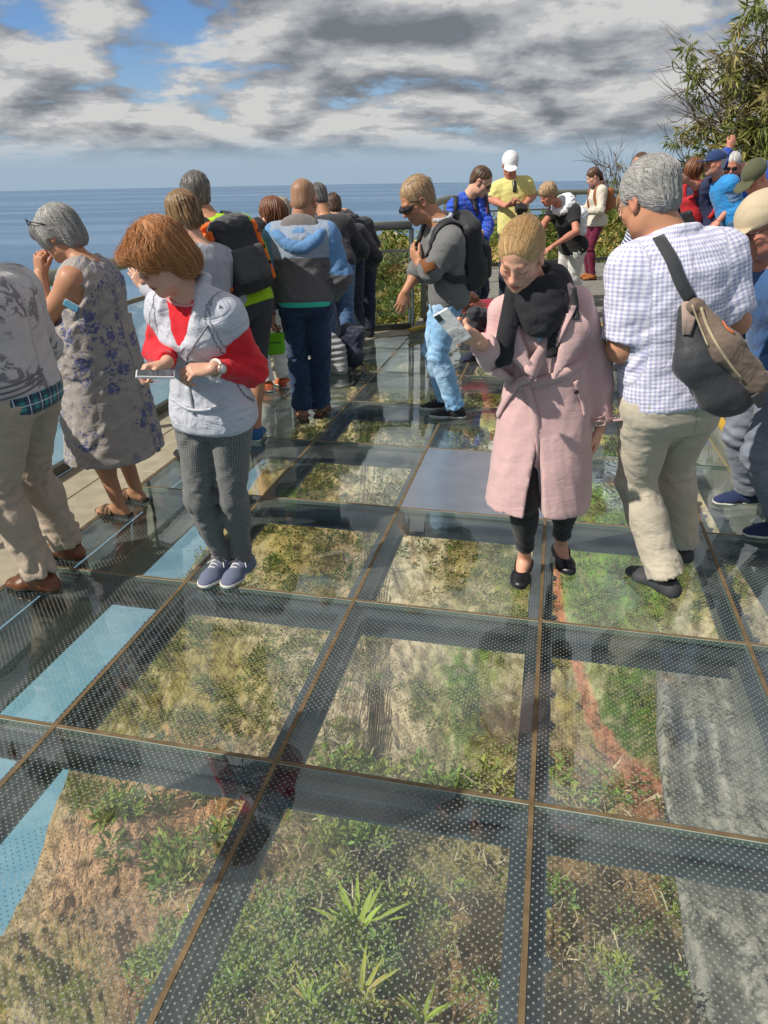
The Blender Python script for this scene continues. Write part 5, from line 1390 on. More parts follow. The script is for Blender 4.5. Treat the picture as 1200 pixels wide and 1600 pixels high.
# ---- woman with the red hair in the grey vest
def vest_woman():
    y0 = 2.80; A = lambda px, py, d=0.0: at_y(px, py, y0 + d)
    J = stand(G(365, 905), 198, 1.66, True, head=(228, 30, 6), ank=(G(383, 893)[:2], G(350, 893)[:2]), toe=(-6, 8), pelp=A(333, 645), shp=A(300, 466, -.06), hdp=A(250, 404, -.13), chest=205,
              arms={'L': dict(e=A(397, 577, -.02), w=A(333, 576, -.20), palm=(.2, .5, -1), curl=[.55, .6, .7, .8], dir=(-1, -.15, -.03)), 'R': dict(e=A(246, 548, .06), w=A(262, 566, -.22), palm=(.75, .2, -.55), curl=[.75, .8, .95, 1.0], dir=(-.85, -.45, -.12))})
    J['hs'] = 1.02
    b = body('woman with windblown red bob in pale grey vest over red top, eyes on phone', J, 'fair', .0055, feet=False, thumb={'L': .7, 'R': .9}, brow=(.22, .10, .05))
    red = fabric('red_knit', (.58, .008, .016), (.66, .028, .042), 'heather', rough=.9)
    t = top('red_top', J, red, b, .009, 1.93, .010, -.06, 1.0, seed=11, cr=(.003, .009), neck=(.075, .035, .074))
    grey = fabric('vest_nylon', (.50, .51, .57), rough=.58, wr=1.3, sheen=.05, spec=.4)
    def collar(S):
        for sg in (-1, 1):
            S.cone(J['neck'] + J['cR'] * sg * .058 - J['cF'] * .03 + J['U'] * .045, J['neck'] + J['cR'] * sg * .075 + J['cF'] * .075 - J['U'] * .05, .016, .020, .02)
        S.cone(J['neck'] - J['cR'] * .06 - J['cF'] * .045 + J['U'] * .045, J['neck'] + J['cR'] * .06 - J['cF'] * .045 + J['U'] * .045, .018, .018, .02)
    v = top('vest', J, grey, b, .0085, .26, .017, -.16, 1.04, seed=12, cr=(.0025, .006), open_v=(.27, .115, .13), extra=collar, armg=.97, flare=.026)
    bv = surf(v)
    for nm, pix, w in (('zip', [(292, 560), (296, 590), (300, 625), (304, 648)], .010), ('zip', [(345, 478), (322, 512), (300, 545), (292, 560)], .008)):
        strap(nm, bv, pix, w, plain('zip_grey', (.30, .31, .34), .4, .3), b)
    strap('hem_band', bv, [(268, 622), (300, 640), (345, 636), (392, 618)], .012, grey, b, .004)
    s = surf(t); strap('neck_trim', s, [(258, 462), (270, 474), (290, 479), (308, 474), (318, 462)], .012, fabric('pink_trim', (.66, .30, .30)), b)
    pk = fabric('pink_hem', (.66, .22, .24))
    top('undershirt', J, pk, b, .010, 0, .021, -.19, -.08, seed=14, cr=(.001, .002))
    trousers('patterned_trousers', J, fabric('dotted_knit', (.10, .10, .10), (.24, .24, .235), 'dots', .0095, wr=.45), b, .0085, .007, -.04, 1.97, seed=15, cr=(.0025, .007), e2=.007)
    shoes('sneaker', J, b, fabric('blue_suede', (.13, .15, .23), wr=.3), WSOLE, .005, .006, collar=.012, laces=LACE, sole_h=.026)
    ho = hair(J, HR['red'], b, [('e', (0, -.018, .046), (.095, .116, .100)), ('e', (-.066, -.038, -.030), (.036, .056, .075), .03), ('e', (.070, -.038, -.035), (.036, .056, .080), .03), ('e', (0, -.078, -.035), (.088, .055, .085), .04), ('e', (.01, .080, .072), (.078, .048, .036), .03), ('e', (-.062, .060, .035), (.032, .050, .050), .03)],
         [('e', (.012, .152, -.045), (.078, .090, .108), .02), ('e', (.02, .09, -.15), (.07, .09, .09), .02)], .005, .0018, 7, name='hair', short=False,
         )
    strand_hair(lambda p: np.stack([-.35 + p[:, 0] * 2, np.where((p[:, 1] > -.02) & (p[:, 2] > .05), .9, -.1), np.where(p[:, 2] > .08, -.35, -.9)], 1), 4200, 10, .016, .0007, wob=.10, lift=(0, .004), seed=7)(J, ho, HR['red'], b)
    strand_hair(lambda p: np.stack([-.5 + p[:, 0] * 2, np.where(p[:, 2] > .05, .8, -.1), np.where(p[:, 2] > .08, -.3, -.8)], 1), 320, 11, .017, .0006, lift=(.002, .013), wob=.25, seed=8)(J, ho, HR['red'], b)
    w = J['wr']['L']; d = J['hd']['L']; wa = nrm(J['wr']['L'] - J['el']['L']); c = w - wa * .012; A2 = frame_z(wa)
    mb = MB(); mb.tube([c + .0315 * (A2[0] * math.cos(a) + A2[1] * math.sin(a)) for a in np.linspace(0, 6.283, 19)], .0075, 6, False, .45, wa); wt_ = child(mb.build('watch', plain('watch_band', (.62, .58, .52), .35, .2), None, True, b.location), b)
    nd = nrm(EYE - c); nd = nrm(nd - wa * (nd @ wa)); mb = MB(); mb.tube([c + nd * .029, c + nd * .040], [.020, .019], 16); f = mb.build('watch_case', plain('watch_rose', (.60, .42, .34), .3, .6), None, True, b.location); child(f, wt_)
    mb = MB(); mb.tube([c + nd * .0402, c + nd * .0412], [.015, .015], 16); f = mb.build('dial', plain('watch_dial', (.78, .76, .72), .3), None, True, b.location); child(f, wt_)
    phone('thin white phone held low in both hands by the red haired woman', at_y(243, 585, y0 - .36), (-.95, -.25, .10), (.05, .12, -1), plain('phone_white', (.70, .70, .70), .25), (.066, .130, .010))
vest_woman()

# ---- woman in the pink coat
def pink_woman():
    y0 = 2.84; A = lambda px, py, d=0.0: at_y(px, py, y0 + d)
    J = stand(G(845, 893), 186, 1.68, True, head=(207, 39, -3), ank=(G(874, 872)[:2], G(818, 893)[:2]), toe=(8, 14), pelp=A(852, 640, .02), shp=A(843, 462, -.02), hdp=A(814, 400, -.12), chest=190,
              arms={'L': dict(e=A(934, 572, .03), w=A(938, 668, -.02), palm=(-.8, .3, 0), curl=[.30, .35, .42, .5], dir=(-.16, -.05, -1)), 'R': dict(e=A(776, 562, .0), w=A(748, 533, -.24), palm=(.1, .85, .45), curl=[.75, .8, .85, .95], dir=(-.75, -.30, .45))})
    J['hs'] = 1.02
    b = body('smiling blond woman in long pale pink belted coat and black scarf', J, (.70, .385, .26), .0055, feet=True, thumb={'R': .8, 'L': .2}, brow=(.16, .08, .04), lips=(.56, .13, .12), girth=1.0)
    pink = fabric('pink_suede', (.57, .37, .36), rough=.75, wr=.4, sheen=.35)
    S = SDF(); torso(S, J, .017, .12, 1.05, 1.0)
    p = J['pel']; R0 = J['pR']
    S.loft(p, p + UP * .45, R0, R0, [-1.02, -.6, -.2, .10, .42], [.228, .214, .196, .172, .150], [.200, .180, .150, .128, .122], [.180, .168, .152, .136, .112], .03, 'u', 2.3)
    for k in 'LR': arm_prims(S, J, k, .014, 1.84 if k == 'R' else 1.93, 1.0, .011, True, .022)
    # open front below the belt
    n = J['pF']; c0 = p - UP * .04 + n * .195 + R0 * .036
    S.cone(c0 - UP * .02, c0 - UP * .56, .004, .056, .006, 's', sq=(n, .24))
    S.cone(J['neck'] + J['cF'] * .13 + J['U'] * .02, J['neck'] + J['cF'] * .19 - J['U'] * .33, .105, .012, .008, 's')
    for sg in (-1, 1):
        Lp = lambda x, y, z: J['neck'] + J['cR'] * sg * x + J['cF'] * y + J['U'] * z
        S.cone(Lp(.085, .07, .0), Lp(.125, .125, -.13), .026, .048, .014, sq=(J['cF'], 3.6)); S.cone(Lp(.125, .125, -.13), Lp(.04, .160, -.30), .048, .014, .014, sq=(J['cF'], 3.6)); S.cone(Lp(.075, -.01, .045), Lp(.10, .07, .0), .022, .026, .014)
    js = [J['el']['L'], J['el']['R'], J['pel'] + UP * .15, J['shd']['L'] - UP * .08]
    S.disp = crumple(31, .0022, js, .11, .006, 1.3, .35); S.amp = .009
    coat = garment('coat', S, J, .0085, pink, b, 'TUF')
    S = SDF(); torso(S, J, .006, .1, .98); S.loft(p, p + UP * .45, R0, R0, [-.86, -.2, .10, .42], [.180, .172, .155, .14], [.120, .114, .108, .10], [.13, .13, .12, .10], .03, 'u', 2.3)
    S.disp = crumple(32, .002, ()); S.amp = .003
    garment('denim_dress', S, J, .010, fabric('pale_denim', (.30, .46, .66), (.42, .56, .72), 'denim', wr=.3), b, 'T')
    trousers('leggings', J, fabric('black_leggings', (.012, .012, .014), wr=.3, rough=.7), b, .009, .006, .1, 1.80, seed=33, cr=(.001, .003), e2=.004)
    shoes('ballet_flat', J, b, BLACK_L, plain('thin_sole', (.03, .028, .026), .6), .0045, .004, flat=True, sole_h=.008)
    bv = surf(coat)
    strap('belt', bv, [(772, 575), (800, 592), (822, 598), (850, 594), (880, 584), (906, 568)], .042, pink, b, .008, .004)
    for q in ([(815, 594), (795, 620), (780, 650), (772, 670)], [(822, 598), (835, 650), (840, 700), (838, 752)], [(826, 590), (812, 598), (818, 608)]):
        strap('belt_tail', bv, q, .034, pink, b, .006, .006)
    for q in ([(888, 476), (880, 512), (848, 548), (826, 585)],): strap('lapel', bv, q, .060, pink, b, .006, .005)
    strap('shoulder_strap', bv, [(886, 420), (895, 450), (899, 480), (901, 500)], .022, NYLON, b, .004, .004)
    strap('bag_cord', bv, [(795, 430), (784, 450), (774, 475)], .008, DARK_L, b, .004, .004)
    strap('epaulette', bv, [(888, 424), (905, 432), (922, 442)], .034, pink, b, .005, .004)
    strap('pocket_flap', bv, [(898, 595), (908, 625), (913, 650)], .020, pink, b, .005, .004)
    P, N = drape(bv, [(899, 612), (900, 613)], 2, .006, False)
    mb = MB(); mb.tube([P[0], P[0] + N[0] * .005], [.010, .009], 12); mb.build('button', BLACK_L, b, True, b.location)
    w = J['wr']['L']; d = nrm(w - J['el']['L']); c = w - d * .035; A2 = frame_z(d)
    mb = MB(); mb.tube([c + .053 * (A2[0] * math.cos(a) + A2[1] * math.sin(a)) for a in np.linspace(0, 6.283, 19)], .018, 6, False, .30, d); mb.build('cuff_strap', pink, b, True, b.location)
    nd = nrm(EYE - c); nd = nrm(nd - d * (nd @ d)); sd = np.cross(d, nd); q = c + nd * .061
    mb = MB(); mb.tube([q + sd * x * .019 + d * z * .017 for x, z in ((-1, -1), (1, -1), (1, 1), (-1, 1), (-1, -1))], .0038, 6); mb.build('buckle', plain('pink_buckle', (.50, .36, .34), .35), b, True, b.location)
    mb = MB(); mb.bar(c + nd * .050 + sd * -.02 * 0 + sd * .05 * np.sign(sd[0]), c + nd * .042 + sd * .105 * np.sign(sd[0]), .006, .032, nd); mb.build('strap_end', pink, b, False, b.location)
    # scarf wound round the neck with two hanging ends
    blk = fabric('black_scarf', (.022, .022, .026), rough=.9, wr=1.0, sheen=.1); nk = J['neck']; cF, cR, U = J['cF'], J['cR'], J['U']
    Q = lambda x, y, z: nk + cR * x + cF * y + U * z
    def sc(S):
        for i, (dz, rr, ra) in enumerate(((.048, .072, .024), (.022, .082, .027), (-.008, .088, .027), (-.030, .080, .024))):
            ring = [Q(rr * math.cos(a) * 1.02, .012 + rr * math.sin(a) * (1.0 if math.sin(a) < 0 else 1.12 + .12 * i), dz - (.012 + .024 * i) * max(0, math.sin(a)) ** 2) for a in np.linspace(0, 6.283, 19)]
            if i < 3: S.path(ring, ra, .030)
            else: S.path(ring[1:9], ra, .030)
    child(solid('scarf', blk, None, sc, .006, crumple(8, .003, (), scale=.8), .004, origin=b.location), b)
    for nm, pts, w_ in (('scarf_end', [(872, 440), (876, 470), (874, 500), (870, 525), (868, 552)], .070), ('scarf_end', [(804, 455), (798, 490), (790, 530), (782, 568)], .072)):
        strap(nm, bv, pts, w_, blk, b, .016, .008)
    H_ = HR['blonde']
    ho = hair(J, H_, b, [('e', (0, -.021, .042), (.0845, .106, .092)), ('e', (0, -.095, .060), (.030, .030, .032), .012), ('c', (0, -.118, .055), (.030, -.150, -.03), .026, .030, .02), ('c', (.030, -.150, -.03), (.060, -.120, -.13), .030, .016, .02), ('e', (0, -.05, -.02), (.070, .055, .060), .03)],
         [('e', (0, .127, -.008), (.078, .076, .094), .025), ('e', (.082, .022, -.030), (.026, .040, .045), .01), ('e', (-.082, .022, -.030), (.026, .040, .045), .01)],   .005, .0004, 17, short=False, back=True,
         )
    strand_hair(lambda p: np.stack([-p[:, 0] * 2.5, -np.ones(len(p)), np.where(p[:, 1] > 0, .25, -.3)], 1), 3200, 9, .016, .0006, pick=lambda k: (k[:, 2] > -.03), lift=(0, .0016), wob=.05, seed=9)(J, ho, H_, b)
    e = J['hA']; mb = MB(); q = J['head'] + (e[0] * -.082 + e[1] * -.002 + e[2] * -.036) * 1.03; mb.tube([q, q - UP * .008], .005, 8); q2 = J['head'] + (e[0] * .082 + e[1] * -.002 + e[2] * -.036) * 1.03; mb.build('earring', plain('black_stone', (.01, .01, .012), .15), b, True, b.location)
    phone('phone in white marbled case raised by the woman in the pink coat', at_y(707, 510, y0 - .36), (-.62, -.1, .72), (-.35, -.8, -.45), fabric('marble_case', (.72, .70, .68), (.30, .29, .30), 'print', rough=.3), (.066, .136, .010))
pink_woman()

# ---- man in the checked shirt, seen from behind
def check_man():
    y0 = 2.74; A = lambda px, py, d=0.0: at_y(px, py, y0 + d)
    J = stand(G(1040, 925), -8, 1.80, False, head=(-28, 30, 0), ank=(G(1036, 925)[:2], G(1062, 872)[:2]), toe=(20, 4), pelp=A(1052, 618, .04), shp=A(1057, 386, .05), hdp=A(1012, 314, .14), chest=-4,
              arms={'L': dict(e=A(969, 545, .02), w=A(985, 535, .30), palm=(.5, 0, .5), curl=.7), 'R': dict(e=A(1150, 503, .02), w=A(1120, 500, .32), palm=(-.5, 0, .5), curl=.7)})
    J['hs'] = 1.02
    b = body('grey haired man seen from behind in white checked short sleeved shirt and beige trousers', J, 'tan', .0065, girth=1.10, brow=(.3, .3, .3))
    sh = fabric('blue_check', (.74, .73, .80), (.36, .36, .56), 'check', .0155, wr=.7)
    def collar(S):
        for a in np.linspace(-2.3, 2.3, 13)[:-1]:
            f = lambda a: J['neck'] + J['cR'] * .074 * math.sin(a) - J['cF'] * (.064 * math.cos(a) - .002) + J['U'] * (.016 + .016 * math.cos(a))
            S.cone(f(a), f(a + .383), .021, .021, .012)
    s = top('shirt', J, sh, b, .0085, .86, .020, -.02, 1.06, 1.10, .035, seed=41, cr=(.0035, .007), e2=.026, extra=collar, scale=1.3)
    t = trousers('trousers', J, fabric('beige_cotton', (.47, .42, .33), wr=.7), b, .009, .016, .05, 1.98, .026, 1.10, .03, seed=42, cr=(.003, .009), hem=.078, scale=1.25)
    bt = surf(t)
    strap('back_pocket', bt, [(1012, 606), (1035, 602), (1060, 598)], .016, fabric('beige_cotton', (.47, .42, .33)), b, .003, .002)
    P, N = drape(bt, [(1025, 619), (1026, 619)], 2, .003, False); mb = MB(); mb.tube([P[0], P[0] + N[0] * .004], [.007, .006], 10); mb.build('button', BLACK_L, b, True, b.location)
    shoes('clog', J, b, plain('clog_rubber', (.040, .040, .046), .65, 0, .4, 40, .3), None, .006, .012, collar=-.004)
    ho = short_hair(J, HR['grey'], b, .006, 43, .0012, 0)
    strand_hair(lambda p: np.stack([p[:, 0] * 3, -.5 + 0 * p[:, 0], -.7 + 0 * p[:, 0]], 1), 5000, 4, .012, .0007, lift=(.0, .0035), wob=.20, seed=11)(J, ho, HR['grey'], b)
    bs = surf(s, t)
    # sling bag
    root = empty('sling_bag', A(1135, 550, -.12), 'black and brown sling bag hanging on the man in the checked shirt', 'bag')
    P, N = drape(surf(s), [(1006, 338), (1012, 352), (1028, 372), (1048, 405), (1062, 440), (1078, 470)], 6, .006); mb = MB(); mb.ribbon(P, .044, N, .004); child(mb.build('strap', fabric('strap_web', (.045, .047, .052), wr=.2), None, True, root.location), root)
    brown = fabric('bag_brown', (.16, .115, .088), rough=.7, wr=.7); tan_ = fabric('bag_tan', (.34, .25, .21), wr=.4); blackb = fabric('bag_black', (.030, .032, .037), rough=.6, wr=.6, spec=.4)
    c0, c1, c2 = A(1083, 478, -.15), A(1120, 545, -.20), A(1168, 600, -.20); ax = nrm(c2 - c0); nn = nrm(EYE - c1); nn = nrm(nn - ax * (nn @ ax)); sd = np.cross(nn, ax)
    sd = sd if sd[0] < 0 else -sd                     # towards the lower left of the bag
    child(solid('bag_body', blackb, None, lambda S: (S.cone(c0 + sd * .03, c1 + sd * .075, .028, .075, .05, sq=(nn, 1.5)), S.cone(c1 + sd * .075, c2 + sd * .06, .075, .085, .05, sq=(nn, 1.5)), S.ell(c2 + sd * .10 - ax * .03, (.07, .07, .07), None, .05)), .007, crumple(44, .003, ()), .004, origin=root.location), root)
    child(solid('front_flap', brown, None, lambda S: (S.cone(c0 + nn * .015 - sd * .012, c1 + nn * .035 - sd * .025, .020, .052, .03, sq=(nn, 1.7)), S.cone(c1 + nn * .035 - sd * .025, c2 + nn * .035 - sd * .03, .052, .048, .03, sq=(nn, 1.7)), S.ell(c0 + nn * .02, (.026, .026, .026), None, .02)), .007, crumple(45, .004, (), scale=.7), .005, origin=root.location), root)
    bb = surf(*[o for o in root.children if o.name.startswith('bag_body')])
    P, N = drape(bb, [(1066, 498), (1076, 497), (1086, 500)], 5, .003); 
    if len(P) > 1: mb = MB(); mb.ribbon(P, .115, N, .004); child(mb.build('tan_panel', tan_, None, True, root.location), root)
    bf = surf(*[o for o in root.children if o.name.startswith('front_flap')])
    for q, w_, m_ in (([(1094, 480), (1106, 510), (1122, 540), (1142, 570), (1160, 592)], .009, fabric('piping', (.42, .34, .22))), ([(1128, 503), (1136, 514), (1146, 522)], .006, plain('orange_pull', (.55, .13, .03), .5)), ([(1082, 476), (1092, 500), (1100, 520), (1108, 540)], .006, fabric('piping', (.42, .34, .22)))):
        P, N = drape(bf, q, 5, .003)
        if len(P) > 1: mb = MB(); mb.ribbon(P, w_, N, .004); child(mb.build('piping' if w_ > .006 else 'zip_pull', m_, None, True, root.location), root)
    mb = MB(); mb.bar(c2 + nn * .07 + ax * .02, c2 + nn * .07 + ax * .075, .035, .014, nn, .004); child(mb.build('buckle', BLK, None, False, root.location), root)
check_man()

# ---- woman in the floral dress leaning on the rail
def dress_woman():
    y0 = 3.70; A = lambda px, py, d=0.0: at_y(px, py, y0 + d)
    J = stand(G(190, 800), -66, 1.62, True, head=(-80, 26, 0), ank=(G(190, 806)[:2], G(216, 782)[:2]), toe=(4, 4), pelp=A(158, 585, .0), shp=A(137, 416, -.02), hdp=A(92, 366, .02), chest=-78,
              arms={'L': dict(e=A(72, 497, -.14), w=A(62, 428, .02), palm=(.3, .6, .1), curl=.9, dir=(.15, .0, 1)), 'R': dict(e=A(70, 490, .30), w=A(66, 425, .14), palm=(.3, -.6, .1), curl=.9, dir=(.1, 0, 1))})
    b = body('grey haired woman in sleeveless floral dress at the railing, hand to her chin', J, 'tan', .0065, feet=True, toes=True, girth=1.22, belly=.04, brow=(.35, .33, .3))
    fl = fabric('floral_cotton', (.33, .295, .27), (.045, .055, .17), 'floral', .085, col3=(.10, .12, .27), wr=.9)
    S = SDF(); torso(S, J, .018, .0, 1.04, 1.22, .05)
    p = J['pel']; R0 = J['pR']
    S.loft(p, p + UP * .45, R0, R0, [-1.13, -.7, -.25, .10, .42], [.27, .255, .235, .22, .20], [.225, .21, .20, .195, .17], [.235, .22, .20, .185, .15], .05, 'u', 2.2)
    for sg, k in ((-1, 'L'), (1, 'R')): S.cone(J['neck'] + (J['cR'] * sg * .06 - J['U'] * .03 - J['cF'] * .012), J['neck'] * .35 + J['shd'][k] * .65, .062, .064, .04)
    S.ell(J['neck'] + J['U'] * .05 + J['cF'] * .03, (.085, .085, .07), None, .01, 's')
    for k in 'LR': S.ell(J['shd'][k] - J['U'] * .045 + J['cR'] * (-.055 if k == 'L' else .055), (.066, .075, .085), None, .02, 's')
    S.disp = crumple(51, .006, [J['pel'] + UP * .2, J['sh'] - J['U'] * .12], .14, .006, 1.15, .5); S.amp = .012
    d = garment('dress', S, J, .0095, fl, b, 'T')
    for k in 'LR':
        P = foot_prims(SDF(), J, k); ft = J['toe' + k]; rt = np.array([ft[1], -ft[0], 0])
        mb = MB()
        sole = [P(x, y, .0) for x, y in ((-.030, -.075), (.030, -.075), (.036, .02), (.046, .12), (.030, .20), (-.010, .205), (-.042, .15), (-.038, .06))]
        mb.add([q + UP * .001 for q in sole] + [q + UP * .020 for q in sole], [tuple(range(8)), tuple(range(15, 7, -1))] + [(i, (i + 1) % 8, 8 + (i + 1) % 8, 8 + i) for i in range(8)]); so = mb.build('sandal', plain('sandal_sole', (.045, .04, .035), .7), b, False, b.location)
        mb = MB()
        for y in (.055, .085, .115): mb.ribbon(bez([P(-.044, y, .018), P(-.034, y, .050), P(0, y + .004, .072 - y * .12), P(.034, y, .050), P(.044, y, .018)], 4), .022, UP, .004)
        f = mb.build('sandal_straps', plain('sandal_brown', (.19, .10, .055), .6, 0, .4), None, True, b.location); f['kind'] = 'stuff'; child(f, so)
    ho = hair(J, HR['grey'], b, [('e', (0, -.020, .045), (.092, .112, .098)), ('e', (0, -.07, -.03), (.078, .055, .075), .04), ('e', (0, .075, .055), (.072, .045, .045), .03), ('e', (.06, .03, .0), (.03, .05, .05), .03), ('e', (-.06, .03, .0), (.03, .05, .05), .03)],
         [('e', (0, .135, -.045), (.062, .072, .095), .014), ('h', (0, 0, -.085), (0, .1, -1)), ('e', (.085, .012, -.040), (.024, .028, .034), .008), ('e', (-.085, .012, -.040), (.024, .028, .034), .008)], .0055, .0022, 52)
    strand_hair(lambda p: np.stack([p[:, 0] * 1.5, np.where(p[:, 1] < .04, -.5, .5), -.8 + 0 * p[:, 0]], 1), 4200, 7, .015, .0007, lift=(0, .005), wob=.20, seed=13)(J, ho, HR['grey'], b)
    c = J['head']; H = J['hA']; mb = MB(); P = lambda x, y, z: c + .97 * J['hs'] * J['s'] * (H[0] * x + H[1] * y + H[2] * z)
    for x in (-1, 1):
        mb.tube([P(x * .06, .085, .110), P(x * .095, .045, .095), P(x * .100, -.02, .05)], .003, 5); mb.tube([P(x * .012, .098, .112), P(x * .035, .100, .130), P(x * .060, .085, .112), P(x * .036, .104, .098), P(x * .012, .098, .112)], .003, 5)
    g = mb.build('sunglasses', plain('glasses_frame', (.02, .02, .022), .3, 0, 0, 9, 0), b, True, b.location); g['kind'] = 'stuff'
    root = empty('purse', A(112, 478, -.20), 'small pale blue striped pouch tucked under the arm of the floral dress woman', 'pouch')
    mb = MB(); mb.box(root.location, (.075, .022, .034), nrm(np.array([.8, 0, -.5])), (0, 1, 0), nrm(np.array([.5, 0, .8])), .010); child(mb.build('pouch', fabric('pale_pouch', (.10, .28, .42), (.55, .62, .66), 'stripe', .02), None, False, root.location), root)
dress_woman()

# ---- man in khaki at the left edge
def khaki_man():
    y0 = 2.88; A = lambda px, py, d=0.0: at_y(px, py, y0 + d)
    J = stand(G(70, 905), -78, 1.78, False, head=(-70, 25, 0), ank=(G(72, 922)[:2], G(112, 872)[:2]), toe=(-4, 2), pelp=A(30, 625, .02), shp=A(-26, 440, .02), hdp=A(-86, 372, .08),
              arms={'L': dict(t=(.05, .28, -.30)), 'R': dict(t=(.05, .30, -.25))})
    b = body('person at the left edge in pale printed sweatshirt, plaid shirt and khaki trousers', J, 'tan', .009, girth=1.08)
    s = top('sweatshirt', J, fabric('pale_print', (.50, .485, .475), (.16, .15, .16), 'print', wr=.6), b, .010, 1.9, .026, .02, 1.04, 1.06, .02, seed=61, cr=(.003, .008))
    bs = surf(s)
    rib = fabric('dark_rib', (.14, .14, .15))
    for i in range(3): strap('hem_stripe', bs, [(-40, 612 + i * 9), (5, 606 + i * 9), (40, 594 + i * 9), (66, 576 + i * 9)], .007, rib, b, .002, .002)
    top('plaid_shirt', J, fabric('green_plaid', (.05, .09, .13), (.04, .30, .28), 'plaid', .055, col3=(.02, .025, .06)), b, .010, 0, .024, -.17, .10, 1.06, .0, seed=62, flare=.0, cr=(.002, .003))
    trousers('khaki_trousers', J, fabric('khaki_cotton', (.43, .345, .27), wr=.7), b, .010, .016, .10, 1.97, .024, 1.08, seed=63, cr=(.004, .012), hem=.074)
    shoes('leather_shoe', J, b, BROWN_L, plain('dark_sole', (.045, .03, .022), .6), .006, .008, collar=.006, sole_h=.02)
    short_hair(J, HR['dark'], b)
khaki_man()

# ---- man in the two tone hoodie
def hoodie_man():
    y0 = 5.2; A = lambda px, py, d=0.0: at_y(px, py, y0 + d)
    J = stand(G(482, 660), 2, 1.76, False, head=(14, 24, 0), ank=(G(474, 657)[:2], G(501, 650)[:2]), toe=(18, 10), pelp=A(478, 492, 0), shp=A(470, 358, .04), hdp=A(475, 315, .09),
              arms={'L': dict(e=A(412, 438, .02), w=A(424, 494, -.02), palm=(1, .2, 0), curl=1.1, dir=(.05, 0, -1)), 'R': dict(e=A(533, 430, .0), w=A(512, 470, .16), palm=(-1, 0, 0), curl=.5)})
    b = body('bald man seen from behind in blue and grey hooded sweatshirt, dark jeans and sandals', J, 'tan', .008, feet=True)
    m = fabric('hoodie_grey', (.115, .11, .115), wr=.6); bl = fabric('hoodie_blue', (.075, .20, .42), (.16, .30, .52), 'heather', wr=.6); lb = fabric('hoodie_pale', (.22, .27, .36), (.32, .37, .45), 'heather', wr=.6)
    s = top('hoodie', J, m, b, .010, 1.85, .028, -.05, 1.05, 1.05, seed=71, cr=(.004, .009), armg=1.1)
    s.data.materials.append(bl); s.data.materials.append(lb)
    me = s.data; uvv = np.zeros(len(me.vertices) * 3, np.float32); me.vertices.foreach_get('co', uvv); W_ = uvv.reshape(-1, 3) + np.array(s.parent.location)
    h = ((W_ - J['pel']) @ J['U']) / np.linalg.norm(J['sh'] - J['pel']); lat = np.abs((W_ - J['pel']) @ J['cR'])
    fv = np.array([p.vertices[0] for p in me.polygons]); mi = np.where(lat[fv] > .195, np.where(h[fv] > .35, 1, 0), np.where(h[fv] > .60, 2, 0)); me.polygons.foreach_set('material_index', mi.astype(np.int32))
    n = J['neck']; B_ = lambda x, y, z: n + J['cR'] * x + J['cF'] * y + J['U'] * z
    def hood(S):
        S.path([B_(.165 * math.sin(a), -.085 - .055 * math.cos(a), -.045 - .105 * math.cos(a) ** 2) for a in np.linspace(-1.45, 1.45, 13)], [.020 + .022 * math.cos(a) for a in np.linspace(-1.45, 1.45, 13)], .02)
        S.ell(B_(0, -.115, -.095), (.095, .035, .075), np.stack([J['cR'], J['cF'], J['U']]), .03)
    child(solid('hood', bl, None, hood, .008, crumple(72, .003, ()), .004, origin=b.location), b)
    child(solid('hood_lining', fabric('hoodie_inner', (.20, .185, .18)), None, lambda S: S.ell(B_(0, -.072, -.010), (.135, .035, .080), np.stack([J['cR'], J['cF'], J['U']]), .03), .008, crumple(73, .002, ()), .003, origin=b.location), b)
    top('green_shirt', J, fabric('mint', (.05, .55, .40)), b, .010, 0, .024, -.12, .0, 1.06, seed=74, cr=(.001, .002))
    trousers('dark_jeans', J, fabric('indigo', (.014, .028, .065), (.03, .06, .13), 'denim', wr=.7), b, .010, .014, .10, 1.97, .020, 1.03, seed=75, cr=(.004, .012), hem=.075)
    for k in 'LR':
        P = foot_prims(SDF(), J, k)
        mb = MB(); sole = [P(x, y, 0) for x, y in ((-.034, -.078), (.034, -.078), (.038, .02), (.048, .12), (.030, .205), (-.014, .21), (-.046, .15), (-.040, .06))]
        mb.add([q + UP * .001 for q in sole] + [q + UP * .024 for q in sole], [tuple(range(8)), tuple(range(15, 7, -1))] + [(i, (i + 1) % 8, 8 + (i + 1) % 8, 8 + i) for i in range(8)]); so = mb.build('sandal', plain('sandal_sole', (.045, .04, .035), .7), b, False, b.location)
        mb = MB()
        for y in (.045, .115): mb.ribbon(bez([P(-.046, y, .018), P(-.036, y, .060), P(0, y, .082 - y * .2), P(.036, y, .060), P(.046, y, .018)], 4), .028, UP, .004)
        mb.ribbon(bez([P(-.044, .03, .02), P(-.040, -.03, .050), P(0, -.078, .055), P(.040, -.03, .050), P(.044, .03, .02)], 4), .020, -J['toe' + k], .004)
        f = mb.build('sandal_straps', plain('sandal_brown', (.19, .10, .055), .6, 0, .4), None, True, b.location); f['kind'] = 'stuff'; child(f, so)
    short_hair(J, HR['bald'], b, -.0035, 76, .0005)
    glasses(J, b, False)
    root = empty('shopping_bag', A(430, 535, -.04), 'small bright green shopping bag hanging from the hand of the hooded sweatshirt man', 'bag')
    c = A(430, 537, -.05); mb = MB(); mb.box(c, (.135, .05, .155), nrm(np.array([1, .05, .06])), bev=.012); child(mb.build('bag', fabric('green_bag', (.16, .48, .015), rough=.6), None, False, root.location), root)
    mb = MB(); mb.tube(bez([c + np.array([-.035, 0, .07]), c + np.array([-.015, 0, .13]), c + np.array([.02, 0, .13]), c + np.array([.035, 0, .07])], 5), .004, 6); child(mb.build('handle', BLK, None, True, root.location), root)
    mb = MB()
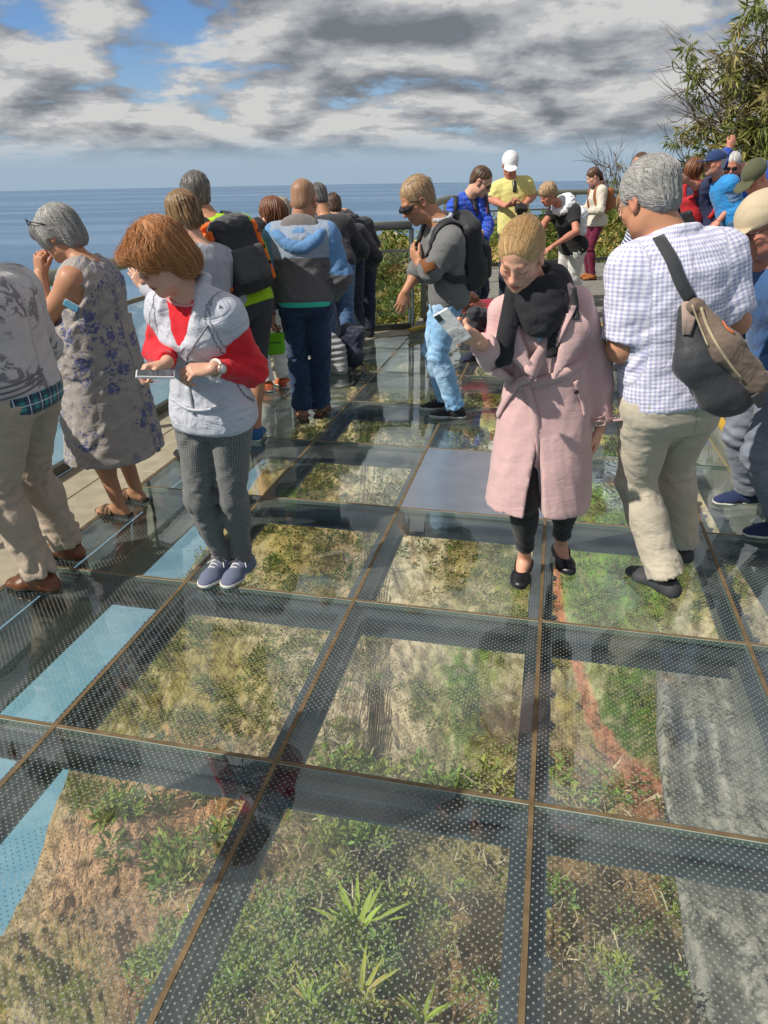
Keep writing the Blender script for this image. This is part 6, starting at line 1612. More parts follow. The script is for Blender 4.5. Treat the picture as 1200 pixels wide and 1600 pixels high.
    for i, (x, w_) in enumerate(((-.030, .006), (-.016, .012), (-.001, .008), (.012, .010), (.027, .012), (.040, .006))): mb.box(c + np.array([x, -.0262, .012 + .002 * (i % 2)]), (w_, .001, .012))
    o = child(mb.build('print', plain('dark_green_print', (.02, .07, .01), .6), None, False, root.location), root); o['kind'] = 'stuff'
    w = J['wr']['L']; d = nrm(w - J['el']['L']); A2 = frame_z(d)
    for i, cc in enumerate(((.55, .06, .10), (.06, .12, .45), (.60, .45, .45))):
        c2 = w - d * (.008 + .014 * i); mb = MB(); mb.tube([c2 + .036 * (A2[0] * math.cos(a) + A2[1] * math.sin(a)) for a in np.linspace(0, 6.283, 15)], .005, 5, False); mb.build('bracelet', plain('bracelet_%d' % i, cc, .6), b, True, b.location)
hoodie_man()

# ---- man in the grey sweater with sunglasses and black backpack
def backpack(label, J, m, size=(.15, .10, .24), off=(0, -.16, -.16), m2=None, strap_m=None, top_m=None, straps=True, garm=None, group=None, sag=.06):
    n = J['sh']; P = lambda x, y, z: n + J['cR'] * x + J['cF'] * y + J['U'] * z; Ax = np.stack([J['cR'], J['cF'], J['U']])
    root = empty('backpack', P(*off), label, 'backpack', group); s = size
    child(solid('pack', m, None, lambda S: (S.box(P(off[0], off[1], off[2]), (s[0], s[1] * .8, s[2]), Ax, .05, .03), S.ell(P(off[0], off[1] - sag, off[2] - s[2] * .35), (s[0] * .95, s[1], s[2] * .60), Ax, .05)), .009, crumple(81, .004, ()), .005, origin=root.location), root)
    child(solid('pocket', m2 or m, None, lambda S: S.box(P(off[0], off[1] - s[1] * .85 - sag * .6, off[2] - s[2] * .28), (s[0] * .78, s[1] * .38, s[2] * .48), Ax, .03, .02), .009, crumple(82, .003, ()), .004, origin=root.location), root)
    if top_m: child(solid('top_lid', top_m, None, lambda S: S.ell(P(off[0], off[1] - .02, off[2] + s[2] * .98), (s[0] * .95, s[1] * 1.0, .06), Ax, .03), .009, crumple(83, .005, (), scale=.6), .006, origin=root.location), root)
    if straps:
        for sg in (-1, 1):
            pts = [P(sg * .075, off[1] + .02, off[2] + s[2] * .8), P(sg * .09, -.06, .055), P(sg * .098, .03, .045), P(sg * .115, .115, -.06), P(sg * .135, .10, -.20), P(sg * .165, .0, -.30), P(sg * .13, off[1] + .03, -.36)]
            if garm is not None: 
                q, N = snap(garm, bez(pts, 4), .006)
                keep = bez(pts, 4); q[0] = keep[0]; q[-1] = keep[-1]
            else: q = bez(pts, 4); N = q - P(0, 0, -.1)
            mb = MB(); mb.ribbon(q, .052, N, .008); child(mb.build('strap', strap_m or m, None, True, root.location), root)
    return root
def sweater_man():
    y0 = 5.15; A = lambda px, py, d=0.0: at_y(px, py, y0 + d)
    J = stand(G(700, 648), -93, 1.80, False, head=(-108, 34, 0), ank=(G(712, 654)[:2], G(696, 640)[:2]), toe=(-14, 4), pelp=A(698, 487, .12), shp=A(692, 352, -.03), hdp=A(652, 314, -.03), chest=-100,
              arms={'L': dict(e=A(674, 424, -.17), w=A(655, 412, .02), palm=(.8, .3, -.2), curl=.5, dir=(-.45, .45, .7)), 'R': dict(e=A(652, 425, .12), w=A(634, 455, .05), palm=(0, 1, .2), curl=.4, dir=(-.35, -.1, -1))})
    b = body('man in grey sweater, pale jeans and wraparound sunglasses looking down at the glass', J, 'tan', .0075, brow=(.2, .12, .06), stubble=((.30, .20, .13), .35))
    s = top('sweater', J, fabric('grey_sweater', (.125, .125, .128), (.19, .19, .19), 'heather', wr=.6), b, .0095, {'L': 1.55, 'R': 1.25}, .018, -.11, 1.03, 1.03, seed=91, cr=(.003, .008), e2=.022, flare=.03)
    def col(S): S.path([J['neck'] + J['cR'] * .066 * math.cos(a) + J['cF'] * .066 * math.sin(a) + UP * .03 for a in np.linspace(0, 6.283, 15)], .014, .01)
    child(solid('collar', fabric('collar_grey', (.42, .42, .45)), None, col, .007, origin=b.location), b)
    P, N = drape(surf(s), [(664, 405), (669, 414), (673, 424)], 5, .003); mb = MB(); mb.ribbon(P, .085, N, .004); mb.build('elbow_patch', fabric('suede_patch', (.17, .065, .02)), b, True, b.location)
    trousers('jeans', J, fabric('pale_jeans', (.20, .38, .60), (.44, .60, .76), 'denim', wr=.8), b, .0095, .012, .02, 1.96, .018, 1.0, seed=92, cr=(.0035, .008), hem=.070)
    shoes('trainer', J, b, fabric('black_mesh', (.018, .018, .022), rough=.8), plain('pale_sole', (.52, .52, .50), .6), .006, .009, collar=.012, laces=plain('grey_lace', (.25, .25, .26), .8), sole_h=.030)
    short_hair(J, HR['sand'], b, .004, 93, .002, 60)
    g = glasses(J, b, True)
    # wider wraparound lens
    c = J['head']; H = J['hA']; Q = lambda x, y, z: c + J['hs'] * J['s'] * (H[0] * x + H[1] * y + H[2] * z)
    child(solid('wrap_lens', plain('dark_lens', (.012, .013, .016), .08, 0, 0, 9, 0), None, lambda S: S.path([Q(-.076, .050, .010), Q(-.058, .092, .008), Q(-.030, .106, .006), Q(0, .109, .010), Q(.030, .106, .006), Q(.058, .092, .008), Q(.076, .050, .010)], [.007, .015, .018, .010, .018, .015, .007], .006), .005, origin=b.location), b)
    backpack('soft black backpack on the back of the man in the grey sweater', J, NYLON, (.145, .085, .245), (0, -.17, -.215), garm=surf(s), sag=.055)
sweater_man()
# ------------------------------------------------------------------ the other visitors
def base_at(px, y, z=0.0):
    p = at_y(px, 400, y); lo, hi = 200.0, 1200.0
    for _ in range(40):                      # picture column px at ground height z and depth y
        m = (lo + hi) / 2
        if at_y(px, m, y)[2] > z: lo = m
        else: hi = m
    q = at_y(px, (lo + hi) / 2, y); return np.array([q[0], y, z])
PZ = .098
def folk(label, J, skin='tan', tm=None, tk=None, lm=None, lk=None, sm=None, hr=None, vox=.011, group=None, girth=1.0, brow=(.12, .08, .05), belly=0.0, bare=False, **bk):
    b = body(label, J, skin, vox * .82, girth=girth, belly=belly, brow=brow, feet=bare, **bk); t = None
    if tm: t = top('shirt', J, tm, b, vox, **{**dict(sleeve=1.9, e=.018, hem=-.08, t1=1.04, girth=girth, belly=belly, seed=int(abs(J['pel'][0]) * 97) % 50, cr=(.003, .007), flare=.03), **(tk or {})})
    if lm: trousers('trousers', J, lm, b, vox, **{**dict(e=.012, waist=.05, girth=girth, belly=belly, seed=int(abs(J['pel'][1]) * 91) % 50, cr=(.003, .010), e2=.014, hem=.062), **(lk or {})})
    if sm: shoes('shoe', J, b, sm[0], sm[1], .008, .008, collar=.008)
    if hr: hr(J, b)
    return b, t
W_J = fabric('washed_jeans', (.05, .10, .20), (.14, .22, .34), 'denim', wr=.7); DK_J = fabric('dark_trousers', (.018, .024, .040), None, 'denim', wr=.7); G_J = fabric('grey_jeans', (.135, .15, .19), (.22, .24, .28), 'denim', wr=.8)
BSH = (fabric('black_mesh', (.018, .018, .022), rough=.8), BLK); JK = fabric('black_jacket', (.024, .024, .029), rough=.7, wr=.8, spec=.4)

def left_group():
    # woman with short chestnut hair shading her eyes
    y0 = 4.55; A = lambda px, py, d=0.0: at_y(px, py, y0 + d)
    J = stand(base_at(322, y0), -50, 1.64, True, head=(-62, 16, 0), shp=A(318, 392, .02), hdp=A(284, 335, .06), arms={'L': dict(e=A(262, 470, -.02), w=A(222, 448, .18), palm=(.4, 0, -1), curl=.3, dir=(-.45, .2, .85)), 'R': dict(t=(.05, .3, -.25))}, pelp=A(335, 560, -.02))
    folk('woman with short chestnut hair in a faded grey shirt behind the red haired woman', J, 'fair', fabric('faded_grey', (.32, .32, .37), (.42, .42, .46), 'heather', wr=.7), dict(neck=(-.01, .05, .064)), fabric('dark_shorts', (.05, .05, .06)), dict(), BSH,
         lambda J, b: hair(J, HR['chest'], b, [('e', (0, -.020, .045), (.092, .114, .098)), ('e', (0, -.07, -.035), (.082, .052, .070), .04), ('e', (.055, .01, -.02), (.035, .06, .06), .03), ('e', (-.055, .01, -.02), (.035, .06, .06), .03)], [('e', (0, .140, -.045), (.066, .075, .105), .014), ('h', (0, 0, -.10), (0, .1, -1))], .0065, .003, 22, short=False, locks=field_locks(lambda p, r: np.array([p[0], -.6 if p[2] > .06 else .0, -.8]), 110, 6, .020, .0038)), vox=.010)
    # man in lime with the trekking pack
    y0 = 4.95; A = lambda px, py, d=0.0: at_y(px, py, y0 + d)
    J = stand(base_at(395, y0 - .05), -30, 1.80, False, head=(-25, 10, 0), ank=(base_at(372, y0 + .05)[:2], base_at(402, y0 - .12)[:2]), shp=A(336, 352, .08), hdp=A(306, 306, .16), pelp=A(385, 500, .0), arms={'L': dict(t=(.05, .30, -.22)), 'R': dict(t=(.05, .32, -.22))}, toe=(10, 30))
    b, t = folk('grey haired man in a lime green shirt and shorts with a big trekking pack', J, 'tan', fabric('lime_cloth', (.36, .60, .015), wr=.5), dict(sleeve=.9), fabric('dark_shorts', (.05, .05, .06)), dict(upto=.9, e=.012), (fabric('blue_trainer', (.02, .10, .24), rough=.7), WSOLE), lambda J, b: short_hair(J, hair_mat('hair_salt', (.075, .068, .06), (.22, .20, .18)), b, .003, 24, .0014, 90), vox=.010)
    r = backpack('black and orange trekking backpack worn by the man in lime green', J, NYLON, (.150, .11, .215), (0, -.20, -.27), fabric('grey_pocket', (.07, .07, .072), wr=.5), None, fabric('grey_lid', (.085, .085, .088), (.03, .03, .03), 'print', wr=1.0), True, surf(t))
    n = J['sh']; P = lambda x, y, z: n + J['cR'] * x + J['cF'] * y + J['U'] * z; Ax = np.stack([J['cR'], J['cF'], J['U']])
    child(solid('side_panel', fabric('orange_nylon', (.78, .14, .01), rough=.6, wr=.8), None, lambda S: (S.box(P(-.150, -.19, -.26), (.022, .085, .19), Ax, .02, .02), S.box(P(.150, -.19, -.26), (.022, .085, .19), Ax, .02, .02), S.ell(P(-.10, -.15, -.03), (.07, .06, .03), Ax, .03)), .009, crumple(26, .003, ()), .004, origin=r.location), r)
    mb = MB()
    for z in (-.16, -.26, -.36):
        for s_ in (-1, 1): mb.tube(bez([P(s_ * .178, -.12, z), P(s_ * .182, -.2, z - .02), P(s_ * .15, -.30, z + .02)], 4), .006, 5)
    o = child(mb.build('cords', BLK, None, True, r.location), r); o['kind'] = 'stuff'
    # woman with long auburn hair, white trousers
    y0 = 6.15; A = lambda px, py, d=0.0: at_y(px, py, y0 + d)
    J = stand(base_at(432, y0), -40, 1.66, True, head=(-60, 8, 0), lean=5, hdp=A(424, 336, .05))
    folk('woman with long auburn hair in a black top and white trousers with orange trainers', J, 'fair', fabric('black_top', (.02, .02, .022)), dict(sleeve=.5), fabric('white_trousers', (.68, .67, .64), wr=.7), dict(), (fabric('orange_trainer', (.55, .13, .05), (.75, .70, .65), 'print'), WSOLE), lambda J, b: long_hair(J, HR['auburn'], b, .17, .012, 28, 90), vox=.011)
    y0 = 6.75; A = lambda px, py, d=0.0: at_y(px, py, y0 + d)
    J = stand(base_at(452, y0), -10, 1.62, True, head=(0, 10, 0), hdp=A(441, 334, .05))
    folk('fair haired person mostly hidden between the auburn woman and the bald man', J, 'fair', fabric('stone_jacket', (.30, .28, .24), wr=.6), {}, fabric('dark_shorts', (.05, .05, .06)), {}, BSH, lambda J, b: short_hair(J, hair_mat('hair_ash', (.34, .28, .19), (.55, .48, .36)), b, .008, 29, .002, 40), vox=.013)
    # three in dark jackets bending over the corner of the rail
    spec = ((7.35, 530, 497, 312, 470, 'man with glasses and greying hair in dark jacket and jeans beside the bald man', -8, W_J, 'tan', hair_mat('hair_salt', (.075, .068, .06), (.22, .20, .18)), True, 14),
            (7.85, 546, 520, 326, 470, 'brown haired person in a dark jacket between the greying man and the hooded one', -4, DK_J, 'fair', HR['brown'], False, 22))
    for y0, bx, hx, hy_, _, lab, fc, jn, sk, hm, gl, ln in spec:
        A = lambda px, py, d=0.0: at_y(px, py, y0 + d)
        J = stand(base_at(bx, y0), fc, 1.76, False, lean=ln, head=(fc - 20, 32, 0), hdp=A(hx, hy_, .32), shp=A(hx + 14, hy_ + 34, .20), arms={'L': dict(t=(.05, .38, -.22)), 'R': dict(t=(.08, .38, -.2))})
        b, t = folk(lab, J, sk, JK, dict(e=.026, hem=-.16), jn, dict(e=.016), BSH, lambda J, b: short_hair(J, hm, b, .004, 30, .0018, 60), vox=.011)
        if gl: glasses(J, b, False)
    y0 = 8.25; A = lambda px, py, d=0.0: at_y(px, py, y0 + d)
    J = stand(base_at(566, y0), -12, 1.78, False, head=(-20, 55, 0), shp=A(546, 352, .16), hdp=A(540, 345, .40), arms={'L': dict(t=(.05, .40, -.2)), 'R': dict(w=A(562, 350, .35), hint=(.6, -.3, -.6), palm=(0, 0, -1))})
    b, t = folk('person in black hooded jacket and dark trousers bent over the railing corner', J, 'tan', JK, dict(e=.028, hem=-.22), DK_J, dict(e=.02), BSH, None, vox=.011)
    n = J['neck']; child(solid('hood', JK, None, lambda S: (S.ell(J['head'], (.115, .125, .13), J['hA'], .03), S.ell(n - J['cF'] * .05, (.13, .08, .07), np.stack([J['cR'], J['cF'], J['U']]), .05)), .010, crumple(36, .005, ()), .006, origin=b.location), b)
    # bundle on the floor behind the bald man
    c = base_at(506, 6.75); 
    solid('quilted_jacket', fabric('grey_quilt', (.36, .36, .36), None, 'quilt', .055, rough=.6, spec=.4), None, lambda S: (S.ell(c + UP * .17, (.21, .17, .22), None, .05), S.cone(c + np.array([-.16, -.02, .26]), c + np.array([-.24, -.05, .04]), .075, .065, .05), S.cone(c + np.array([.15, -.04, .22]), c + np.array([.17, -.1, .04]), .07, .07, .05), S.half(c + UP * .004, -UP)), .010, lambda p: .010 * np.abs(np.sin(p[..., 2] * 62 + .6 * np.sin(p[..., 0] * 9))) - .006, .012, 'grey quilted jacket heaped on the glass floor behind the legs of the bald man', 'jacket', None, c, lambda V: np.stack([V[:, 0], V[:, 2], V[:, 1]], 1))
    c2 = base_at(549, 6.9); root = empty('backpack', c2, 'dark navy backpack standing on the glass floor with loose straps beside the quilted jacket', 'backpack'); nv = fabric('navy_nylon', (.016, .022, .042), rough=.6, wr=.7, spec=.4)
    child(solid('pack', nv, None, lambda S: (S.box(c2 + UP * .21, (.12, .10, .20), basis((.25, 1, 0), (.22, 0, 1)), .06, .03), S.half(c2 + UP * .004, -UP)), .009, crumple(37, .006, ()), .007, origin=c2), root)
    child(solid('pocket', nv, None, lambda S: (S.ell(c2 + np.array([.03, -.10, .12]), (.10, .06, .10), None, .02), S.half(c2 + UP * .004, -UP)), .009, crumple(38, .004, ()), .005, origin=c2), root)
    mb = MB(); q = base_at(562, 6.35, .012)
    for pts in ([c2 + np.array([.08, -.1, .10]), c2 + np.array([.13, -.22, .03]), q, q + np.array([.06, -.10, .0])], [c2 + np.array([.05, -.1, .05]), c2 + np.array([.02, -.3, .012]), q + np.array([-.06, -.12, 0]), q + np.array([-.22, -.28, 0])], [q + np.array([-.05, .05, .0]), q + np.array([.02, -.02, .02]), q + np.array([.10, -.04, .0])]): mb.ribbon(bez(pts, 5), .028, UP, .004)
    o = child(mb.build('loose_straps', BLK, None, True, c2), root); o['kind'] = 'stuff'
left_group()

def middle_group():
    # man in the blue puffer with the camera
    y0 = 8.3; A = lambda px, py, d=0.0: at_y(px, py, y0 + d)
    J = stand(base_at(733, y0), 128, 1.82, False, head=(112, 34, 0), shp=A(729, 311, -.02), hdp=A(752, 284, -.08), arms={'L': dict(e=A(760, 352, -.05), w=A(754, 378, -.30), palm=(-.7, .3, .3), curl=.8, dir=(-.7, -.4, .3)), 'R': dict(e=A(716, 372, -.10), w=A(738, 374, -.30), palm=(.6, -.2, .6), curl=.8, dir=(.8, -.4, .2))}, chest=140)
    q = fabric('blue_puffer', (.012, .085, .62), None, 'quilt', .055, rough=.5, spec=.45)
    b, t = folk('man with cropped dark hair in a bright blue puffer jacket holding a camera', J, 'fair', q, dict(e=.034, hem=-.10, open_v=(.36, .075, .10), cr=(.003, .006)), DK_J, {}, BSH, lambda J, b: short_hair(J, HR['brown'], b, .0, 101, .0014, 40), vox=.010)
    top('navy_tee', J, fabric('navy_tee', (.035, .035, .07)), b, .010, 0, .016, -.05, 1.02, seed=102, cr=(.001, .002))
    glasses(J, b, True, (.25, .22, .18))
    bs = surf(t); cc = A(751, 381, -.36)
    cam_ = camera_body('black camera with a long lens held by the man in the blue puffer', cc, (.45, -.85, -.3), (0, 0, 1))
    for i, (pts, f) in enumerate((([(733, 294), (736, 310), (741, 330)], 1), ([(757, 306), (760, 318), (762, 335)], 0))):
        P, N = drape(bs, pts, 6, .012)
        if len(P) < 2: continue
        mb = MB(); mb.ribbon(P, .040, N, .004); o = child(mb.build('strap', plain('strap_black', (.02, .02, .022), .6), None, True, cam_.location), cam_)
        mb = MB(); mb.ribbon(P, .046, N, .002); o = child(mb.build('strap_edge', plain('strap_red', (.55, .02, .02), .6), None, True, cam_.location), cam_)
        if f:                                            # white maker's name woven into the strap
            cu = bpy.data.curves.new('strap_lettering', 'FONT'); cu.body = 'Canon'; cu.size = .034; cu.extrude = .0006; cu.align_x = 'CENTER'; cu.align_y = 'CENTER'
            tmp = bpy.data.objects.new('tmp', cu); COL.objects.link(tmp); dg = bpy.context.evaluated_depsgraph_get(); me = bpy.data.meshes.new_from_object(tmp.evaluated_get(dg)); bpy.data.objects.remove(tmp)
            k = len(P) // 2; T = nrm(P[k + 1] - P[k - 1]); nn = nrm(N[k] - T * (N[k] @ T)); X = T; Yv = np.cross(nn, X)
            me.materials.clear(); me.materials.append(plain('white_print', (.8, .8, .8), .6))
            me.name = 'strap_lettering'; o2 = bpy.data.objects.new('strap_lettering', me); COL.objects.link(o2)
            Mx = Matrix.Identity(4)
            for r_ in range(3): Mx[r_][0], Mx[r_][1], Mx[r_][2], Mx[r_][3] = X[r_], Yv[r_], nn[r_], (P[k] + nn * .006)[r_] - cam_.location[r_]
            o2.parent = cam_; o2.matrix_basis = Mx
    P, N = drape(bs, [(712, 308), (712, 322), (712, 340)], 6, .008)
    if len(P) > 1: mb = MB(); mb.ribbon(P, .05, N, .006); mb.build('rucksack_strap', NYLON, b, True, b.location)
    # man in yellow with the white cap
    y0 = 9.7; A = lambda px, py, d=0.0: at_y(px, py, y0 + d)
    J = stand(base_at(797, y0, PZ), 185, 1.82, False, head=(186, 28, 0), hdp=A(797, 257, -.06), shp=A(799, 284, .0), arms={'L': dict(e=A(832, 306, .0), w=A(818, 322, -.26), palm=(-1, 0, .3), curl=.8, dir=(-.9, -.2, .1)), 'R': dict(e=A(769, 312, .0), w=A(790, 322, -.26), palm=(.8, 0, .5), curl=.8, dir=(.9, -.2, .2))})
    b, t = folk('man in pale yellow T shirt and white cap looking at the camera in his hands', J, 'red', fabric('pale_yellow', (.66, .60, .22), wr=.6), dict(sleeve=.85, e=.024), DK_J, {}, BSH, lambda J, b: (cap(J, b, fabric('white_cap', (.70, .70, .70), wr=.5)), short_hair(J, HR['grey'], b, -.001)), vox=.011, girth=1.04, belly=.02)
    camera_body('small black camera in the hands of the man in the yellow T shirt', A(815, 325, -.34), (-.2, .6, -.8), (0, .5, .8))
    mb = MB(); P, N = drape(surf(t), [(803, 283), (804, 292), (804, 300)], 5, .004); mb.ribbon(P, .045, N, .006); mb.build('hung_sunglasses', plain('glasses_frame', (.02, .02, .022)), b, True, b.location)
    # woman with curly fair hair and the white scarf
    y0 = 9.1; A = lambda px, py, d=0.0: at_y(px, py, y0 + d)
    J = stand(base_at(898, y0 + .6, PZ), 235, 1.62, True, head=(248, 32, 0), shp=A(880, 323, .08), hdp=A(856, 304, -.02), pelp=A(892, 415, .3), arms={'L': dict(e=A(900, 362, -.2), w=A(862, 386, -.36), palm=(0, .3, -1), curl=.5), 'R': dict(e=A(850, 350, .1), w=A(845, 362, -.2), palm=(0, 0, -1), curl=.5)}, chest=228)
    wt = fabric('white_muslin', (.76, .78, .80), (.60, .63, .68), 'print', wr=1.0)
    b, t = folk('woman with short curly fair hair, white shawl, black top and white trousers', J, 'red', fabric('black_top', (.02, .02, .022)), dict(sleeve=.6, e=.018), fabric('white_trousers', (.68, .67, .64), wr=.7), {}, BSH, lambda J, b: hair(J, hair_mat('hair_curl', (.36, .22, .11), (.58, .42, .26)), b, [('e', (0, -.016, .045), (.095, .115, .100)), ('e', (0, -.06, -.02), (.08, .06, .07), .03)], [('e', (0, .135, -.03), (.078, .078, .100), .012), ('h', (0, 0, -.07), (0, .3, -1))], .007, .006, 104, freq=.8), vox=.011, girth=1.12)
    n = J['neck']; Q = lambda x, y, z: n + J['cR'] * x + J['cF'] * y + J['U'] * z
    child(solid('shawl', wt, None, lambda S: (S.path([Q(.085 * math.cos(a), .085 * math.sin(a), .0 - .03 * math.sin(a)) for a in np.linspace(0, 6.283, 15)], .034, .03), S.cone(Q(-.05, -.03, -.02), Q(-.17, -.05, -.16), .075, .085, .06), S.cone(Q(-.17, -.05, -.16), Q(-.20, .0, -.34), .085, .05, .05), S.cone(Q(.05, -.03, -.02), Q(.17, -.03, -.15), .07, .08, .06), S.cone(Q(-.02, -.08, -.02), Q(-.03, -.12, -.22), .10, .09, .06)), .010, crumple(105, .007, (), scale=.7), .008, origin=b.location), b)
    # woman in the cream cardigan with the tan rucksack
    J = stand(G(922, 436, PZ), 262, 1.68, True, lean=3, head=(268, 30, 0), arms={'L': dict(t=(.03, .30, -.30), curl=.7, palm=(0, 0, 1)), 'R': dict(t=(.0, .30, -.28), curl=.7, palm=(0, 0, 1))}, toe=(5, 5))
    b, t = folk('woman in a cream cardigan and burgundy leggings with brown ankle boots', J, 'fair', fabric('cream_knit', (.60, .54, .45), wr=.6), dict(e=.022, hem=-.16), fabric('burgundy', (.13, .012, .04), wr=.4), dict(e=.006, e2=.004, hem=.046), (fabric('rust_boot', (.30, .10, .025)), BLK), lambda J, b: (hair(J, HR['brown'], b, [('e', (0, -.018, .043), (.086, .108, .093)), ('e', (0, -.10, -.01), (.045, .045, .06), .02), ('c', (0, -.10, -.03), (.02, -.11, -.17), .040, .022, .02)], [('e', (0, .125, -.016), (.078, .074, .102), .012), ('h', (0, .06, -.09), (0, .3, -1))], .007, .002, 106, short=False)), vox=.012)
    n = J['neck']; child(solid('scarf', fabric('plum_scarf', (.12, .06, .055), wr=.9), None, lambda S: S.path([n + J['cR'] * .082 * math.cos(a) + J['cF'] * (.082 * math.sin(a) + .01) + J['U'] * (.02 - .02 * math.sin(a)) for a in np.linspace(0, 6.283, 13)], .030, .02), .010, crumple(107, .004, ()), .005, origin=b.location), b)
    backpack('small tan leather rucksack on the woman in the cream cardigan', J, plain('tan_leather', (.34, .115, .030), .45, 0, .5, 14, .3), (.12, .08, .16), (0, -.16, -.18), garm=surf(t), sag=.03)
    # crouching person in maroon
    y0 = 7.15; A = lambda px, py, d=0.0: at_y(px, py, y0 + d)
    J = stand(G(752, 556), 250, 1.70, False, crouch=.5, head=(255, 72, 0), pelp=A(788, 498, .12), shp=A(757, 486, .0), hdp=A(733, 476, -.06), ank=(G(742, 562)[:2], G(775, 552)[:2]), arms={'L': dict(w=A(722, 524, -.10), hint=(.4, -.3, -.5), palm=(.5, 0, -.5)), 'R': dict(w=A(728, 528, .12), hint=(.4, .5, -.2), palm=(.5, 0, -.5))}, hints={'L': np.array([-.9, -.4, .6]), 'R': np.array([-.9, .3, .6])})
    folk('person in a maroon top squatting low on the glass behind the pink coat', J, (.55, .17, .10), fabric('maroon', (.22, .012, .03), wr=.7), dict(hem=-.1), fabric('dark_shorts', (.05, .05, .06)), dict(upto=1.9), (fabric('navy_shoe', (.025, .030, .055)), BLK), lambda J, b: short_hair(J, HR['auburn'], b, .001, 108, .0015), vox=.011)
middle_group()

def right_group():
    # long haired woman in stripes behind the man in the checked shirt
    y0 = 6.6; A = lambda px, py, d=0.0: at_y(px, py, y0 + d)
    J = stand(base_at(990, y0, .0), 235, 1.66, True, head=(240, 30, 0), hdp=A(982, 322, 0.0), arms={'L': dict(t=(.05, .25, -.3)), 'R': dict(t=(.05, .25, -.3))})
    folk('long haired brunette in a navy striped top mostly hidden behind the checked shirt man', J, 'fair', fabric('navy_stripe', (.70, .72, .76), (.02, .05, .16), 'stripe', .028), {}, DK_J, {}, BSH, lambda J, b: long_hair(J, HR['chest'], b, .24, .014, 111, 80), vox=.011)
    y0 = 9.6; A = lambda px, py, d=0.0: at_y(px, py, y0 + d)
    J = stand(base_at(1001, y0, PZ), 228, 1.84, False, head=(226, 22, 0), hdp=A(1000, 259, 0))
    folk('balding bearded man farther back, only his head showing above the grey haired man', J, 'tan', JK, {}, DK_J, {}, BSH, lambda J, b: short_hair(J, HR['brown'], b, -.002, 112, .001), vox=.013, stubble=((.06, .035, .02), .8))
    z2 = .262
    # woman hugging the man in the blue vest
    y0 = 9.2; A = lambda px, py, d=0.0: at_y(px, py, y0 + d)
    J = stand(base_at(1088, y0, z2), 60, 1.62, True, head=(70, 0, 8), hdp=A(1086, 266, 0), shp=A(1086, 294, .0), arms={'R': dict(e=A(1104, 290, -.15), w=A(1120, 268, -.05), palm=(0, 1, 0), curl=.4), 'L': dict(e=A(1066, 300, .1), w=A(1096, 292, .26), palm=(0, -1, 0), curl=.4)})
    b, t = folk('woman with a brown bob in a navy jacket embracing the man in the blue vest', J, 'fair', fabric('navy_jacket', (.030, .036, .085), wr=.6), dict(e=.024, hem=-.2), W_J, {}, BSH, lambda J, b: long_hair(J, HR['auburn'], b, .07, .014, 113, 70), vox=.012)
    backpack('red and black rucksack on the woman in the navy jacket', J, fabric('red_nylon', (.42, .015, .02), rough=.6), (.11, .07, .17), (-.05, -.13, -.20), NYLON, garm=surf(t), sag=.03)
    y0 = 8.9; A = lambda px, py, d=0.0: at_y(px, py, y0 + d)
    J = stand(base_at(1124, y0, z2), 285, 1.72, False, head=(262, 4, 0), hdp=A(1117, 255, 0), shp=A(1126, 284, .05), chest=262, arms={'L': dict(e=A(1146, 318, -.1), w=A(1124, 344, -.12), palm=(.5, .4, 0), curl=.7), 'R': dict(e=A(1090, 292, .2), w=A(1076, 284, .12), palm=(.3, .6, 0), curl=.3)})
    b, t = folk('man in bright blue quilted vest and navy cap hugging the navy jacket woman', J, 'red', fabric('chambray', (.07, .13, .24), None, 'denim'), dict(sleeve=.75, e=.016), W_J, {}, BSH, lambda J, b: (cap(J, b, fabric('navy_cap', (.02, .045, .13), wr=.3)), short_hair(J, HR['grey'], b, -.001)), vox=.011, girth=1.08, belly=.03, stubble=((.3, .26, .24), .5))
    top('quilted_vest', J, fabric('sky_vest', (.03, .25, .60), rough=.7, wr=.7), b, .011, .18, .030, -.06, 1.04, 1.08, .03, seed=115, cr=(.003, .006), armg=.95)
    y0 = 9.3; A = lambda px, py, d=0.0: at_y(px, py, y0 + d)
    J = stand(base_at(1152, y0, z2), 215, 1.78, False, head=(205, 24, 0), hdp=A(1144, 259, 0), arms={'R': dict(e=A(1128, 252, .0), w=A(1139, 232, .05), palm=(0, 1, 0), curl=.6, dir=(.35, 0, .9)), 'L': dict(e=A(1160, 312, -.1), w=A(1152, 292, -.22), palm=(-1, 0, 0), curl=.8, dir=(-.8, -.2, .3))})
    b, t = folk('grey haired man in glasses and a royal blue jacket with one arm raised', J, 'red', fabric('royal_jacket', (.03, .07, .34), wr=.7), dict(e=.026), W_J, {}, BSH, lambda J, b: short_hair(J, HR['grey'], b, .003, 116, .002, 60), vox=.012)
    glasses(J, b, True)
    # man with the olive flat brimmed cap and the camera bag
    y0 = 6.9; A = lambda px, py, d=0.0: at_y(px, py, y0 + d)
    J = stand(base_at(1192, y0, PZ), 248, 1.76, False, head=(240, 40, 0), hdp=A(1179, 277, -.05), shp=A(1200, 305, .02), arms={'L': dict(e=A(1200, 365, -.15), w=A(1176, 352, -.30), palm=(-.5, 0, .5), curl=.8), 'R': dict(e=A(1168, 340, .05), w=A(1166, 350, -.28), palm=(.5, 0, .5), curl=.8)})
    folk('stooping man in an olive cap and pale grey jacket holding a black camera bag', J, 'red', fabric('pale_jacket', (.42, .39, .38), wr=.8), dict(e=.026), W_J, {}, BSH, lambda J, b: cap(J, b, fabric('olive_cap', (.085, .09, .05), wr=.5), .085), vox=.011)
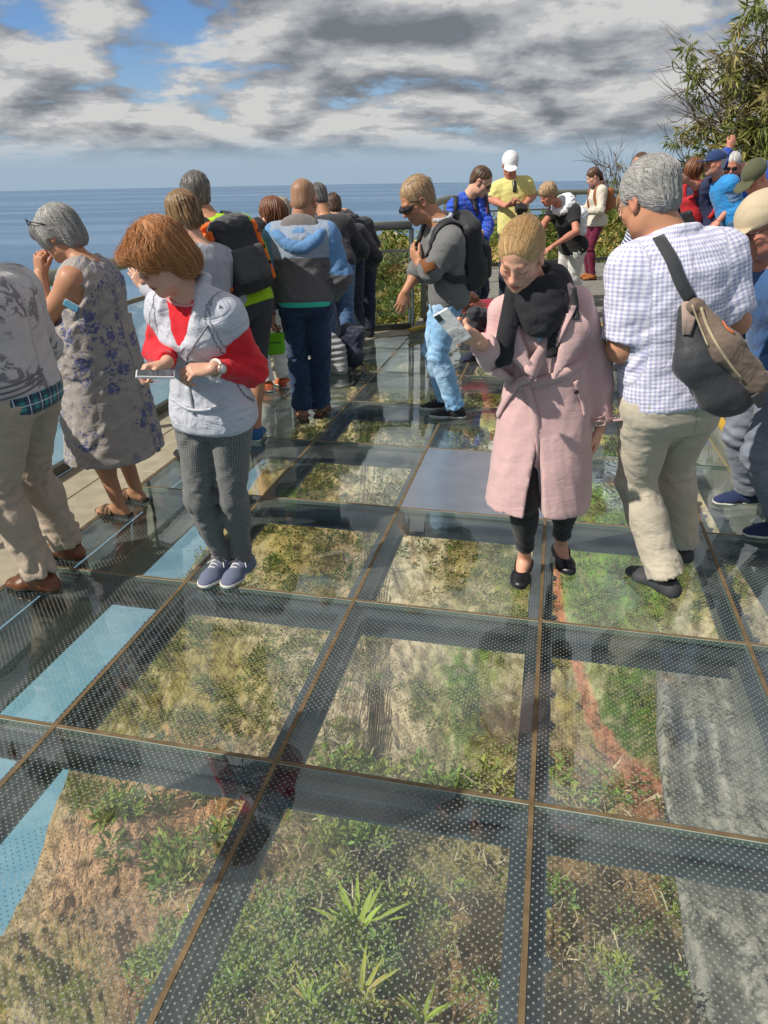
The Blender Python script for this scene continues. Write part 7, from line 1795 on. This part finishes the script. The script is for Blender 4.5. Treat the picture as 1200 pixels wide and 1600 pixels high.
    c = A(1172, 372, -.38); root = empty('camera_bag', c, 'small black zipped camera bag held by the man in the olive cap', 'bag'); ny = NYLON
    child(solid('bag', ny, None, lambda S: (S.ell(c, (.125, .07, .075), None, .03), S.box(c + np.array([0, -.04, -.02]), (.085, .045, .05), None, .03, .02)), .008, crumple(117, .004, (), scale=.6), .005, origin=c), root)
    mb = MB(); mb.tube(bez([c + np.array([-.10, -.045, .035]), c + np.array([0, -.075, .030]), c + np.array([.10, -.045, .035])], 6), .004, 5); child(mb.build('zip', plain('zip_grey', (.30, .31, .34)), None, True, c), root)
    # man in the beige cap and blue sweater at the right edge
    y0 = 3.35; A = lambda px, py, d=0.0: at_y(px, py, y0 + d)
    J = stand(G(1195, 815), 272, 1.74, False, head=(262, 30, 0), ank=(G(1222, 838)[:2], G(1168, 786)[:2]), toe=(-6, 0), pelp=A(1216, 610, .02), shp=A(1206, 424, .0), hdp=A(1192, 352, -.04), arms={'L': dict(t=(.06, .30, -.30)), 'R': dict(t=(.05, .32, -.25))})
    b, t = folk('man in beige cap, blue sweater and grey jeans, cut off by right edge', J, 'red', fabric('blue_sweater', (.03, .085, .22), (.045, .11, .26), 'heather', wr=.6), dict(e=.026, hem=-.1), G_J, dict(e=.016, e2=.018, hem=.076), (fabric('navy_canvas', (.018, .030, .085)), WSOLE), lambda J, b: (cap(J, b, fabric('beige_cap', (.50, .41, .28), wr=.4), .10, False), short_hair(J, HR['grey'], b, .0)), vox=.0095, girth=1.05)
    glasses(J, b, False, (.25, .10, .06))
    # somebody at the lower left corner: only a shoe tip reaches into the picture
    g0 = G(-62, 1462); J = stand(g0 + np.array([-.16, -.02, 0]), 85, 1.75, False, ank=((g0 + np.array([-.34, .10, 0]))[:2], (g0 + np.array([-.155, -.012, 0]))[:2]), toe=(10, -5), head=(60, 30, 0))
    folk('person outside the lower left corner with just a navy shoe tip in view', J, 'tan', JK, {}, DK_J, {}, (fabric('navy_canvas', (.018, .030, .085)), plain('cream_sole', (.55, .48, .36))), lambda J, b: short_hair(J, HR['brown'], b), vox=.016)
right_group()
